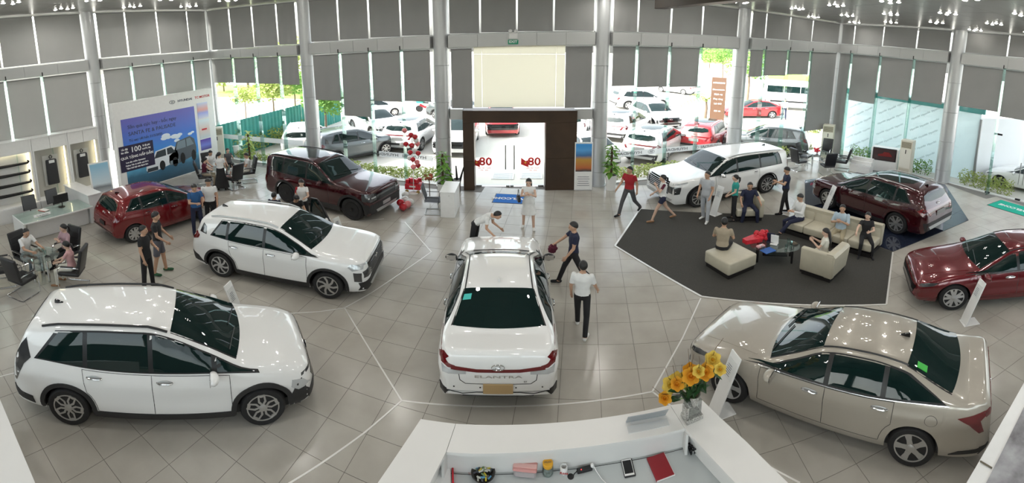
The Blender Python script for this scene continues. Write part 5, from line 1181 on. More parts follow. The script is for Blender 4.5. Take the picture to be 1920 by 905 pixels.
seated('man in white tee sitting in the rightmost chair of rear left table', rear['r'], ang_to(rear['r'], TB), h=1.62, top='white', bot='cream', arm=PHONE, head=(0, 15))
seated('small child with topknot on the chair facing rear left table', rear['f'], ang_to(rear['f'], TB), h=1.25, female=True, hair='bun', top='white', bot='pink')
p_ = G(433, 338); stand('woman seen behind the rear left table next to air conditioner', 432, 337, 20, h=1.45, female=True, hair='bun', top='grey', bot='black', arm=((30, 6, 100, 30), (10, 6, 30, 10)))
# right rear set
TR = G(1531, 312); TR = Vector((TR.x, TR.y, 0)); glass_table(TR, .5, 'round glass table at the rear right corner by the window')
for px, py, lab in ((1497, 318, 'nearer of the two black chairs left of the rear right table'), (1507, 308, 'farther of the two black chairs left of the rear right table'), (1546, 300, 'black leather chair behind the rear right table'), (1550, 326, 'black leather chair with its back to viewer at rear right table'), (1577, 318, 'rightmost black leather chair at the rear right table')):
    p = G(px, py); chair_at(p, ang_to(p, TR), lab, 'leather chairs at the rear right table')
REDC = mat('red_wrap', (.55, .015, .03), .4, noise=.2, nscale=12); t = thing('gift_bouquet', 'small red bouquet on the rear right glass table', 'bouquet', TR + Vector((-.1, -.1, .747)))
random.seed(11)
b = B()
for k in range(14): b.sph((random.uniform(-.1, .1), random.uniform(-.1, .1), .10 + random.uniform(0, .12)), .05, 8, 6)
b.build('flowers', REDC, t); B().lathe([(.03, 0), (.09, .12), (.085, .12), (0, .02)], n=12).build('wrapping', mat('pink_wrap', (.6, .2, .25), .5), t)

# ---- accessory wall, left reception counter
def shelf_unit():
    x0 = -15.05; t = thing('shelf_bay_wide', 'white lit accessory shelf holding four black bumper garnishes', 'shelf', (x0, 0, 0)); mk = WHITE
    bays = [(2.3, 5.62), (5.62, 7.02), (7.02, 8.30)]; H1 = 3.12; LED = mat('led_strip', (1, 1, .8), .5, emit=(1, .88, .55), estr=5.0); LIN = mat('shelf_lining', (.52, .51, .47), .6, bump=.1, bscale=60)
    labs = ['white lit accessory bay with shelves of black bumper trims', 'white lit accessory bay with a hanging grey bag, left of two', 'white lit accessory bay with a hanging grey bag, right of two']
    COL_rm = t; bpy.data.objects.remove(t)
    for i, (a, c) in enumerate(bays):
        t = thing('shelf_bay', labs[i], 'shelf', (x0, (a + c) / 2, 0), 0, 'accessory wall bays'); w_ = c - a
        rb('back_panel', (-.10, 0, H1 / 2), (.04, w_ - .02, H1), WHITE if i == 0 else LIN, t, 0)
        for s in (-1, 1): rb('side_panel', (.08, s * (w_ / 2 - .035), H1 / 2), (.36, .06, H1), mk, t, .004)
        n = 2
        for k in range(n): rb('header_panel', (.22, -w_ / 2 + (k + .5) * w_ / n, 2.85), (.06, w_ / n - .01, .50), mk, t, .004)
        rb('top', (.08, 0, H1), (.40, w_ - .01, .05), mk, t, .004); rb('base_cabinet', (.14, 0, .30), (.48, w_ - .02, .60), mk, t, .006)
        for k in range(n):
            d_ = rb('cabinet_door', (.39, -w_ / 2 + (k + .5) * w_ / n, .32), (.02, w_ / n - .02, .50), mk, t, .004); rb('knob', (.41, -w_ / 2 + (k + .85) * w_ / n, .5), (.02, .02, .02), STEEL, d_, .004)
        B().box((.02, w_ / 2 - .08, 1.6), (.03, .02, 1.95)).build('light_strip', LED, t)
        if i == 0:
            B().box((.0, 0, 2.58), (.03, w_ - .2, .02)).build('light_strip', LED, t)
            for k, z in enumerate((.98, 1.36, 1.76, 2.14)): rb('bracket_rail', (-.05, 0, z - .06), (.05, w_ - .3, .02), STEEL, t, 0)
shelf_unit()
for k, z in enumerate((1.0, 1.38, 1.78, 2.16)):
    t = thing('bumper_garnish', 'long black plastic bumper trim on the accessory shelf, %s from top' % ('fourth', 'third', 'second', 'first')[k], 'car part', (-14.93, 4.1, z), 0, 'black bumper garnishes')
    b = B(); N = 20
    for i in range(N):
        a, c = -1.35 + 2.7 * i / N, -1.35 + 2.7 * (i + 1) / N
        f = lambda u: .10 * (1 - (u / 1.35) ** 2)
        b.prism([(f(a), a), (f(a) + .10, a), (f(c) + .10, c), (f(c), c)], 0, .11 - .05 * (abs(a + c) / 2.7))
    b.build('trim_body', TRIMB, t, 40); B().tube([(.10 * (1 - (u / 1.35) ** 2) + .105, u, .055) for u in np.linspace(-1.3, 1.3, 14)], .012, 6).build('chrome_insert', DARKM, t)
    rb('end_cap', (.05, 1.36, .07), (.12, .05, .10), BLACK, t, .01)
BAG = mat('grey_bag', (.035, .035, .038), .7, bump=.4, bscale=25)
for k, y in enumerate((6.36, 7.62)):
    t = thing('storage_bag', 'grey folded car bag on a card hung in the %s narrow accessory bay' % ('left', 'right')[k], 'bag', (-15.06, y, 1.0), 0, 'hanging grey bags')
    rb('backing_card', (0, 0, .65), (.01, .62, 1.25), mat('clear_card', (.6, .6, .57), .3), t, .003); b = B(); b.box((.06, 0, .58), (.10, .50, 1.05), bev=.05); b.v = [Vector((v.x, v.y * (1 - .25 * max(0, (v.z - .8) / .4) - .12 * max(0, (.3 - v.z) / .3)), v.z)) for v in b.v]; b.build('bag_body', BAG, t)
    B().tube([(.06, -.02, 1.12), (.06, -.06, 1.22), (.06, 0, 1.28), (.06, .06, 1.22), (.06, .02, 1.14)], .018, 6).build('hook', BLACK, t); rb('hang_label', (.115, 0, 1.02), (.006, .22, .12), WHITEM, t, .002)
# counter
CT = thing('reception_counter', 'white reception counter with glass top and tall end block, left side', 'counter', (-13.05, 5.35, 0))
rb('worktop', (0, 0, .735), (1.0, 2.35, .05), WHITE, CT, .006); rb('glass_sheet', (0, 0, .764), (.98, 2.3, .008), TABLEG, CT, 0); rb('modesty_panel', (.12, .1, .36), (.05, 2.1, .70), WHITE, CT, .004)
rb('end_panel', (0, -1.14, .36), (.95, .06, .71), WHITE, CT, .004)
rb('end_block', (-.66, 1.43, .52), (1.72, .46, 1.04), WHITE, CT, .006); rb('block_top', (-.66, 1.43, 1.06), (1.78, .52, .05), WHITE, CT, .006)
def mon(p, ang, label):
    t = thing('desktop_monitor', label, 'monitor', p, ang); rb('screen_shell', (0, 0, .32), (.04, .52, .32), BLACK, t, .012); rb('screen', (.022, 0, .325), (.004, .48, .27), GLOSSB, t, 0)
    B().tube([(-.03, 0, .28), (-.06, 0, .15), (-.04, 0, .02)], .018, 8).build('neck', BLACK, t); B().lathe([(.11, 0), (.11, .01), (.02, .02), (0, .02)], n=20).build('foot', BLACK, t)
mon((-13.2, 5.75, .77), pi, 'black computer monitor with its back to viewer on the left counter')
def task_chair(p, ang, label, group=None):
    t = thing('office_chair', label, 'chair', (p[0], p[1], 0), ang, group); MESH = mat('mesh_fabric', (.03, .03, .032), .8); rb('seat', (0, 0, .47), (.48, .48, .07), MESH, t, .03)
    bk = rb('backrest', (-.26, 0, .86), (.03, .44, .52), mat('mesh_grey', (.10, .105, .11), .85), t, .012, R=Matrix.Rotation(radians(-8), 3, 'Y'))
    B().tube([(-.24, -.23, .60), (-.32, -.23, 1.12), (-.32, .23, 1.12), (-.24, .23, .60)], .018, 8, closed=True).build('back_frame', BLACK, bk); B().cyl((0, 0, .08), (0, 0, .44), .03, n=12).build('gas_lift', BLACK, t)
    for k in range(5): B().tube([(0, 0, .10), (.26 * cos(k * 1.2566), .26 * sin(k * 1.2566), .06)], .022, 8).build('base_arm', BLACK, t); B().sph((.26 * cos(k * 1.2566), .26 * sin(k * 1.2566), .03), .03, 10, 6).build('castor', BLACK, t)
    B().tube([(-.25, 0, .62), (-.20, 0, .45), (0, 0, .42)], .02, 8).build('spine', BLACK, t); return t
task_chair((-13.85, 5.0), 0, 'black mesh office chair behind the counter, left of the monitor', 'office chairs behind the left counter'); task_chair((-14.0, 5.95), .2, 'black mesh office chair behind the counter, behind the monitor', 'office chairs behind the left counter')
t = thing('desk_sign', 'small white name sign on the left counter', 'sign', (-12.82, 4.9, .77), 0); rb('sign_plate', (0, 0, .05), (.03, .55, .09), WHITE, t, .004, R=Matrix.Rotation(radians(-25), 3, 'Y')); text('Tu van phu kien', .06, BLACK, t, (.03, 0, .055), (pi / 2 - .43, 0, pi / 2))
t = thing('paper_folder', 'red and white folder lying on left counter', 'folder', (-13.3, 5.15, .77), .4); rb('cover', (0, 0, .006), (.3, .22, .012), mat('folder_red', (.4, .05, .03), .6), t, .003); rb('paper', (.02, .02, .014), (.28, .2, .004), WHITEM, t, 0)

# ---- posters
def vgrad(name, stops, axis=2, rough=.5, scale=1.0, offset=0.0):
    if name in MATS: return MATS[name]
    m = mat(name, (.5, .5, .5), rough); n = m.node_tree.nodes; l = m.node_tree.links; tc = n.new('ShaderNodeTexCoord'); sx = n.new('ShaderNodeSeparateXYZ'); l.new(tc.outputs['Object'], sx.inputs[0])
    mr = n.new('ShaderNodeMath'); mr.operation = 'MULTIPLY_ADD'; mr.inputs[1].default_value = scale; mr.inputs[2].default_value = offset
    nz = n.new('ShaderNodeTexNoise'); nz.inputs['Scale'].default_value = 2.5; l.new(tc.outputs['Object'], nz.inputs[0]); ad = n.new('ShaderNodeMath'); ad.operation = 'MULTIPLY_ADD'; ad.inputs[1].default_value = .10; l.new(nz.outputs['Fac'], ad.inputs[0])
    l.new(sx.outputs[axis], mr.inputs[0]); l.new(mr.outputs[0], ad.inputs[2]); r = n.new('ShaderNodeValToRGB'); l.new(ad.outputs[0], r.inputs[0])
    el = r.color_ramp.elements; el[0].position, el[0].color = stops[0][0], (*stops[0][1], 1); el[1].position, el[1].color = stops[-1][0], (*stops[-1][1], 1)
    for p, c in stops[1:-1]: e = el.new(p); e.color = (*c, 1)
    l.new(r.outputs[0], n['Principled BSDF'].inputs['Base Color']); return m
BX = -14.7; y0, y1, HB = 8.98, 14.2, 4.0
bd = thing('poster_board', 'tall white poster board with blue car advertisement behind red hatchback', 'poster board', (BX, (y0 + y1) / 2, 0)); W_ = y1 - y0
rb('board', (-.12, 0, HB / 2), (.24, W_, HB), WHITE, bd, .006)
PB = vgrad('poster_sky', [(0, (.02, .05, .08)), (.22, (.05, .16, .26)), (.33, (.12, .40, .62)), (.36, (.05, .33, .75)), (.7, (.07, .20, .68)), (1, (.14, .14, .55))], 2, .35, 1 / 3.2, -.0)
pic = B().box((0, 0, 1.6), (.012, 3.75, 3.2)).build('printed_picture', PB, bd, 0); pic.location = (.006, -.44, .05)
def ptxt(s, size, y, z, m, **k): return text(s, size, m, bd, (.016, y, z), (pi / 2, 0, pi / 2), **k)
DTXT = mat('print_dark', (.05, .06, .10), .6); PWH = mat('print_white', (.9, .9, .9), .5); PPUR = mat('print_purple', (.022, .015, .05), .5)
ptxt('Săn quà cực hay - bốc ngay', .22, -2.05, 2.86, DTXT, align='LEFT'); ptxt('SANTA FE & PALISADE', .24, -2.05, 2.55, DTXT, align='LEFT'); ptxt('Từ nay tới hết 31/5/2025', .16, -2.05, 2.26, DTXT, align='LEFT')
rb('print_block', (.015, -1.75, 1.50), (.012, 1.62, 1.15), PPUR, bd, 0)
for s, sz, y, z in (('Ưu đãi', .11, -2.31, 1.92), ('lên đến', .11, -2.31, 1.78), ('100', .34, -1.78, 1.84), ('% lệ phí', .11, -1.28, 1.92), ('trước bạ', .11, -1.28, 1.78), ('QUÀ TẶNG HẤP DẪN', .155, -1.75, 1.53), ('Loa sân vườn Samsung', .10, -1.85, 1.32), ('Galaxy Tab và nhiều quà khác', .09, -1.80, 1.18), ('Tặng thẻ hội viên Bạch kim', .09, -1.80, 1.05)): text(s, sz, PWH, bd, (.023, y, z), (pi / 2, 0, pi / 2), bold=.003)
text('HYUNDAI', .15, DTXT, bd, (.004, .98, 3.63), (pi / 2, 0, pi / 2), bold=.004, sx=1.2); text('TC MOTOR', .17, mat('print_red', (.6, .02, .03), .5), bd, (.004, 1.98, 3.64), (pi / 2, 0, pi / 2), bold=.003)
def pposter_car(yc, zc, w_, h_, m, dark):
    MP = Matrix(((0, 0, 1), (1, 0, 0), (0, 1, 0)))
    def pg(pts, mm, o, nm): B().prism([(x * w_, y * h_) for x, y in pts], o, o + .004, M=MP, c=(.014, yc, zc)).build(nm, mm, bd, 0)
    pg([(-.5, .12), (-.48, .38), (-.3, .5), (-.18, .85), (.3, .95), (.45, .8), (.5, .45), (.48, .2), (.3, .12), (-.2, .0), (-.45, .0)], m, 0, 'printed_car'); pg([(-.24, .54), (-.14, .82), (.12, .86), (.12, .56)], dark, .004, 'printed_glass'); pg([(.16, .57), (.16, .86), (.3, .88), (.42, .6)], dark, .004, 'printed_glass')
    for x in (-.02, .38): pg([(x + .085 * cos(a), .16 + .22 * sin(a)) for a in np.linspace(0, 6.283, 15)[:-1]], BLACK, .004, 'printed_wheel')
    pg([(-.48, .02), (-.46, .18), (-.16, .18), (-.16, .02)], dark, .004, 'printed_grille')
pposter_car(-.55, .62, 1.7, 1.05, mat('print_carwhite', (.72, .76, .8), .5), mat('print_cardark', (.03, .04, .05), .5)); pposter_car(.55, .66, 1.55, 1.25, mat('print_carsilver', (.10, .12, .14), .4), mat('print_carglass', (.2, .26, .3), .4))
CLOUD = mat('print_cloud', (.75, .82, .9), .6)
for y, z, r in ((-.35, 2.02, .14), (-.25, 2.12, .18), (-.12, 2.02, .12), (.2, 2.0, .17), (.34, 1.95, .14), (.48, 2.03, .12), (.3, 1.78, .12), (1.05, 1.95, .10), (1.2, 2.0, .08)): b = B(); b.lathe([(0, 0), (r * .9, .0), (0, .005)], (.013, y, z), 14, M=Matrix(((0, 0, 1), (1.4, 0, 0), (0, .7, 0)))); b.build('printed_cloud', CLOUD, bd, 0)
for k, (z0, z1, st) in enumerate(((2.55, 3.35, [(0, (.75, .75, .8)), (.4, (.35, .4, .8)), (.6, (.8, .4, .35)), (1, (.6, .65, .85))]), (1.55, 2.5, [(0, (.55, .65, .7)), (.5, (.75, .6, .55)), (1, (.7, .8, .85))]), (.95, 1.5, [(0, (.08, .05, .25)), (.5, (.2, .25, .7)), (1, (.12, .06, .4))]))):
    m = vgrad('poster_side_%d' % k, st, 2, .4, 1 / (z1 - z0), 0); o = B().box((0, 0, (z1 - z0) / 2), (.012, .62, z1 - z0)).build('printed_side_picture', m, bd, 0); o.location = (.006, 1.92, z0)
b = B(); b.tube([(.006, .28 + .14 * cos(a), 3.63 + .08 * sin(a)) for a in np.linspace(0, 6.283, 20)[:-1]], .01, 5, closed=True); b.tube([(.006, .24, 3.58), (.006, .26, 3.68)], .01, 5); b.tube([(.006, .30, 3.58), (.006, .32, 3.68)], .01, 5); b.build('emblem', DTXT, bd)
rb('printed_gift_ribbon', (.018, 1.9, 2.0), (.006, .3, .08), REDC, bd, 0)
def easel(p, ang, w_, h_, label, mats_, lean=.12):
    t = thing('poster_stand', label, 'poster stand', (p[0], p[1], 0), ang); R = Matrix.Rotation(-lean, 3, 'Y')
    bo = B().box((0, 0, h_ / 2), (.03, w_, h_), bev=.004).build('panel', WHITE, t); bo.rotation_euler = (0, -lean, 0)
    pc = B().box((.017, 0, h_ * .30), (.004, w_ * .88, h_ * .58)).build('printed_picture', mats_, t, 0); pc.location = Vector((sin(-lean) * h_ * .38, 0, cos(lean) * h_ * .38)); pc.rotation_euler = (0, -lean, 0)
    rb('foot', (-.14, 0, .012), (.45, w_ * .9, .02), STEEL, t, .004); B().tube([(-.30, 0, .02), (-lean * h_ * .8 - .02, 0, h_ * .78)], .012, 6).build('prop', STEEL, t)
    b = B()
    for i in range(5): b.box((.018, 0, h_ * (.10 + .045 * i)), (.002, w_ * (.7 - .06 * (i % 3)), h_ * .008))
    tx = b.build('printed_text', DTXT, t, 0); tx.rotation_euler = (0, -lean, 0); return t
easel((-13.55, 7.55), -.12, .78, 1.95, 'tall pale blue poster stand with two small cars beside the left counter', vgrad('stand_blue', [(0, (.72, .78, .80)), (.25, (.25, .28, .3)), (.36, (.65, .75, .8)), (1, (.30, .55, .72))], 2, .4, .9, 0))
p = G(1093, 356); easel(p, facing(p, 4), .62, 1.95, 'narrow poster stand with autumn landscape right of the entrance', vgrad('stand_autumn', [(0, (.65, .65, .65)), (.1, (.05, .05, .05)), (.2, (.45, .12, .04)), (.5, (.5, .28, .05)), (.65, (.05, .15, .35)), (.85, (.1, .35, .7)), (1, (.05, .3, .7))], 2, .4, .9, 0), lean=.02)

# ---- air conditioners
def tower_ac(p, ang, label):
    t = thing('tower_air_conditioner', label, 'air conditioner', (p[0], p[1], 0), ang, 'tower air conditioners'); IV = mat('ivory_plastic', (.66, .62, .52), .45)
    rb('cabinet', (0, 0, .93), (.36, .56, 1.86), IV, t, .015); rb('grille_recess', (.176, 0, 1.62), (.012, .46, .30), mat('ac_grille', (.22, .19, .13), .6), t, .004)
    for k in range(7): rb('louvre', (.186, 0, 1.50 + k * .04), (.012, .44, .008), IV, t, 0)
    rb('door_panel', (.182, 0, .95), (.01, .50, .96), mat('ivory_light', (.74, .71, .63), .4), t, .004); rb('display', (.19, 0, 1.28), (.006, .04, .2), BLACK, t, .002); rb('intake', (.182, 0, .24), (.01, .48, .38), mat('ivory_dark', (.5, .46, .38), .5), t, .004); return t
p = G(412, 302); tower_ac(p, facing(p, -5), 'ivory tower air conditioner at the right end of poster board'); p = G(1549, 294); tower_ac(p, facing(p, -8), 'ivory tower air conditioner in the rear right corner')
_a, _b = Vector((11.45, 19.55)), Vector((13.6, 13.5)); u_, z_ = onwall(1704, 262, _a, _b); p = _a + (_b - _a).normalized() * u_; tower_ac(p, facing(p, -22), 'ivory tower air conditioner beside the television stand')
# television stand and brochure rack
u_, z_ = onwall(1664, 262, _a, _b); p = _a + (_b - _a).normalized() * u_; t = thing('television_stand', 'white angled television stand by the right window', 'television', (p.x, p.y, 0), facing(p, -12))
rb('cabinet', (0, 0, .62), (.5, 1.25, 1.24), WHITE, t, .02); rb('bezel', (.26, 0, .92), (.03, 1.08, .66), BLACK, t, .01); rb('screen', (.277, 0, .92), (.006, 1.0, .58), mat('screen_dim', (.03, .02, .02), .1, emit=(.05, .03, .03), estr=.3), t, 0)
b = B(); b.prism([(-.3, 0), (-.28, .1), (-.1, .14), (-.02, .24), (.2, .24), (.32, .12), (.36, .02)], 0, .004, M=Matrix(((0, 0, 1), (1, 0, 0), (0, 1, 0))), c=(.281, 0, .82)); b.build('screen_car', mat('screen_car', (.18, .02, .02), .3), t, 0)
p = G(1614, 322); t = thing('brochure_rack', 'low white stepped brochure rack in front of the television stand', 'rack', (p.x, p.y, 0), facing(p, -20)); 
for k in range(3): rb('step', (.15 - k * .15, 0, .2 + .08 * k), (.15, .95, .4 + .16 * k), WHITE, t, .006)
for k in range(4): rb('brochure', (.16, -.33 + .22 * k, .41), (.12, .19, .01), mat('brochure_paper', (.6, .62, .63), .5), t, .002)

# ---- carpet, dark platform, sofa group
CARPET = mat('carpet_dark', (.055, .053, .047), .95, noise=.2, nscale=60, bump=.5, bscale=400)
cp = [G(*q) for q in ((1153, 461), (1200, 392), (1355, 400), (1470, 403), (1632, 456), (1674, 473), (1662, 571), (1315, 556))]
b = B(); b.prism([(v.x, v.y) for v in cp][::-1], .001, .012); tag(b.build('carpet', CARPET, smooth=0), 'dark grey angular carpet under the sofa group', 'carpet')
o = strip([v + Vector((0, 0, .001)) for v in (cp[7], cp[0], cp[1])], 'trim_4', .05, .014); structure(o, 'pale metal edging along the dark carpet'); o = strip([v + Vector((0, 0, .001)) for v in (cp[5], cp[6], cp[7])], 'trim_4', .04, .014); structure(o, 'pale metal edging along the dark carpet front')
PLATF = mat('platform_gloss', (.018, .024, .045), .06, 0, .6, coat=.6); pp = [G(*q) for q in ((1509, 338), (1509, 388), (1634, 456), (1674, 472), (1816, 413), (1772, 346), (1640, 318))]
t = thing('display_platform', 'dark blue glossy display platform under the dark red suv', 'platform'); b = B(); b.prism([(v.x, v.y) for v in pp], .001, .012); b.build('base_plate', mat('platform_joint', (.005, .005, .007), .5), t, 0)
cx_, cy_ = sum(v.x for v in pp) / 7, sum(v.y for v in pp) / 7; PL2 = [(v.x, v.y) for v in pp]; an = ang_to((CARS['tucson'].root.location), (CARS['tucson'].root.location + Vector((cos(CARS['tucson'].root.rotation_euler.z), sin(CARS['tucson'].root.rotation_euler.z), 0))))
from mathutils.geometry import intersect_line_line_2d
def clip_convex(poly, C):
    out = poly; n = len(C); area = sum(C[i][0] * C[(i + 1) % n][1] - C[(i + 1) % n][0] * C[i][1] for i in range(n)); C = C if area > 0 else C[::-1]
    for i in range(n):
        a, c = C[i], C[(i + 1) % n]; res = []
        f = lambda p: (c[0] - a[0]) * (p[1] - a[1]) - (c[1] - a[1]) * (p[0] - a[0])
        for j in range(len(out)):
            p, q = out[j], out[(j + 1) % len(out)]; fp, fq = f(p), f(q)
            if fp >= 0: res.append(p)
            if fp * fq < 0: tt = fp / (fp - fq); res.append((p[0] + (q[0] - p[0]) * tt, p[1] + (q[1] - p[1]) * tt))
        out = res
        if len(out) < 3: return []
    return out
for i in range(-4, 5):
    for j in range(-4, 5):
        q = []
        for x, y in ((i * 1.2 + .004, j * 1.2 + .004), ((i + 1) * 1.2 - .004, j * 1.2 + .004), ((i + 1) * 1.2 - .004, (j + 1) * 1.2 - .004), (i * 1.2 + .004, (j + 1) * 1.2 - .004)): q.append((cx_ + x * cos(an) - y * sin(an), cy_ + x * sin(an) + y * cos(an)))
        q = clip_convex(q, PL2)
        if len(q) >= 3: b = B(); b.prism(q, .012, .018); b.build('glass_tile', PLATF, t, 0, fix=True)
for c_ in ('tucson',): CARS[c_].root.location.z = .018
PLINTH = mat('sofa_plinth', (.012, .01, .01), .6)
def sofa_seat(parent, y, back=True, w_=.68):
    rb('seat_cushion', (.06, y, .30), (.74, w_ - .012, .24), BEIGE, parent, .04)
    if back: rb('back_cushion', (-.28, y, .56), (.16, w_ - .012, .44), BEIGE, parent, .05, R=Matrix.Rotation(radians(-12), 3, 'Y'))
A_, B2 = Vector((5.60, 11.22)), Vector((7.0, 9.02)); d_ = (B2 - A_).normalized(); n_ = Vector((d_.y, -d_.x)); n_ = n_ if n_.dot(-A_) > 0 else -n_
ang = atan2(n_.y, n_.x); ctr = (A_ + B2) / 2 - n_ * .43
sf = thing('sofa', 'long beige leather four seat sofa on the dark carpet', 'sofa', (ctr.x, ctr.y, .012), ang)
for k in range(4): sofa_seat(sf, (k - 1.5) * .68)
rb('plinth', (.02, 0, .06), (.76, 2.66, .12), PLINTH, sf, 0); b = B(); b.prism([(-.38, .12), (-.46, .72), (-.40, .78), (-.22, .78), (-.24, .12)], -1.37, 1.37, M=Matrix(((1, 0, 0), (0, 0, 1), (0, 1, 0)))); b.build('back_shell', BEIGE, sf, fix=True)
def local(o, x, y):
    a = o.rotation_euler.z; return Vector((o.location.x + x * cos(a) - y * sin(a), o.location.y + x * sin(a) + y * cos(a), 0))
# near end wing (the sofa turns a corner at its right end)
def wing_chair(p, ang, label, arm_side):
    t = thing('armchair', label, 'armchair', (p[0], p[1], .012), ang); rb('plinth', (0, 0, .06), (.74, .78, .12), PLINTH, t, 0); rb('seat_cushion', (.06, arm_side * -.06, .30), (.72, .66, .24), BEIGE, t, .04)
    b = B(); b.prism([(-.40, .12), (-.46, .70), (-.40, .77), (-.24, .77), (-.22, .12)], -.42, .42, M=Matrix(((1, 0, 0), (0, 0, 1), (0, 1, 0)))); b.build('back', BEIGE, t, fix=True)
    b = B(); b.box((.0, arm_side * .36, .44), (.86, .14, .64), bev=.04); b.build('arm', BEIGE, t); return t
ac1 = wing_chair((5.58, 8.86), atan2(.83, -.56), 'beige leather armchair nearest the viewer holding the girl', 1)
ac2 = wing_chair((5.0, 12.62), facing((5.0, 12.62), 14), 'beige leather armchair facing viewer with man in navy', 1)
e1 = Vector((-.42, .91)); e2 = Vector((.91, .42)); oc = Vector((3.29, 9.07)) + e1 * .44 + e2 * .46
ot = thing('ottoman', 'square beige leather ottoman at the carpet left front', 'ottoman', (oc.x, oc.y, .012), atan2(e2.y, e2.x)); rb('plinth', (0, 0, .06), (.82, .78, .12), PLINTH, ot, 0); rb('cushion', (0, 0, .28), (.90, .86, .34), BEIGE, ot, .05)
an = ac2.rotation_euler.z; seated('man in navy tee sitting in the armchair facing viewer', local(ac2, .1, 0), an, sit=.44, h=1.72, top='navy', bot='navy', lean=8, fat=1.1, leg=((80, 82, 14), (78, 86, 14)), arm=((30, 22, 40, 10), (30, 22, 40, 10)), head=(-8, 0), sleeve=.7)
pt = local(ot, -.05, .26); seated('man in tan tee sitting on the ottoman with back to viewer', pt, facing(pt, 172), sit=.46, h=1.68, top='tan', bot='black', lean=6, arm=((20, 14, 50, 20), (20, 14, 50, 20)), head=(10, 0), sleeve=.6)
an = sf.rotation_euler.z
seated('man in white shirt with crossed legs at left end of sofa', local(sf, .08, 1.02 if local(sf, 0, 1).x < local(sf, 0, -1).x else -1.02), an - .35, sit=.44, h=1.72, top='white', bot='navy', lean=4, leg=((88, 40, 2), (80, 84, 6)), arm=PHONE, head=(0, 20), sleeve=1.6)
yy = 1 if local(sf, 0, 1).x < local(sf, 0, -1).x else -1
seated('man in pale blue shirt sitting on sofa with arms crossed', local(sf, .1, yy * -.30), an + .15, sit=.44, h=1.68, top='skyblue', bot='khaki', shoe='sandal', leg=((76, 80, 12), (70, 84, 12)), arm=CROSS, head=(10, 0), sleeve=.9)
seated('woman in black top stretching one arm at right end of sofa', local(sf, .1, yy * -1.05), an + .5, sit=.44, h=1.58, female=True, hair='long', top='black', bot='black', arm=((30, 10, 70, 40), (62, 26, 14, 0)), head=(-25, 0), sleeve=.6)
seated('long haired girl in white top holding phone in near armchair', local(ac1, .06, -.05), ac1.rotation_euler.z + .35, sit=.44, h=1.52, female=True, hair='long', top='cream', bot='denim', arm=((30, 8, 95, 30), (30, 8, 95, 30)), head=(20, 12))
# coffee table with its clutter
tc_ = Vector((4.72, 9.82, .012)); ct = thing('coffee_table', 'low glass coffee table with black legs amid the sofas', 'table', tc_, -.35)
b = B(); b.prism(chaikin([(-.62, -.38), (.62, -.38), (.62, .38), (-.62, .38)], 3), .41, .422); b.build('glass_top', TABLEG, ct, 30); rb('shelf', (0, 0, .2), (.6, .4, .02), GLOSSB, ct, .004)
for x, y in ((-.42, -.2), (.42, -.2), (.42, .2), (-.42, .2)): B().cyl((x, y, 0), (x, y, .41), .028, n=12).build('leg', BLACK, ct)
def on_table(px, py): v = G(px, py, .435); return Vector((v.x, v.y, .435))
t = thing('wrapped_bouquet', 'red wrapped bouquet lying on the glass coffee table', 'bouquet', on_table(1422, 449), .3); b = B(); random.seed(5)
for k in range(16): b.sph((random.uniform(-.05, .30), random.uniform(-.12, .12), .06 + random.uniform(0, .12)), random.uniform(.05, .09), 7, 5)
b.build('blooms', REDC, t, 0); b = B(); b.prism([(-.45, -.08), (0, -.16), (0, .16), (-.45, .08)], 0, .12); b.build('wrapping', REDC, t)
t = thing('blue_folder', 'flat blue folder on the glass coffee table', 'folder', on_table(1440, 470), .35); rb('cover', (0, 0, .01), (.32, .24, .02), mat('folder_blue', (.02, .10, .36), .5), t, .004); rb('pages', (.005, .0, .01), (.31, .23, .012), WHITEM, t, 0)
for k, (px, py, m) in enumerate(((1445, 452, CL['navy']), (1452, 456, WHITE))):
    t = thing('table_card', ('dark', 'white')[k] + ' upright menu card on the glass coffee table', 'card', on_table(px, py), .9); rb('card', (0, 0, .13), (.02, .20, .26), m, t, .003, R=Matrix.Rotation(-.15, 3, 'Y')); rb('foot', (-.05, 0, .006), (.12, .18, .012), m, t, .002)
t = thing('tissue_pack', 'pink tissue pack on the glass coffee table', 'tissues', on_table(1426, 463), .3); rb('pack', (0, 0, .03), (.22, .11, .06), mat('pink_pack', (.65, .35, .36), .6), t, .015); rb('tissue', (0, 0, .065), (.08, .03, .03), WHITEM, t, .01)
for k, (px, py, lb) in enumerate(((1478, 453, 'farthest'), (1483, 461, 'rightmost'), (1474, 465, 'middle'), (1430, 468, 'leftmost'))): 
    v = on_table(px, py); o = B().lathe([(0, 0), (.035, 0), (.04, .11), (.036, .11), (.031, .008), (0, .008)], v, 14).build('water_glass', TABLEG); tag(o, 'clear water glass on the coffee table, %s of four' % lb, 'glass', 'glasses on the coffee table')

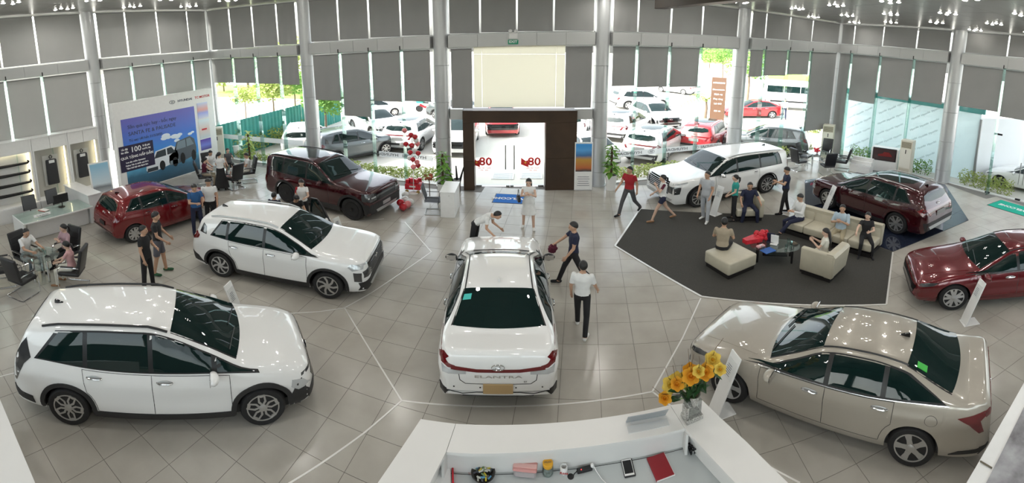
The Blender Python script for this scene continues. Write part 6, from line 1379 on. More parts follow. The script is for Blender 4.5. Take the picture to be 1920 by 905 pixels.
# ---- leaning price stands
def price_stand(px, py, rel, label, h_=1.05):
    p = G(px, py); t = thing('price_stand', label, 'sign stand', (p.x, p.y, 0), facing(p, rel), 'price stands'); R = Matrix.Rotation(radians(-16), 3, 'Y')
    o = B().box((0, 0, h_ / 2), (.025, .26, h_), bev=.004).build('slab', WHITE, t); o.rotation_euler = (0, radians(-18), 0); rb('foot', (-.14, 0, .008), (.36, .26, .016), WHITE, t, .004)
    o = B().box((.016, 0, h_ * .76), (.008, .20, .30), bev=.002).build('card_holder', mat('price_card', (.7, .71, .7), .3), t); o.rotation_euler = (0, radians(-18), 0)
    b = B(); [b.box((.0215, -.02, h_ * (.66 + .03 * i)), (.001, .12 - .02 * (i % 2), .008)) for i in range(6)]; o = b.build('printed_lines', DTXT, t, 0); o.rotation_euler = (0, radians(-18), 0)
for a_ in ((1806, 606, -60, 'white leaning price stand in front of the cherry red sedan'), (1336, 404, -40, 'white leaning price stand before the white suv'), (1544, 398, -60, 'white leaning price stand beside the dark red suv on platform'), (462, 618, 60, 'white leaning price stand half hidden behind the white people carrier'), (641, 443, 50, 'low white leaning price stand beyond the white crossover bonnet', .6), (1336, 778, -60, 'white leaning price stand behind the flower vase')): price_stand(*a_)

# ---- small white desk, mesh visitor chair, balloons, plants
dk = thing('welcome_desk', 'narrow white host desk left of the entrance', 'desk', (-3.86, 12.82, 0), .12); rb('carcass', (0, 0, .44), (.42, 1.0, .88), WHITE, dk, .006); rb('top', (0, 0, .895), (.46, 1.04, .03), WHITE, dk, .005); rb('keyhole', (.05, -.505, .78), (.02, .01, .03), STEEL, dk, .002)
p = G(812, 397); t = thing('mesh_visitor_chair', 'grey mesh cantilever chair left of host desk', 'chair', (p.x, p.y, 0), .25); MG = mat('grey_mesh', (.09, .095, .11), .7)
rb('seat', (.0, 0, .45), (.48, .46, .04), MG, t, .015); rb('backrest', (-.25, 0, .76), (.03, .44, .50), MG, t, .012, R=Matrix.Rotation(radians(-14), 3, 'Y'))
for s in (-1, 1): B().tube([(-.22, s * .25, .015), (.22, s * .25, .015), (.24, s * .25, .06), (.16, s * .25, .44), (-.22, s * .25, .46), (-.32, s * .24, 1.0)], .013, 8).build('frame_tube', STEEL, t); B().tube([(.18, s * .26, .40), (.20, s * .27, .62), (-.2, s * .27, .64)], .012, 8).build('armrest', DARKM, t)
B().tube([(-.22, -.25, .015), (-.22, .25, .015)], .013, 8).build('base_bar', STEEL, t)
LEAF = mat('leaf_green', (.10, .26, .03), .5, col2=(.20, .40, .06), nscale=9); LEAF2 = mat('leaf_pale', (.30, .42, .08), .55, col2=(.42, .50, .16), nscale=6); POTW = mat('white_pot', (.8, .8, .79), .35); STEM = mat('stem_brown', (.10, .06, .03), .8); SOIL = mat('soil', (.05, .035, .025), .9)
LEAFB = B(); _q = [(0, 0, 0), (.035, .03, .012), (.045, .075, .02), (0, .16, -.01), (-.045, .075, .02), (-.035, .03, .012), (0, .07, .0)]
for q in _q: LEAFB.pt(q)
for f_ in ((0, 1, 6), (1, 2, 6), (2, 3, 6), (3, 4, 6), (4, 5, 6), (5, 0, 6)): LEAFB.face(f_)
leafme = {m.name: LEAFB.mesh('leaf', m, 0) for m in (LEAF, LEAF2)}
def totem_plant(px, py, h_, label, pot=(.2, .5), n=54, seed=1, m=LEAF):
    p = G(px, py); t = thing('potted_plant', label, 'plant', (p.x, p.y, 0)); r, ph = pot; B().lathe([(r * .8, 0), (r, ph * .95), (r * 1.08, ph), (r * .95, ph), (r * .9, ph - .04), (0, ph - .04)], n=24).build('pot', POTW, t); B().lathe([(r * .9, ph - .035), (0, ph - .03)], n=16).build('soil', SOIL, t)
    B().cyl((0, 0, ph - .05), (0, 0, ph + h_ * .92), .045, .04, n=10).build('moss_pole', STEM, t); rd = random.Random(seed)
    for k in range(n):
        f = (k + .5) / n; a = k * 2.4 + rd.uniform(-.4, .4); o = link('leaf', leafme[m.name], t); o.location = (.05 * cos(a), .05 * sin(a), ph + .06 + f * h_ * .95); s = rd.uniform(1.5, 2.5) * (1 - .25 * f)
        o.rotation_euler = (rd.uniform(-.9, .25), 0, a - pi / 2); o.scale = (s, s, s)
totem_plant(831, 366, 1.25, 'tall leafy climbing plant in white pot left of entrance', seed=2); totem_plant(1145, 355, 1.25, 'tall leafy climbing plant in white pot right of entrance', (.2, .62), seed=3); totem_plant(470, 312, 1.45, 'climbing plant on a pole in the rear left corner', (.17, .4), 40, 4, LEAF2)
# umbrella bin
p = G(857, 358); t = thing('umbrella_bin', 'metal umbrella bin with three black umbrellas behind the host desk', 'umbrella stand', (p.x, p.y, 0)); B().lathe([(.13, 0), (.13, .5), (.12, .5), (.12, .02), (0, .02)], n=20).build('bin', STEEL, t)
for k, (x, y) in enumerate(((.25, 0), (-.05, .1), (-.32, -.05))): B().tube([(x * .15, y, .05), (x * .5, y, .5), (x, y, 1.0)], [.03, .04, .02], 8).build('umbrella', BLACK, t)
# balloons
def balloon(c, r, m, label, group): 
    t = thing('balloon', label, 'balloon', c, random.uniform(0, 6), group); B().lathe([(0, -r * 1.18), (r * .12, -r * 1.1), (r * .5, -r * .85), (r * .9, -r * .3), (r, .1 * r), (r * .85, .6 * r), (r * .5, .92 * r), (0, 1.05 * r)], n=14).build('skin', m, t, 60); B().lathe([(.012, -r * 1.25), (.008, -r * 1.17), (.02, -r * 1.12)], n=8).build('knot', m, t); return t
BR, BP, BW = mat('balloon_red', (.45, .01, .02), .15, coat=.5), mat('balloon_coral', (.75, .22, .22), .15, coat=.5), mat('balloon_white', (.75, .74, .72), .15, coat=.5); BMT = {'red': BR, 'coral': BP, 'white': BW}
base = G(776, 362); stp = thing('balloon_stand', 'thin balloon stand beside red gift cart', 'stand', (base.x, base.y, 0)); B().cyl((0, 0, 0), (0, 0, 2.3), .012, n=8).build('pole', WHITEM, stp); B().lathe([(.16, 0), (.16, .02), (.02, .04), (0, .04)], n=20).build('foot', WHITEM, stp)
plb = Vector((base.x, base.y)); dirb = Vector((-base.y, base.x)).normalized() * -1
seen = {}
for k, (px, py, cn) in enumerate(((758.5, 246, 'coral'), (770.5, 253, 'red'), (778, 255, 'red'), (754, 273, 'white'), (761, 270, 'red'), (772, 271, 'red'), (783, 271, 'coral'), (780, 263, 'white'), (769, 284, 'red'), (777, 284, 'white'), (784, 287, 'red'), (774, 297, 'red'), (768, 298, 'white'), (782, 304, 'coral'), (775, 311, 'coral'), (784, 312, 'red'))):
    A2 = plb - dirb; u_, z_ = onwall(px, py, A2, plb + dirb); q = A2 + dirb * u_; dpt = .12 * ((k % 3) - 1); q = q + Vector((-base.x, -base.y)).normalized() * dpt
    seen[cn] = seen.get(cn, 0) + 1; balloon((q.x, q.y, z_), .095, BMT[cn], '%s balloon on the balloon stand, %s %s one counted from the top' % (cn, ORD[seen[cn] - 1] if seen[cn] < 8 else 'lowest', cn), 'balloons on the stand')
for k, (px, py, cn, lab) in enumerate(((760, 366, 'white', 'white balloon at the back of the floor cluster by suv nose'), (751, 381, 'red', 'red balloon at the left of the floor cluster'), (760, 375, 'white', 'white balloon in the middle of the floor cluster'), (756, 389, 'red', 'red balloon at the front of the floor cluster'), (764, 384, 'coral', 'coral balloon near the front of the floor cluster'), (769, 380, 'white', 'white balloon at the right of the floor cluster'))):
    q = G(px, py, .14); balloon((q.x, q.y, .16), .13, BMT[cn], lab, 'balloons on the floor')
gc = G(777, 358); t = thing('gift_cart', 'red gift crate full of presents on small wheels', 'cart', (gc.x, gc.y, 0), .05); rb('crate', (0, 0, .24), (.55, .4, .22), REDC, t, .01); rb('band', (0, -.201, .26), (.22, .01, .06), WHITE, t, .002)
for s in (-1, 1): B().cyl((s * .2, -.22, .06), (s * .2, -.18, .06), .06, n=14).build('wheel', mat('brass', (.5, .36, .12), .3, .8), t)
for k in range(6): rb('gift_box', (-.2 + .08 * k, -.08 + .1 * (k % 2), .42 + .03 * (k % 3)), (.12, .14, .16), (REDC, BR, REDC, WHITE)[k % 4], t, .01, rz=k)
fp = G(806, 372); t = thing('flower_stand', 'small red flower bunch on a slim stand behind mesh chair', 'flowers', (fp.x, fp.y, 0)); B().tube([(0, 0, 0), (0, 0, .75)], .015, 6).build('stem', STEM, t); b = B(); random.seed(9)
for k in range(12): b.sph((random.uniform(-.15, .15), random.uniform(-.1, .1), .85 + random.uniform(-.1, .15)), .05, 7, 5)
b.build('blooms', mat('flower_mix', (.45, .06, .03), .6, col2=(.15, .12, .05), nscale=14), t, 0)
# handbag and red cloth carried by people
rt, J = LADY; w_ = J['el1']; t = thing('handbag', 'black handbag hanging at the hip of woman in white dress', 'handbag', (w_.x, w_.y, w_.z - .02), rt.rotation_euler.z + .3); 
dv = Vector((-sin(rt.rotation_euler.z), cos(rt.rotation_euler.z), 0)) * -.07; t.location = t.location + dv; b = B(); b.prism([(-.14, -.14), (.14, -.14), (.12, .0), (.0, .04), (-.12, .0)], -.035, .035, M=Matrix(((1, 0, 0), (0, 0, 1), (0, 1, 0)))); b.build('bag_body', LEATHER, t); B().tube([(-.11, 0, .0), (-.05, 0, .22), (.05, 0, .24), (.11, 0, 0)], .008, 6).build('strap', LEATHER, t)
rt, J = WAVER; w_ = J['hd1']; t = thing('folded_cloth', 'dark red cloth held out by the man in navy tee', 'cloth', w_, .6); b = B(); b.sph((0, 0, -.08), (.12, .07, .11), 12, 8); rd = random.Random(4); b.v = [v + Vector((rd.uniform(-.02, .02), rd.uniform(-.02, .02), rd.uniform(-.03, .02))) for v in b.v]; b.build('cloth_bundle', CL['maroon'], t)
# side door mat
mq = [G(1868, 388), G(1921, 404), G(1950, 396), G(1880, 378)]; c = sum(mq, Vector()) / 4; dv = mq[1] - mq[0]; t = thing('door_mat', 'green door mat with white lettering at the side door', 'mat', (c.x, c.y, 0), atan2(dv.y, dv.x)); rb('pile', (0, 0, .008), (1.9, .95, .012), mat('green_mat', (.0, .36, .25), .9), t, .004); rb('rim', (0, 0, .003), (1.96, 1.0, .006), BLACK, t, 0); text('WELCOME', .26, WHITEM, t, (-.1, 0, .0145), (0, 0, pi), bold=.006)
# ================================================================ CURVED RECEPTION DESK (foreground)
def Z(px, py, z): v = G(px, py, z); return (v.x, v.y)
out_ = [Z(x, y, 1.1) for x, y in ((855, 794), (900, 796), (960, 796), (1040, 792), (1120, 784), (1190, 773), (1256, 759))]
inn_ = [Z(x, y, 1.1) for x, y in ((837, 847), (890, 850), (950, 849), (1050, 842), (1150, 830), (1220, 818), (1284, 803))]
rd_ = thing('reception_desk', 'curved white reception desk in the foreground', 'desk'); DESKW = mat('desk_white', (.74, .73, .71), .35, noise=.015, nscale=3)
def slab(name, poly, z0, z1, m=DESKW, parent=rd_, sm=0): b = B(); b.prism(poly, z0, z1); return b.build(name, m, parent, sm, fix=True)
for i in range(len(out_) - 1): pass
slab('ledge', inn_ + out_[::-1], 1.06, 1.10)
lw = [Z(x, y, 1.1) for x, y in ((789, 785), (854, 794), (836, 847), (806, 905), (775, 965), (640, 1010), (708, 905))]; slab('left_wing_top', lw, 1.06, 1.10)
rw = [Z(x, y, 1.1) for x, y in ((1257, 759), (1317, 750), (1400, 828), (1478, 905), (1560, 990), (1455, 1000), (1379, 905), (1285, 804))]; slab('right_wing_top', rw, 1.06, 1.10)
def wallpanel(name, pts, z0, z1, th=.03, m=DESKW):
    b = B()
    for a, c in zip(pts, pts[1:]):
        d = Vector((c[0] - a[0], c[1] - a[1])); n = Vector((-d.y, d.x)).normalized() * th
        b.prism([(a[0], a[1]), (c[0], c[1]), (c[0] + n.x, c[1] + n.y), (a[0] + n.x, a[1] + n.y)], z0, z1)
    return b.build(name, m, rd_, 0, fix=True)
def inset(p, k, c=(0.0, 3.2)): return [(x + (c[0] - x) * k, y + (c[1] - y) * k) for x, y in p]
outer = [lw[5], lw[6], lw[0]] + out_[1:-1] + [rw[1], rw[2], rw[3], rw[4]]
wallpanel('front_panel', inset(outer, .05), 0.0, 1.06); wallpanel('plinth', inset(outer, .09), 0.0, .1, .02, BLACK)
inner = [lw[4], lw[3]] + inn_ + [rw[6], rw[5]]
wallpanel('hutch_panel', inset(inner, -.05), .76, 1.06, .02)
DT = mat('desk_glass_grey', (.50, .53, .53), .12, 0, .5); slab('work_surface', inset(inner, -.10), .72, .755, DT)
wallpanel('worktop_edge', inset(inn_, -.03), .755, .757, .006, DARKM)
for x, y in ((836, 850), (1284, 806)): v = G(x, y, 1.0); rb('divider', (v.x, v.y - .04, .91), (.03, .16, .30), DESKW, rd_, 0)
def dk(px, py, z=.757): v = G(px, py, z); return Vector((v.x, v.y, z))
# items on the work surface
t = thing('sweet_bowl', 'round dark bowl heaped with small wrapped sweets on the desk', 'bowl', dk(906, 893)); B().lathe([(.04, 0), (.06, .01), (.125, .06), (.13, .065), (.118, .062), (.05, .015), (0, .015)], n=26).build('bowl', mat('bowl_dark', (.06, .055, .05), .2, .5), t)
random.seed(21); SW = [mat('sweet_%d' % i, c, .35) for i, c in enumerate(((.6, .5, .04), (.1, .3, .5), (.04, .05, .06), (.55, .55, .5), (.15, .25, .12), (.08, .08, .1)))]
for k in range(34): a, r = random.uniform(0, 6.28), .095 * sqrt(random.random()); B().box((r * cos(a), r * sin(a), .05 + .035 * (1 - r / .1) + random.uniform(0, .015)), (.05, .018, .014), rz=random.uniform(0, 3), bev=.005).build('sweet', SW[k % 6], t)
t = thing('lunch_box', 'pink clip lid lunch box on the reception desk', 'box', dk(985, 884), .02); PK = mat('pink_plastic', (.62, .30, .28), .35); rb('tub', (0, 0, .05), (.24, .16, .10), mat('clear_plastic', (.45, .40, .40), .2), t, .02); rb('lid', (0, 0, .108), (.26, .18, .03), PK, t, .012); rb('clip_band', (0, -.03, .124), (.25, .05, .008), mat('pink_light', (.75, .45, .42), .35), t, .003); text('TVGH', .045, DTXT, t, (0, .045, .1245), ext=.001)
t = thing('candy_jar', 'clear jar with yellow lid beside the pink lunch box', 'jar', dk(1027, 886)); B().lathe([(.055, 0), (.06, .01), (.06, .10), (.05, .115), (.046, .115), (.055, .10), (.055, .01), (0, .01)], n=22).build('glass_body', TABLEG, t); B().lathe([(.054, .108), (.056, .112), (.056, .148), (.05, .153), (0, .153)], n=22).build('lid', mat('yellow_plastic', (.75, .38, .02), .4), t); B().lathe([(.05, .012), (.05, .05), (0, .06)], n=16).build('contents', mat('jar_contents', (.25, .26, .26), .6, noise=.4, nscale=40), t); text('MUOI', .03, DTXT, t, (0, 0, .1545), (0, 0, .2), ext=.0005)
t = thing('ceramic_pot', 'small white cup with red script on the reception desk', 'cup', dk(1057, 886)); B().lathe([(.03, 0), (.042, .02), (.04, .07), (.033, .085), (.036, .095), (.03, .095), (.028, .08), (.034, .02), (0, .02)], n=20).build('cup', WHITE, t); o = text('Rose', .045, mat('red_script', (.5, .03, .03), .5), t, (0, -.043, .045), (pi / 2, 0, 0), shear=.2)
t = thing('power_strip', 'black power strip with red lamp and white plug', 'power strip', dk(1096, 882), .28); rb('housing', (0, 0, .02), (.17, .055, .04), BLACK, t, .008); B().sph((-.04, -.01, .041), .006, 8, 6).build('lamp', mat('led_red', (.8, .02, .02), .4, emit=(1, .05, .05), estr=2), t); rb('plug', (.085, .0, .045), (.035, .035, .05), WHITE, t, .008); B().tube([(.10, 0, .04), (.12, -.05, .01), (.15, -.15, .006), (.2, -.25, .006), (.24, -.4, .006)], .005, 6).build('white_lead', WHITE, t); B().tube([(-.085, 0, .02), (-.12, -.02, .02), (-.15, -.05, -.0)], .006, 6).build('black_lead', BLACK, t)
o = B().lathe([(.035, 0), (.035, .004), (.028, .005), (0, .002)], dk(1070, 893), 20).build('cable_grommet', BLACK); tag(o, 'round black cable hole in the reception desk top', 'cable hole')
t = thing('tablet_phone', 'black screened white bordered tablet on the reception desk', 'tablet', dk(1178, 878), .12); rb('casing', (0, 0, .008), (.125, .21, .016), BLACK, t, .006); rb('bezel', (-.004, .004, .0175), (.108, .195, .004), WHITE, t, .002); rb('screen', (-.004, .006, .020), (.094, .155, .002), GLOSSB, t, 0)
t = thing('red_notebook', 'closed dark red notebook on the reception desk', 'notebook', dk(1238, 876), .24); rb('cover', (0, 0, .012), (.21, .29, .024), mat('book_red', (.26, .01, .018), .45), t, .004); rb('pages', (.004, -.004, .012), (.208, .29, .016), WHITEM, t, 0)
o = B(); o.tube([(.035 * cos(a), .03 * sin(a), .004) for a in np.linspace(0, 6.283, 18)[:-1]], .004, 6, closed=True); o = o.build('rubber_band', mat('band_pink', (.5, .3, .28), .6)); o.location = dk(884, 884); tag(o, 'thin pinkish rubber band left of the sweet bowl', 'rubber band')
t = thing('file_tray', 'white papers in a side tray under the left desk wing', 'papers', dk(828, 897), .3); rb('paper', (0, 0, .02), (.2, .28, .04), WHITEM, t, .003); rb('red_file', (.12, 0, .03), (.02, .26, .06), REDC, t, .003)
t = thing('cable_tangle', 'dark cables bunched under the right desk wing', 'cables', dk(1297, 845, .757)); b = B(); rd2 = random.Random(8)
for k in range(5): b.tube([(rd2.uniform(-.06, .08), rd2.uniform(-.08, .08), rd2.uniform(.01, .12)) for _ in range(6)], .008, 6)
b.build('cable', BLACK, t)
# acrylic sign holder and vase on the ledge
a, c = G(1177, 806, 1.1), G(1253, 791, 1.1); mid = (a + c) / 2; dv = c - a
t = thing('sign_holder', 'grey acrylic sign holder lying along the curved desk ledge', 'sign holder', mid, atan2(dv.y, dv.x)); W2 = dv.length; R = Matrix.Rotation(radians(28), 3, 'X'); rb('plate', (0, .06, .09), (W2, .008, .20), mat('acrylic_grey', (.33, .35, .37), .15), t, .002, R=R); rb('foot_plate', (0, .0, .004), (W2, .10, .008), mat('acrylic_clear', (.62, .63, .63), .1), t, .001)
vp = G(1297, 782, 1.1); t = thing('flower_vase', 'glass block vase with yellow and orange flowers on the desk corner', 'vase', vp, .3)
SILV = mat('silver_mosaic', (.5, .5, .48), .25, .7, noise=.6, nscale=60); VG = glassmat('vase_glass', (.9, .93, .93), .2)
rb('base_block', (0, 0, .03), (.22, .16, .06), SILV, t, .006); rb('glass_block', (0, 0, .14), (.20, .10, .26), VG, t, .01); rb('silver_side', (-.09, 0, .12), (.035, .11, .2), SILV, t, .006); B().lathe([(.05, .20), (.075, .30), (.085, .36), (.078, .36), (.0, .24)], n=18).build('silver_rim', SILV, t)
YL, OR = mat('petal_yellow', (.80, .58, .06), .5, col2=(.85, .68, .18), nscale=20), mat('petal_orange', (.80, .36, .03), .5, col2=(.85, .50, .06), nscale=20)
PET = B(); PN = 5
for i in range(PN + 1):
    f = i / PN
    for s in (-1, 0, 1): PET.pt((s * .034 * sin(pi * min(.95, f * .8 + .12)), f * .075, .045 * f * f * (1.1) + (.010 * abs(s))))
for i in range(PN):
    for s in (0, 1): PET.face((i * 3 + s, i * 3 + s + 1, i * 3 + s + 4, i * 3 + s + 3))
petme = [PET.mesh('petal', m, 60) for m in (YL, OR)]
def bloom(c, nrm, k, s, lab=None):
    fl = root('bloom', c); fl.parent = t; q = Vector(nrm).to_track_quat('Z', 'Y'); fl.rotation_euler = q.to_euler()
    for ly, (n, tilt, sc) in enumerate(((6, .15, 1.0), (5, .6, .8))):
        for i in range(n): o = link('petal', petme[k], fl); o.rotation_euler = Matrix.Rotation(2 * pi * i / n + ly * .5, 3, 'Z').to_euler(); o.rotation_euler = (Matrix.Rotation(2 * pi * i / n + ly * .5, 3, 'Z') @ Matrix.Rotation(tilt, 3, 'X')).to_euler(); o.scale = (s * sc,) * 3
    B().sph((0, 0, .02), .014, 8, 6).build('bloom_centre', OR, fl)
av = Vector((-vp.x, -vp.y)).normalized(); cn = Matrix.Rotation(.0, 3, 'Z')
flw = [(1336, 678, 0, 1.2), (1321, 690, 1, 1.25), (1297, 686, 1, 1.25), (1292, 700, 1, 1.2), (1280, 706, 0, 1.15), (1271, 700, 1, 1.0), (1258, 725, 0, 1.3), (1247, 738, 1, 1.0), (1311, 677, 0, .9), (1268, 714, 0, 1.0), (1350, 685, 0, .9)]
locs = []
for k, (px, py, cm, s) in enumerate(flw):
    dd = Vector((vp.x, vp.y)); A2 = dd - Vector((-dd.y, dd.x)).normalized(); B3_ = dd + Vector((-dd.y, dd.x)).normalized(); u_, z_ = onwall(px, py, A2, B3_); q = A2 + (B3_ - A2).normalized() * u_; q = q + av * (.10 * ((k % 3) - 1) + .06)
    l = Matrix.Rotation(-.3, 3, 'Z') @ Vector((q.x - vp.x, q.y - vp.y, z_ - 1.1)); locs.append(l); bloom(l, Matrix.Rotation(-.3, 3, 'Z') @ Vector((av.x * 1.0 + .2 * (k % 2), av.y, .9)), cm, s * 1.25)
    B().tube([(0, 0, .28), (l.x * .5, l.y * .5, lerp(.28, l.z, .6)), l], .006, 5).build('flower_stem', LEAF, t)
rd3 = random.Random(3); DKLEAF = mat('leaf_dark', (.02, .07, .02), .4)
LB2 = LEAFB.mesh('leaf', DKLEAF, 0)
for k in range(26):
    l = locs[k % len(locs)]; o = link('leaf', LB2, t); o.location = (l.x * rd3.uniform(.3, .9), l.y * rd3.uniform(.3, .9), lerp(.30, l.z, rd3.uniform(.2, .75))); o.rotation_euler = (rd3.uniform(-.5, .5), rd3.uniform(-.5, .5), rd3.uniform(0, 6)); s = rd3.uniform(.8, 1.3); o.scale = (s, s, s)
for k in range(9):
    l = locs[k % len(locs)] * 1.25; B().tube([(l.x * .3, l.y * .3, .35), (l.x * .9, l.y * .9, l.z * .95), (l.x * 1.1 + rd3.uniform(-.05, .05), l.y * 1.1, l.z + rd3.uniform(.06, .16))], [.004, .003, .002], 5).build('twig', STEM, t)
# ---- foreground counters cut by the picture edge
q = [Z(x, y, 1.05) for x, y in ((1935, 690), (1812, 905), (1760, 1000), (1990, 1040), (2080, 760))]; t = thing('display_counter', 'white framed display counter with grey cloud picture at lower right', 'counter'); b = B(); b.prism(q, 0, 1.03); b.build('carcass', WHITE, t, 0, fix=True)
b = B(); b.prism(q, 1.03, 1.05); b.build('white_border', WHITE, t, 0, fix=True)
q2 = [Z(x, y, 1.06) for x, y in ((1940, 722), (1849, 905), (1805, 990), (1980, 1020), (2050, 780))]; b = B(); b.prism(q2, 1.05, 1.06); b.build('printed_picture', mat('cloud_print', (.10, .09, .10), .25, col2=(.42, .42, .44), nscale=3.5), t, 0, fix=True)
v0, v1 = G(1838, 864, 1.062), G(1860, 877, 1.062); B().tube([v0, v1], .010, 6).build('clip', mat('clip_bronze', (.16, .14, .10), .5, .4), t)
q = [Z(x, y, 1.05) for x, y in ((-20, 700), (66, 905), (110, 1010), (-60, 1010))]; t = thing('white_counter', 'plain white counter corner at the lower left picture edge', 'counter'); b = B(); b.prism(q, 0, 1.01); b.build('carcass', WHITE, t, 0, fix=True); b = B(); b.prism(q, 1.01, 1.05); b.build('top', DESKW, t, 0, fix=True)
# ================================================================ OUTSIDE
OZ = -.15
ASPH = mat('yard_concrete', (.62, .59, .53), .85, noise=.10, nscale=.25, bump=.2, bscale=3)
b = B(); b.face([b.pt(p) for p in ((-110, -60, OZ), (110, -60, OZ), (110, 140, OZ), (-110, 140, OZ))])
structure(b.build('ground', ASPH, smooth=0), 'pale concrete yard outside the showroom')
def O(px, py, z=OZ): return G(px, py, z)
VERGE = mat('grass_verge', (.30, .40, .07), .9, noise=.3, nscale=1.5)
for q, lab in (([(400, 181), (585, 186), (585, 162), (400, 158)], 'strip of sunlit grass beyond the left road'), ([(1440, 147), (1545, 158), (1545, 142), (1440, 138)], 'lawn beyond the parked white minibus'), ([(1318, 118), (1362, 120), (1362, 100), (1318, 98)], 'lawn strip seen beside the uncovered pane')):
    b = B(); b.prism([(O(*p).x, O(*p).y) for p in q], OZ + .005, OZ + .05); structure(b.build('verge', VERGE, smooth=0, fix=True), lab)
# plinth kerb round the building
b = B(); wl = [c[0] for c in COLS[1:]] + [(14.95, 9.7)]
for a, c in zip(wl, wl[1:]):
    d = Vector((c[0] - a[0], c[1] - a[1])); n = Vector((-d.y, d.x)).normalized(); b.prism([(a[0], a[1]), (c[0], c[1]), (c[0] + n.x * .35, c[1] + n.y * .35), (a[0] + n.x * .35, a[1] + n.y * .35)], OZ, -.02)
structure(b.build('plinth_kerb', mat('kerb_stone', (.6, .59, .56), .7), smooth=0, fix=True), 'pale stone kerb along the outside of the glazing')
# ---- foliage
def foliage(b, c, r, n, s, rd, flat=.6):
    for _ in range(n):
        while True:
            v = Vector((rd.uniform(-1, 1), rd.uniform(-1, 1), rd.uniform(-1, 1)))
            if .25 < v.length < 1: break
        p = Vector((c[0] + v.x * r[0], c[1] + v.y * r[1], c[2] + v.z * r[2])); a = Vector((rd.uniform(-1, 1), rd.uniform(-1, 1), rd.uniform(-.6, .6))).normalized(); e = a.orthogonal().normalized() * rd.uniform(.5, 1) * s; a = a * s
        b.face([b.pt(p - a * .6), b.pt(p + e * .45), b.pt(p + a * .8), b.pt(p - e * .45)])
HG = mat('hedge_leaf', (.26, .34, .07), .7, col2=(.45, .48, .16), nscale=3, transl=.3); HG2 = mat('shrub_leaf', (.14, .30, .05), .7, col2=(.26, .44, .10), nscale=3, transl=.3); BARK = mat('bark', (.18, .13, .09), .9)
def hedge(ia, ib, u0, u1, h_, label, m=HG, off=-.65, seed=1):
    A, B_ = COLS[ia][0], COLS[ib][0]; rd = random.Random(seed); c = P3(A, B_, (u0 + u1) / 2, OZ, off); t = thing('hedge', label, 'hedge', c, atan2(B_[1] - A[1], B_[0] - A[0])); w_ = (u1 - u0) / 2; b = B()
    for k in range(int(w_ * 2 / .35)): x = -w_ + (k + .5) * .35; hh = h_ * rd.uniform(.75, 1.05); foliage(b, (x, rd.uniform(-.06, .06), hh * .55), (.26, .26, hh * .5), 150, .075, rd)
    b.build('foliage', m, t, 0); b = B()
    for k in range(int(w_ * 2 / .22)): x = -w_ + (k + .5) * .22; b.tube([(x, 0, 0), (x + rd.uniform(-.05, .05), rd.uniform(-.05, .05), h_ * .7)], .01, 5)
    b.build('stems', BARK, t)
hedge(1, 2, .5, 4.9, .55, 'low sunlit hedge outside the rear left window', HG, seed=1); hedge(2, 3, .4, 5.2, .62, 'low hedge outside behind the balloons', HG, seed=2); hedge(4, 5, .5, 5.5, .70, 'low hedge outside right of the entrance', HG, seed=3)
hedge(5, 6, .6, 5.6, .80, 'low hedge outside behind the rear right chairs', HG, seed=4); hedge(6, 7, 1.0, 5.6, .85, 'green shrubs outside beside the frosted annexe', HG2, seed=5)
A, B_ = COLS[7][0], (14.95, 9.7); rd = random.Random(6); c = P3(A, B_, 1.75, OZ, -.75); t = thing('hedge', 'bushy flowering shrub outside left of the side door', 'hedge', c, atan2(B_[1] - A[1], B_[0] - A[0])); b = B()
for k in range(7): foliage(b, (-1.1 + .36 * k, 0, .42), (.3, .3, .42), 190, .075, rd)
b.build('foliage', HG, t, 0)
def tree(px, py, h_, r, label, m=HG2, n=1500, s=.16, trunk=.08, seed=1, zc=.7):
    p = O(px, py); rd = random.Random(seed); t = thing('tree', label, 'tree', p); B().tube([(0, 0, 0), (.05, 0, h_ * .4), (-.03, .04, h_ * .75)], [trunk, trunk * .8, trunk * .5], 8).build('trunk', BARK, t); b = B()
    for k in range(5): a = k * 1.257; foliage(b, (r * .45 * cos(a), r * .45 * sin(a), h_ * zc + rd.uniform(-.2, .25) * r), (r * .62, r * .62, r * .6), n // 5, s, rd)
    b.build('crown', m, t, 0)
tree(462, 232, 3.2, 1.0, 'slim yellow green young tree behind the green fence', HG, 700, .16, .05, 11); tree(515, 236, 4.2, 1.5, 'bushy light green tree rising over the green fence', HG, 1500, .18, .07, 12); tree(555, 226, 4.5, 1.6, 'light green tree beside the left column over the fence', HG2, 1500, .18, .07, 13)
tree(612, 262, 3.6, 1.3, 'leafy green tree right of the left column', HG2, 1500, .16, .08, 14); tree(466, 174, 5.5, 2.4, 'pale tree on the far verge beyond the left road', HG, 1200, .3, .14, 15); tree(545, 176, 6, 3.0, 'spreading far tree on the verge near the left column', HG, 1400, .32, .16, 16); tree(420, 172, 3.5, 2.2, 'round far bush at the left end of the verge', HG, 900, .3, .1, 17)
tree(1401, 188, 4.6, 2.3, 'dark leafed street tree behind the red coupe', HG2, 1600, .22, .14, 18, .85); tree(1352, 172, 5.0, 1.7, 'far tree with sparse crown over the brown sign', HG2, 700, .22, .1, 19, .9); tree(1330, 128, 4, 2.5, 'far bush on the lawn strip', HG2, 700, .35, .1, 20)
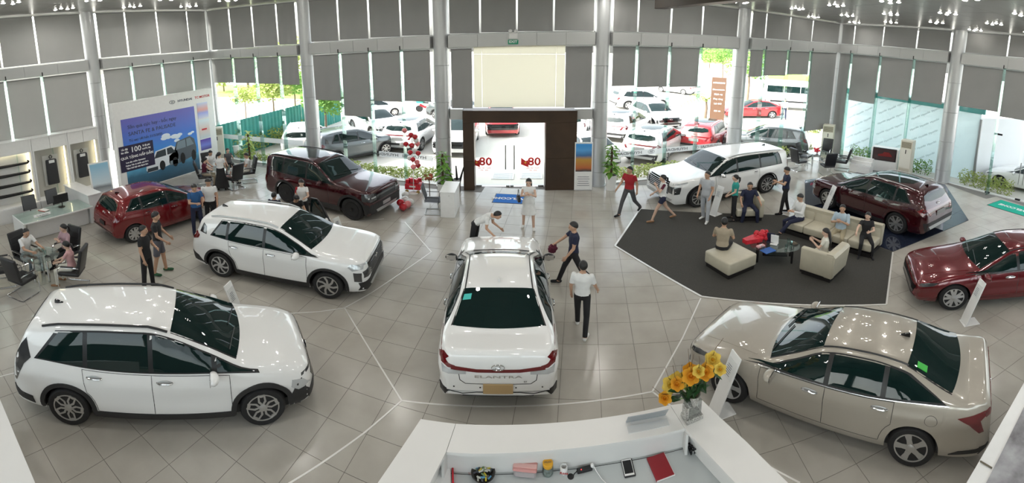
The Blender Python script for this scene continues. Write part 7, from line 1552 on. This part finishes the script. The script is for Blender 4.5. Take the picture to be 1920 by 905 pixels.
for k, (px, py, hh, rr, lab) in enumerate(((585, 232, 2.2, 1.2, 'yellow green shrub at the fence foot near the column'), (550, 250, 1.3, 1.0, 'yellow green shrub on the bank inside the fence'), (500, 272, 1.2, 1.1, 'low sunlit shrub on the bank left'), (470, 282, 1.2, 1.0, 'pale shrub behind the climbing plant'), (525, 263, 1.1, 1.0, 'sunlit shrub in the middle of the bank'))):
    p = O(px, py); rd = random.Random(40 + k); t = thing('shrub', lab, 'shrub', p); b = B(); foliage(b, (0, 0, hh * .5), (rr, rr * .8, hh * .5), 800, .12, rd); b.build('foliage', HG, t, 0); B().tube([(0, 0, 0), (0, 0, hh * .5)], .03, 6).build('stem', BARK, t)
# palm
p = O(1322, 222); t = thing('palm_tree', 'small feathery palm beside the brown totem sign', 'tree', p); B().tube([(0, 0, 0), (.05, 0, .8), (0, 0, 1.5)], [.12, .1, .08], 8).build('trunk', BARK, t); rd = random.Random(9); b = B()
for k in range(22):
    a = k * 2.4; e = rd.uniform(.3, 1.2); prev = None
    for i in range(9): f = i / 8; r_ = 1.7 * f * cos(e * (1 - .5 * f)); q = Vector((r_ * cos(a), r_ * sin(a), 1.5 + 1.5 * f * sin(e) - 1.1 * f * f)); sd = Vector((-sin(a), cos(a), -.5)) * .28 * (1 - .6 * f); [b.face([b.pt(q), b.pt(q + s * sd + Vector((.06 * cos(a), .06 * sin(a), 0))), b.pt(q + Vector((.09 * cos(a), .09 * sin(a), 0)))]) for s in (-1, 1)]
b.build('fronds', HG, t, 0)
p = O(1343, 232); t = thing('totem_sign', 'tall brown totem sign with white lettering beyond the window', 'sign', p, facing(p, 0)); rb('slab', (0, 0, 1.75), (.2, .95, 3.5), mat('totem_brown', (.13, .065, .035), .6), t, .01)
for k, (s, z) in enumerate((('HYUNDAI', 3.1), ('Showroom', 2.6), ('Dịch vụ', 2.25), ('Phụ tùng', 1.9), ('Lái thử', 1.55), ('Bãi xe', 1.0))): text(s, .17, PWH, t, (.105, 0, z), (pi / 2, 0, pi / 2), ext=.002)
# green corrugated fence, each sheet its own part
FG = mat('fence_green', (.03, .24, .20), .6, noise=.1, nscale=.8); f0, f1 = G(395, 238, 1.9), G(640, 176, 1.9); t = thing('sheet_fence', 'tall teal green sheet metal fence outside the left window', 'fence', (f0.x, f0.y, OZ)); dv = Vector((f1.x - f0.x, f1.y - f0.y)); t.rotation_euler = (0, 0, atan2(dv.y, dv.x)); NS = int(dv.length / .9)
sh = B(); K = 12; ids = [[sh.pt((.9 * i / K, .025 * (1 if (i // 2) % 2 else -1), z)) for i in range(K + 1)] for z in (0, 2.05)]
for i in range(K): sh.face((ids[0][i], ids[0][i + 1], ids[1][i + 1], ids[1][i]))
shm = sh.mesh('fence_sheet', FG, 0)
for i in range(NS): o = link('fence_sheet', shm, t); o.location = (i * .9, .005 * (i % 2), 0)
for i in range(0, NS + 1, 3): rb('fence_post', (i * .9, .07, 1.0), (.06, .06, 2.0), STEEL, t, 0)
# planters outside
for px, py, lab in ((441, 293, 'white planter with pale shrub outside the rear left corner'), (1524, 268, 'white planter with shrub outside the rear right corner')):
    p = O(px, py); t = thing('planter', lab, 'planter', p); B().lathe([(.26, 0), (.30, .08), (.34, .62), (.40, .66), (.40, .72), (.34, .72), (.32, .6), (0, .6)], n=24).build('pot', POTW, t); b = B(); foliage(b, (0, 0, 1.1), (.42, .42, .55), 500, .09, random.Random(int(px))); b.build('foliage', HG, t, 0); B().tube([(0, 0, .6), (0, 0, 1.0)], .03, 6).build('stem', BARK, t); rb('stand', (0, 0, -.0), (.8, .8, .12), mat('kerb_stone', (.6, .59, .56)), t, .01)
# ---- parked cars (copies of the showroom shapes in other paints)
P_BLACKC = paint('paint_black', (.015, .017, .02), .2); P_REDC = paint('paint_signal_red', (.42, .015, .02), .1); P_GREENG = paint('paint_slate', (.10, .115, .12), .4); P_SILV = paint('paint_pearl', (.74, .74, .73))
def parked(key, A, B_, side, label, pm=None, name=None):
    c = CARS[key]; old = (c.root.location.copy(), c.root.rotation_euler.copy()); r = copy_tree(c.root); r['label'] = label; r['group'] = 'cars parked outside'
    if name: r.name = name
    if isinstance(A, Vector) and side is not None:
        d = (A - B_).to_2d().normalized(); n = Vector((-d.y, d.x)); mid = ((A + B_) / 2).to_2d(); xm = (c.X(c.sw[0]) + c.X(c.sw[1])) / 2; q = mid - d * xm - n * (c.hw - .06) * side; r.location = (q.x, q.y, OZ); r.rotation_euler = (0, 0, atan2(d.y, d.x))
    else: r.location = (A.x, A.y, OZ); r.rotation_euler = (0, 0, B_)
    def paintit(o):
        if o.type == 'MESH':
            for s in o.material_slots:
                if s.material == c.pm: s.link = 'OBJECT'; s.material = pm
        for ch in o.children: paintit(ch)
    if pm: paintit(r)
    # lighten: far copies need no seams, sensors or wipers
    for ch in list(r.children):
        if ch.name.split('.')[0] in ('door_gap', 'door', 'open_door', 'wiper', 'handle_recess', 'parking_sensor', 'lettering', 'sticker', 'fuel_cap', 'fuel_cap_gap', 'boot_gap', 'grille_bars', 'underbody'):
            for g2 in list(ch.children): bpy.data.objects.remove(g2)
            bpy.data.objects.remove(ch)
    return r
def head(p, rel): return facing(p, rel)
parked('creta', O(696, 296), O(663, 303), -1, 'dark grey crossover parked outside left of the balloons', P_GREENG)
q = Vector((-13.1, 18.7, 0)); parked('creta', q, head(q, 172), None, 'white crossover parked outside behind the boxy suv', P_WHITE)
q = Vector((-11.4, 23.4, 0)); parked('creta', q, head(q, 25), None, 'white suv with red ribbon parked facing the left window', P_SILV)
parked('hatch', O(729, 218), O(688, 222), -1, 'white hatchback parked far off under the long blind', P_WHITE)
q = O(776, 268); parked('tucson', q, head(q, 160), None, 'white suv seen from behind outside left of the entrance', P_WHITE)
q = O(858, 273); parked('tucson', q, head(q, -8), None, 'white car facing the glass strip left of the portal', P_SILV)
q = O(940, 242); parked('tucson', q, head(q, 2), None, 'red suv parked facing the entrance door', P_REDC)
q = O(862, 222); parked('creta', q, head(q, 60), None, 'dark car half hidden at the left door edge', P_GREENG)
q = O(1096, 296); parked('accent', q, head(q, -160), None, 'white sedan behind the poster stand and column', P_WHITE); q = O(1074, 250); parked('creta', q, head(q, 175), None, 'white suv farther behind the poster stand', P_SILV)
parked('tucson', O(1240, 203), O(1178, 205), -1, 'white suv parked sideways farthest in the right yard', P_WHITE)
q = O(1172, 252); parked('tucson', q, head(q, 160), None, 'white suv seen from behind right of the column', P_WHITE); q = O(1226, 232); parked('creta', q, head(q, 28), None, 'white crossover facing the viewer in the right yard', P_SILV)
q = O(1232, 288); parked('tucson', q, head(q, 160), None, 'white suv tail nearest the right window', P_WHITE); q = O(1328, 272); parked('tucson', q, head(q, 162), None, 'red and white suv tail beside the white one', P_REDC)
parked('accent', O(1244, 173), O(1276, 177), 1, 'white car far away under the middle blind', P_WHITE); parked('accent', O(1392, 222), O(1437, 222), 1, 'red coupe parked in the far right yard', P_REDC)
parked('creta', O(1404, 288), O(1458, 294), 1, 'dark slate suv with roof rails behind the white suv', P_GREENG)
parked('accent', O(1863, 349), O(1990, 376), 1, 'white sedan parked outside the side door', P_WHITE)
# minibus
p = O(1493, 205); t = thing('minibus', 'white minibus parked in the far right yard', 'minibus', p, head(p, 95)); b = B(); prof = [(-2.9, .35), (-2.95, 1.6), (-2.85, 2.6), (-2.5, 2.75), (1.4, 2.72), (1.9, 2.45), (2.5, 1.6), (3.0, 1.35), (3.1, .9), (3.1, .35)]; secs = []
for y, k in ((-1.0, .97), (-.97, 1.0), (-.6, 1.015), (.6, 1.015), (.97, 1.0), (1.0, .97)): secs.append([b.pt((x, y, .35 + (z - .35) * k)) for x, z in prof])
for a, c in zip(secs, secs[1:]):
    for i in range(len(prof)): b.face((a[i], a[(i + 1) % len(prof)], c[(i + 1) % len(prof)], c[i]))
b.face(secs[0]); b.face(secs[-1][::-1]); b.build('body', P_WHITE, t, 40, fix=True)
for s in (-1, 1):
    for x0, x1 in ((-2.6, -1.25), (-1.2, .1), (.15, 1.3)): rb('side_window', ((x0 + x1) / 2, s * 1.0, 2.0), (x1 - x0, .03, .62), CARGLASS, t, .01)
    b = B(); b.prism([(1.4, 1.65), (2.3, 1.65), (1.85, 2.3), (1.4, 2.3)], -.015, .015, M=Matrix(((1, 0, 0), (0, 0, 1), (0, 1, 0))), c=(0, s * 1.0, 0)); b.build('cab_window', CARGLASS, t, fix=True); rb('side_moulding', (0, s * 1.005, .85), (4.6, .03, .16), TRIMB, t, .01); rb('tail_lamp', (-2.93, s * .9, 1.5), (.06, .16, .7), TAIL, t, .01)
    for x in (-1.7, 2.0): o = link('wheel', RIMCACHE[('star', .315)][0], t); o.location = (x, s * .92, .34); o.rotation_euler = (0, 0, 0 if s > 0 else pi); o.scale = (1.1, 1, 1.1); link('rim_barrel', RIMCACHE[('star', .315)][1], o); link('rim_spokes', RIMCACHE[('star', .315)][2], o)
rb('rear_window', (-2.92, 0, 2.05), (.06, 1.5, .6), CARGLASS, t, .02)
p = O(1469, 224); person('guard in light blue shirt and dark trousers standing by minibus', (p.x, p.y, OZ), head(p, 0), h=1.72, top='skyblue', bot='navy', arm=REST)
p = O(800, 210); t = thing('delivery_scooter', 'scooter with green box far outside near the top of blind', 'scooter', p, head(p, 70)); rb('cargo_box', (-.45, 0, 1.0), (.5, .5, .5), mat('scooter_green', (.05, .45, .33), .5), t, .03); b = B(); b.tube([(.6, 0, 1.0), (.45, 0, .5), (-.1, 0, .4), (-.5, 0, .6)], .1, 8); b.build('frame', REDC, t)
for x in (.65, -.55): B().lathe([(.18, -.05), (.27, -.05), (.27, .05), (.18, .05)], (x, 0, .27), 18, M=Matrix.Rotation(pi / 2, 3, 'X')).build('wheel', RUBBER, t)
B().tube([(.55, -.3, 1.05), (.6, 0, 1.0), (.55, .3, 1.05)], .02, 6).build('handlebar', BLACK, t); rb('seat', (-.1, 0, .78), (.6, .25, .1), BLACK, t, .03)
# ---- frosted annexe and white hoarding outside the right wall
FRO = glassmat('annexe_glass', (.8, .9, .9), .06, haze=.8, hazecol=(.80, .88, .90)); FT = mat('film_text', (.25, .32, .34), .7)
a2, b2 = Vector((13.3, 20.6)), Vector((15.75, 13.3)); t = thing('frosted_annexe', 'pale frosted glass annexe wall with slanted lettering outside', 'glass wall', (a2.x, a2.y, OZ), atan2(b2.y - a2.y, b2.x - a2.x)); L_ = (b2 - a2).length; zt_ = onwall(1700, 192, a2, b2)[1]
for k in range(4):
    o = rb('pane', ((k + .5) * L_ / 4, 0, (zt_ - OZ) / 2), (L_ / 4 - .03, .02, zt_ - OZ), FRO, t, 0)
    for i in range(3):
        for j in range(6):
            q = text('Hyundai', .16, FT, o, ((k + .25 + i * .27) * L_ / 4, -.013, .35 + j * .62 + (i % 2) * .3), (pi / 2, -.6, 0), ext=.0005) if k in (0, 1, 2) else None
rb('teal_beam', (L_ / 2, .0, zt_ - OZ + .12), (L_ + .3, .12, .26), mat('teal_beam', (.10, .36, .33), .4), t, 0); rb('canopy', (L_ / 2, .6, zt_ - OZ + .3), (L_ + .3, 1.4, .06), WHITE, t, 0); rb('end_post', (L_, 0, 1.6), (.1, .1, 3.4), STEEL, t, 0)
t = thing('white_hoarding', 'blank white screen panel outside next to the frosted annexe', 'screen', (b2.x + .1, b2.y, OZ), -.25); rb('panel', (1.4, .3, 1.65), (2.6, .06, 3.3), mat('hoarding_white', (.85, .87, .88), .6), t, 0); rb('frame', (.05, .3, 1.65), (.08, .1, 3.3), STEEL, t, 0)
t = thing('opposite_building', 'white workshop front with dark glazed openings outside the side door', 'building', (21.5, 12.6, OZ), -.45); rb('wall', (2, .3, 2.6), (9, .3, 5.2), mat('hoarding_white', (.85, .87, .88), .6), t, 0)
for k in range(3): o = rb('window', (-.6 + k * 2.7, .1, 1.9), (2.3, .12, 2.9), DARKM, t, 0); rb('pane', (-.6 + k * 2.7, .03, 2.55), (2.15, .04, 1.3), CARGLASS, o, 0); rb('pane', (-.6 + k * 2.7, .03, 1.1), (2.15, .04, 1.2), CARGLASS, o, 0)
for k, (px, py) in enumerate(((943, 331), (996, 330))): 
    p = O(px, py); t = thing('ramp_grate', 'flat pale metal grate outside the door, %s one' % ('left', 'right')[k], 'grate', (p.x, p.y, OZ), .1, 'grates outside the door'); rb('frame', (0, 0, .02), (.85, .75, .03), WHITEM, t, .004)
    for i in range(7): rb('slat', (0, -.3 + .1 * i, .04), (.75, .03, .015), STEEL, t, 0)

A, B_ = COLS[7][0], (16.6, 3.0); dr = structure(root('door_2', (A[0], A[1], 0), atan2(B_[1] - A[1], B_[0] - A[0])), 'clear glass side door with steel pull handles at the right')
for px in (1911, 1919):
    u_, z_ = onwall(px, 340, A, B_); B().cyl((u_, -.06, .75), (u_, -.06, 1.75), .022, n=10).build('pull_handle', STEEL, dr)
for px, py in ((1850, 369), (1907, 380)):
    u_, z_ = onwall(px, py, A, B_); rb('patch_fitting', (u_, 0, .04), (.22, .05, .08), DARKM, dr, .006)
u_, z_ = onwall(1875, 252, A, B_); rb('top_fitting', (u_, 0, z_), (.22, .05, .08), DARKM, dr, .006)
bpy.data.scenes.remove(_TS)
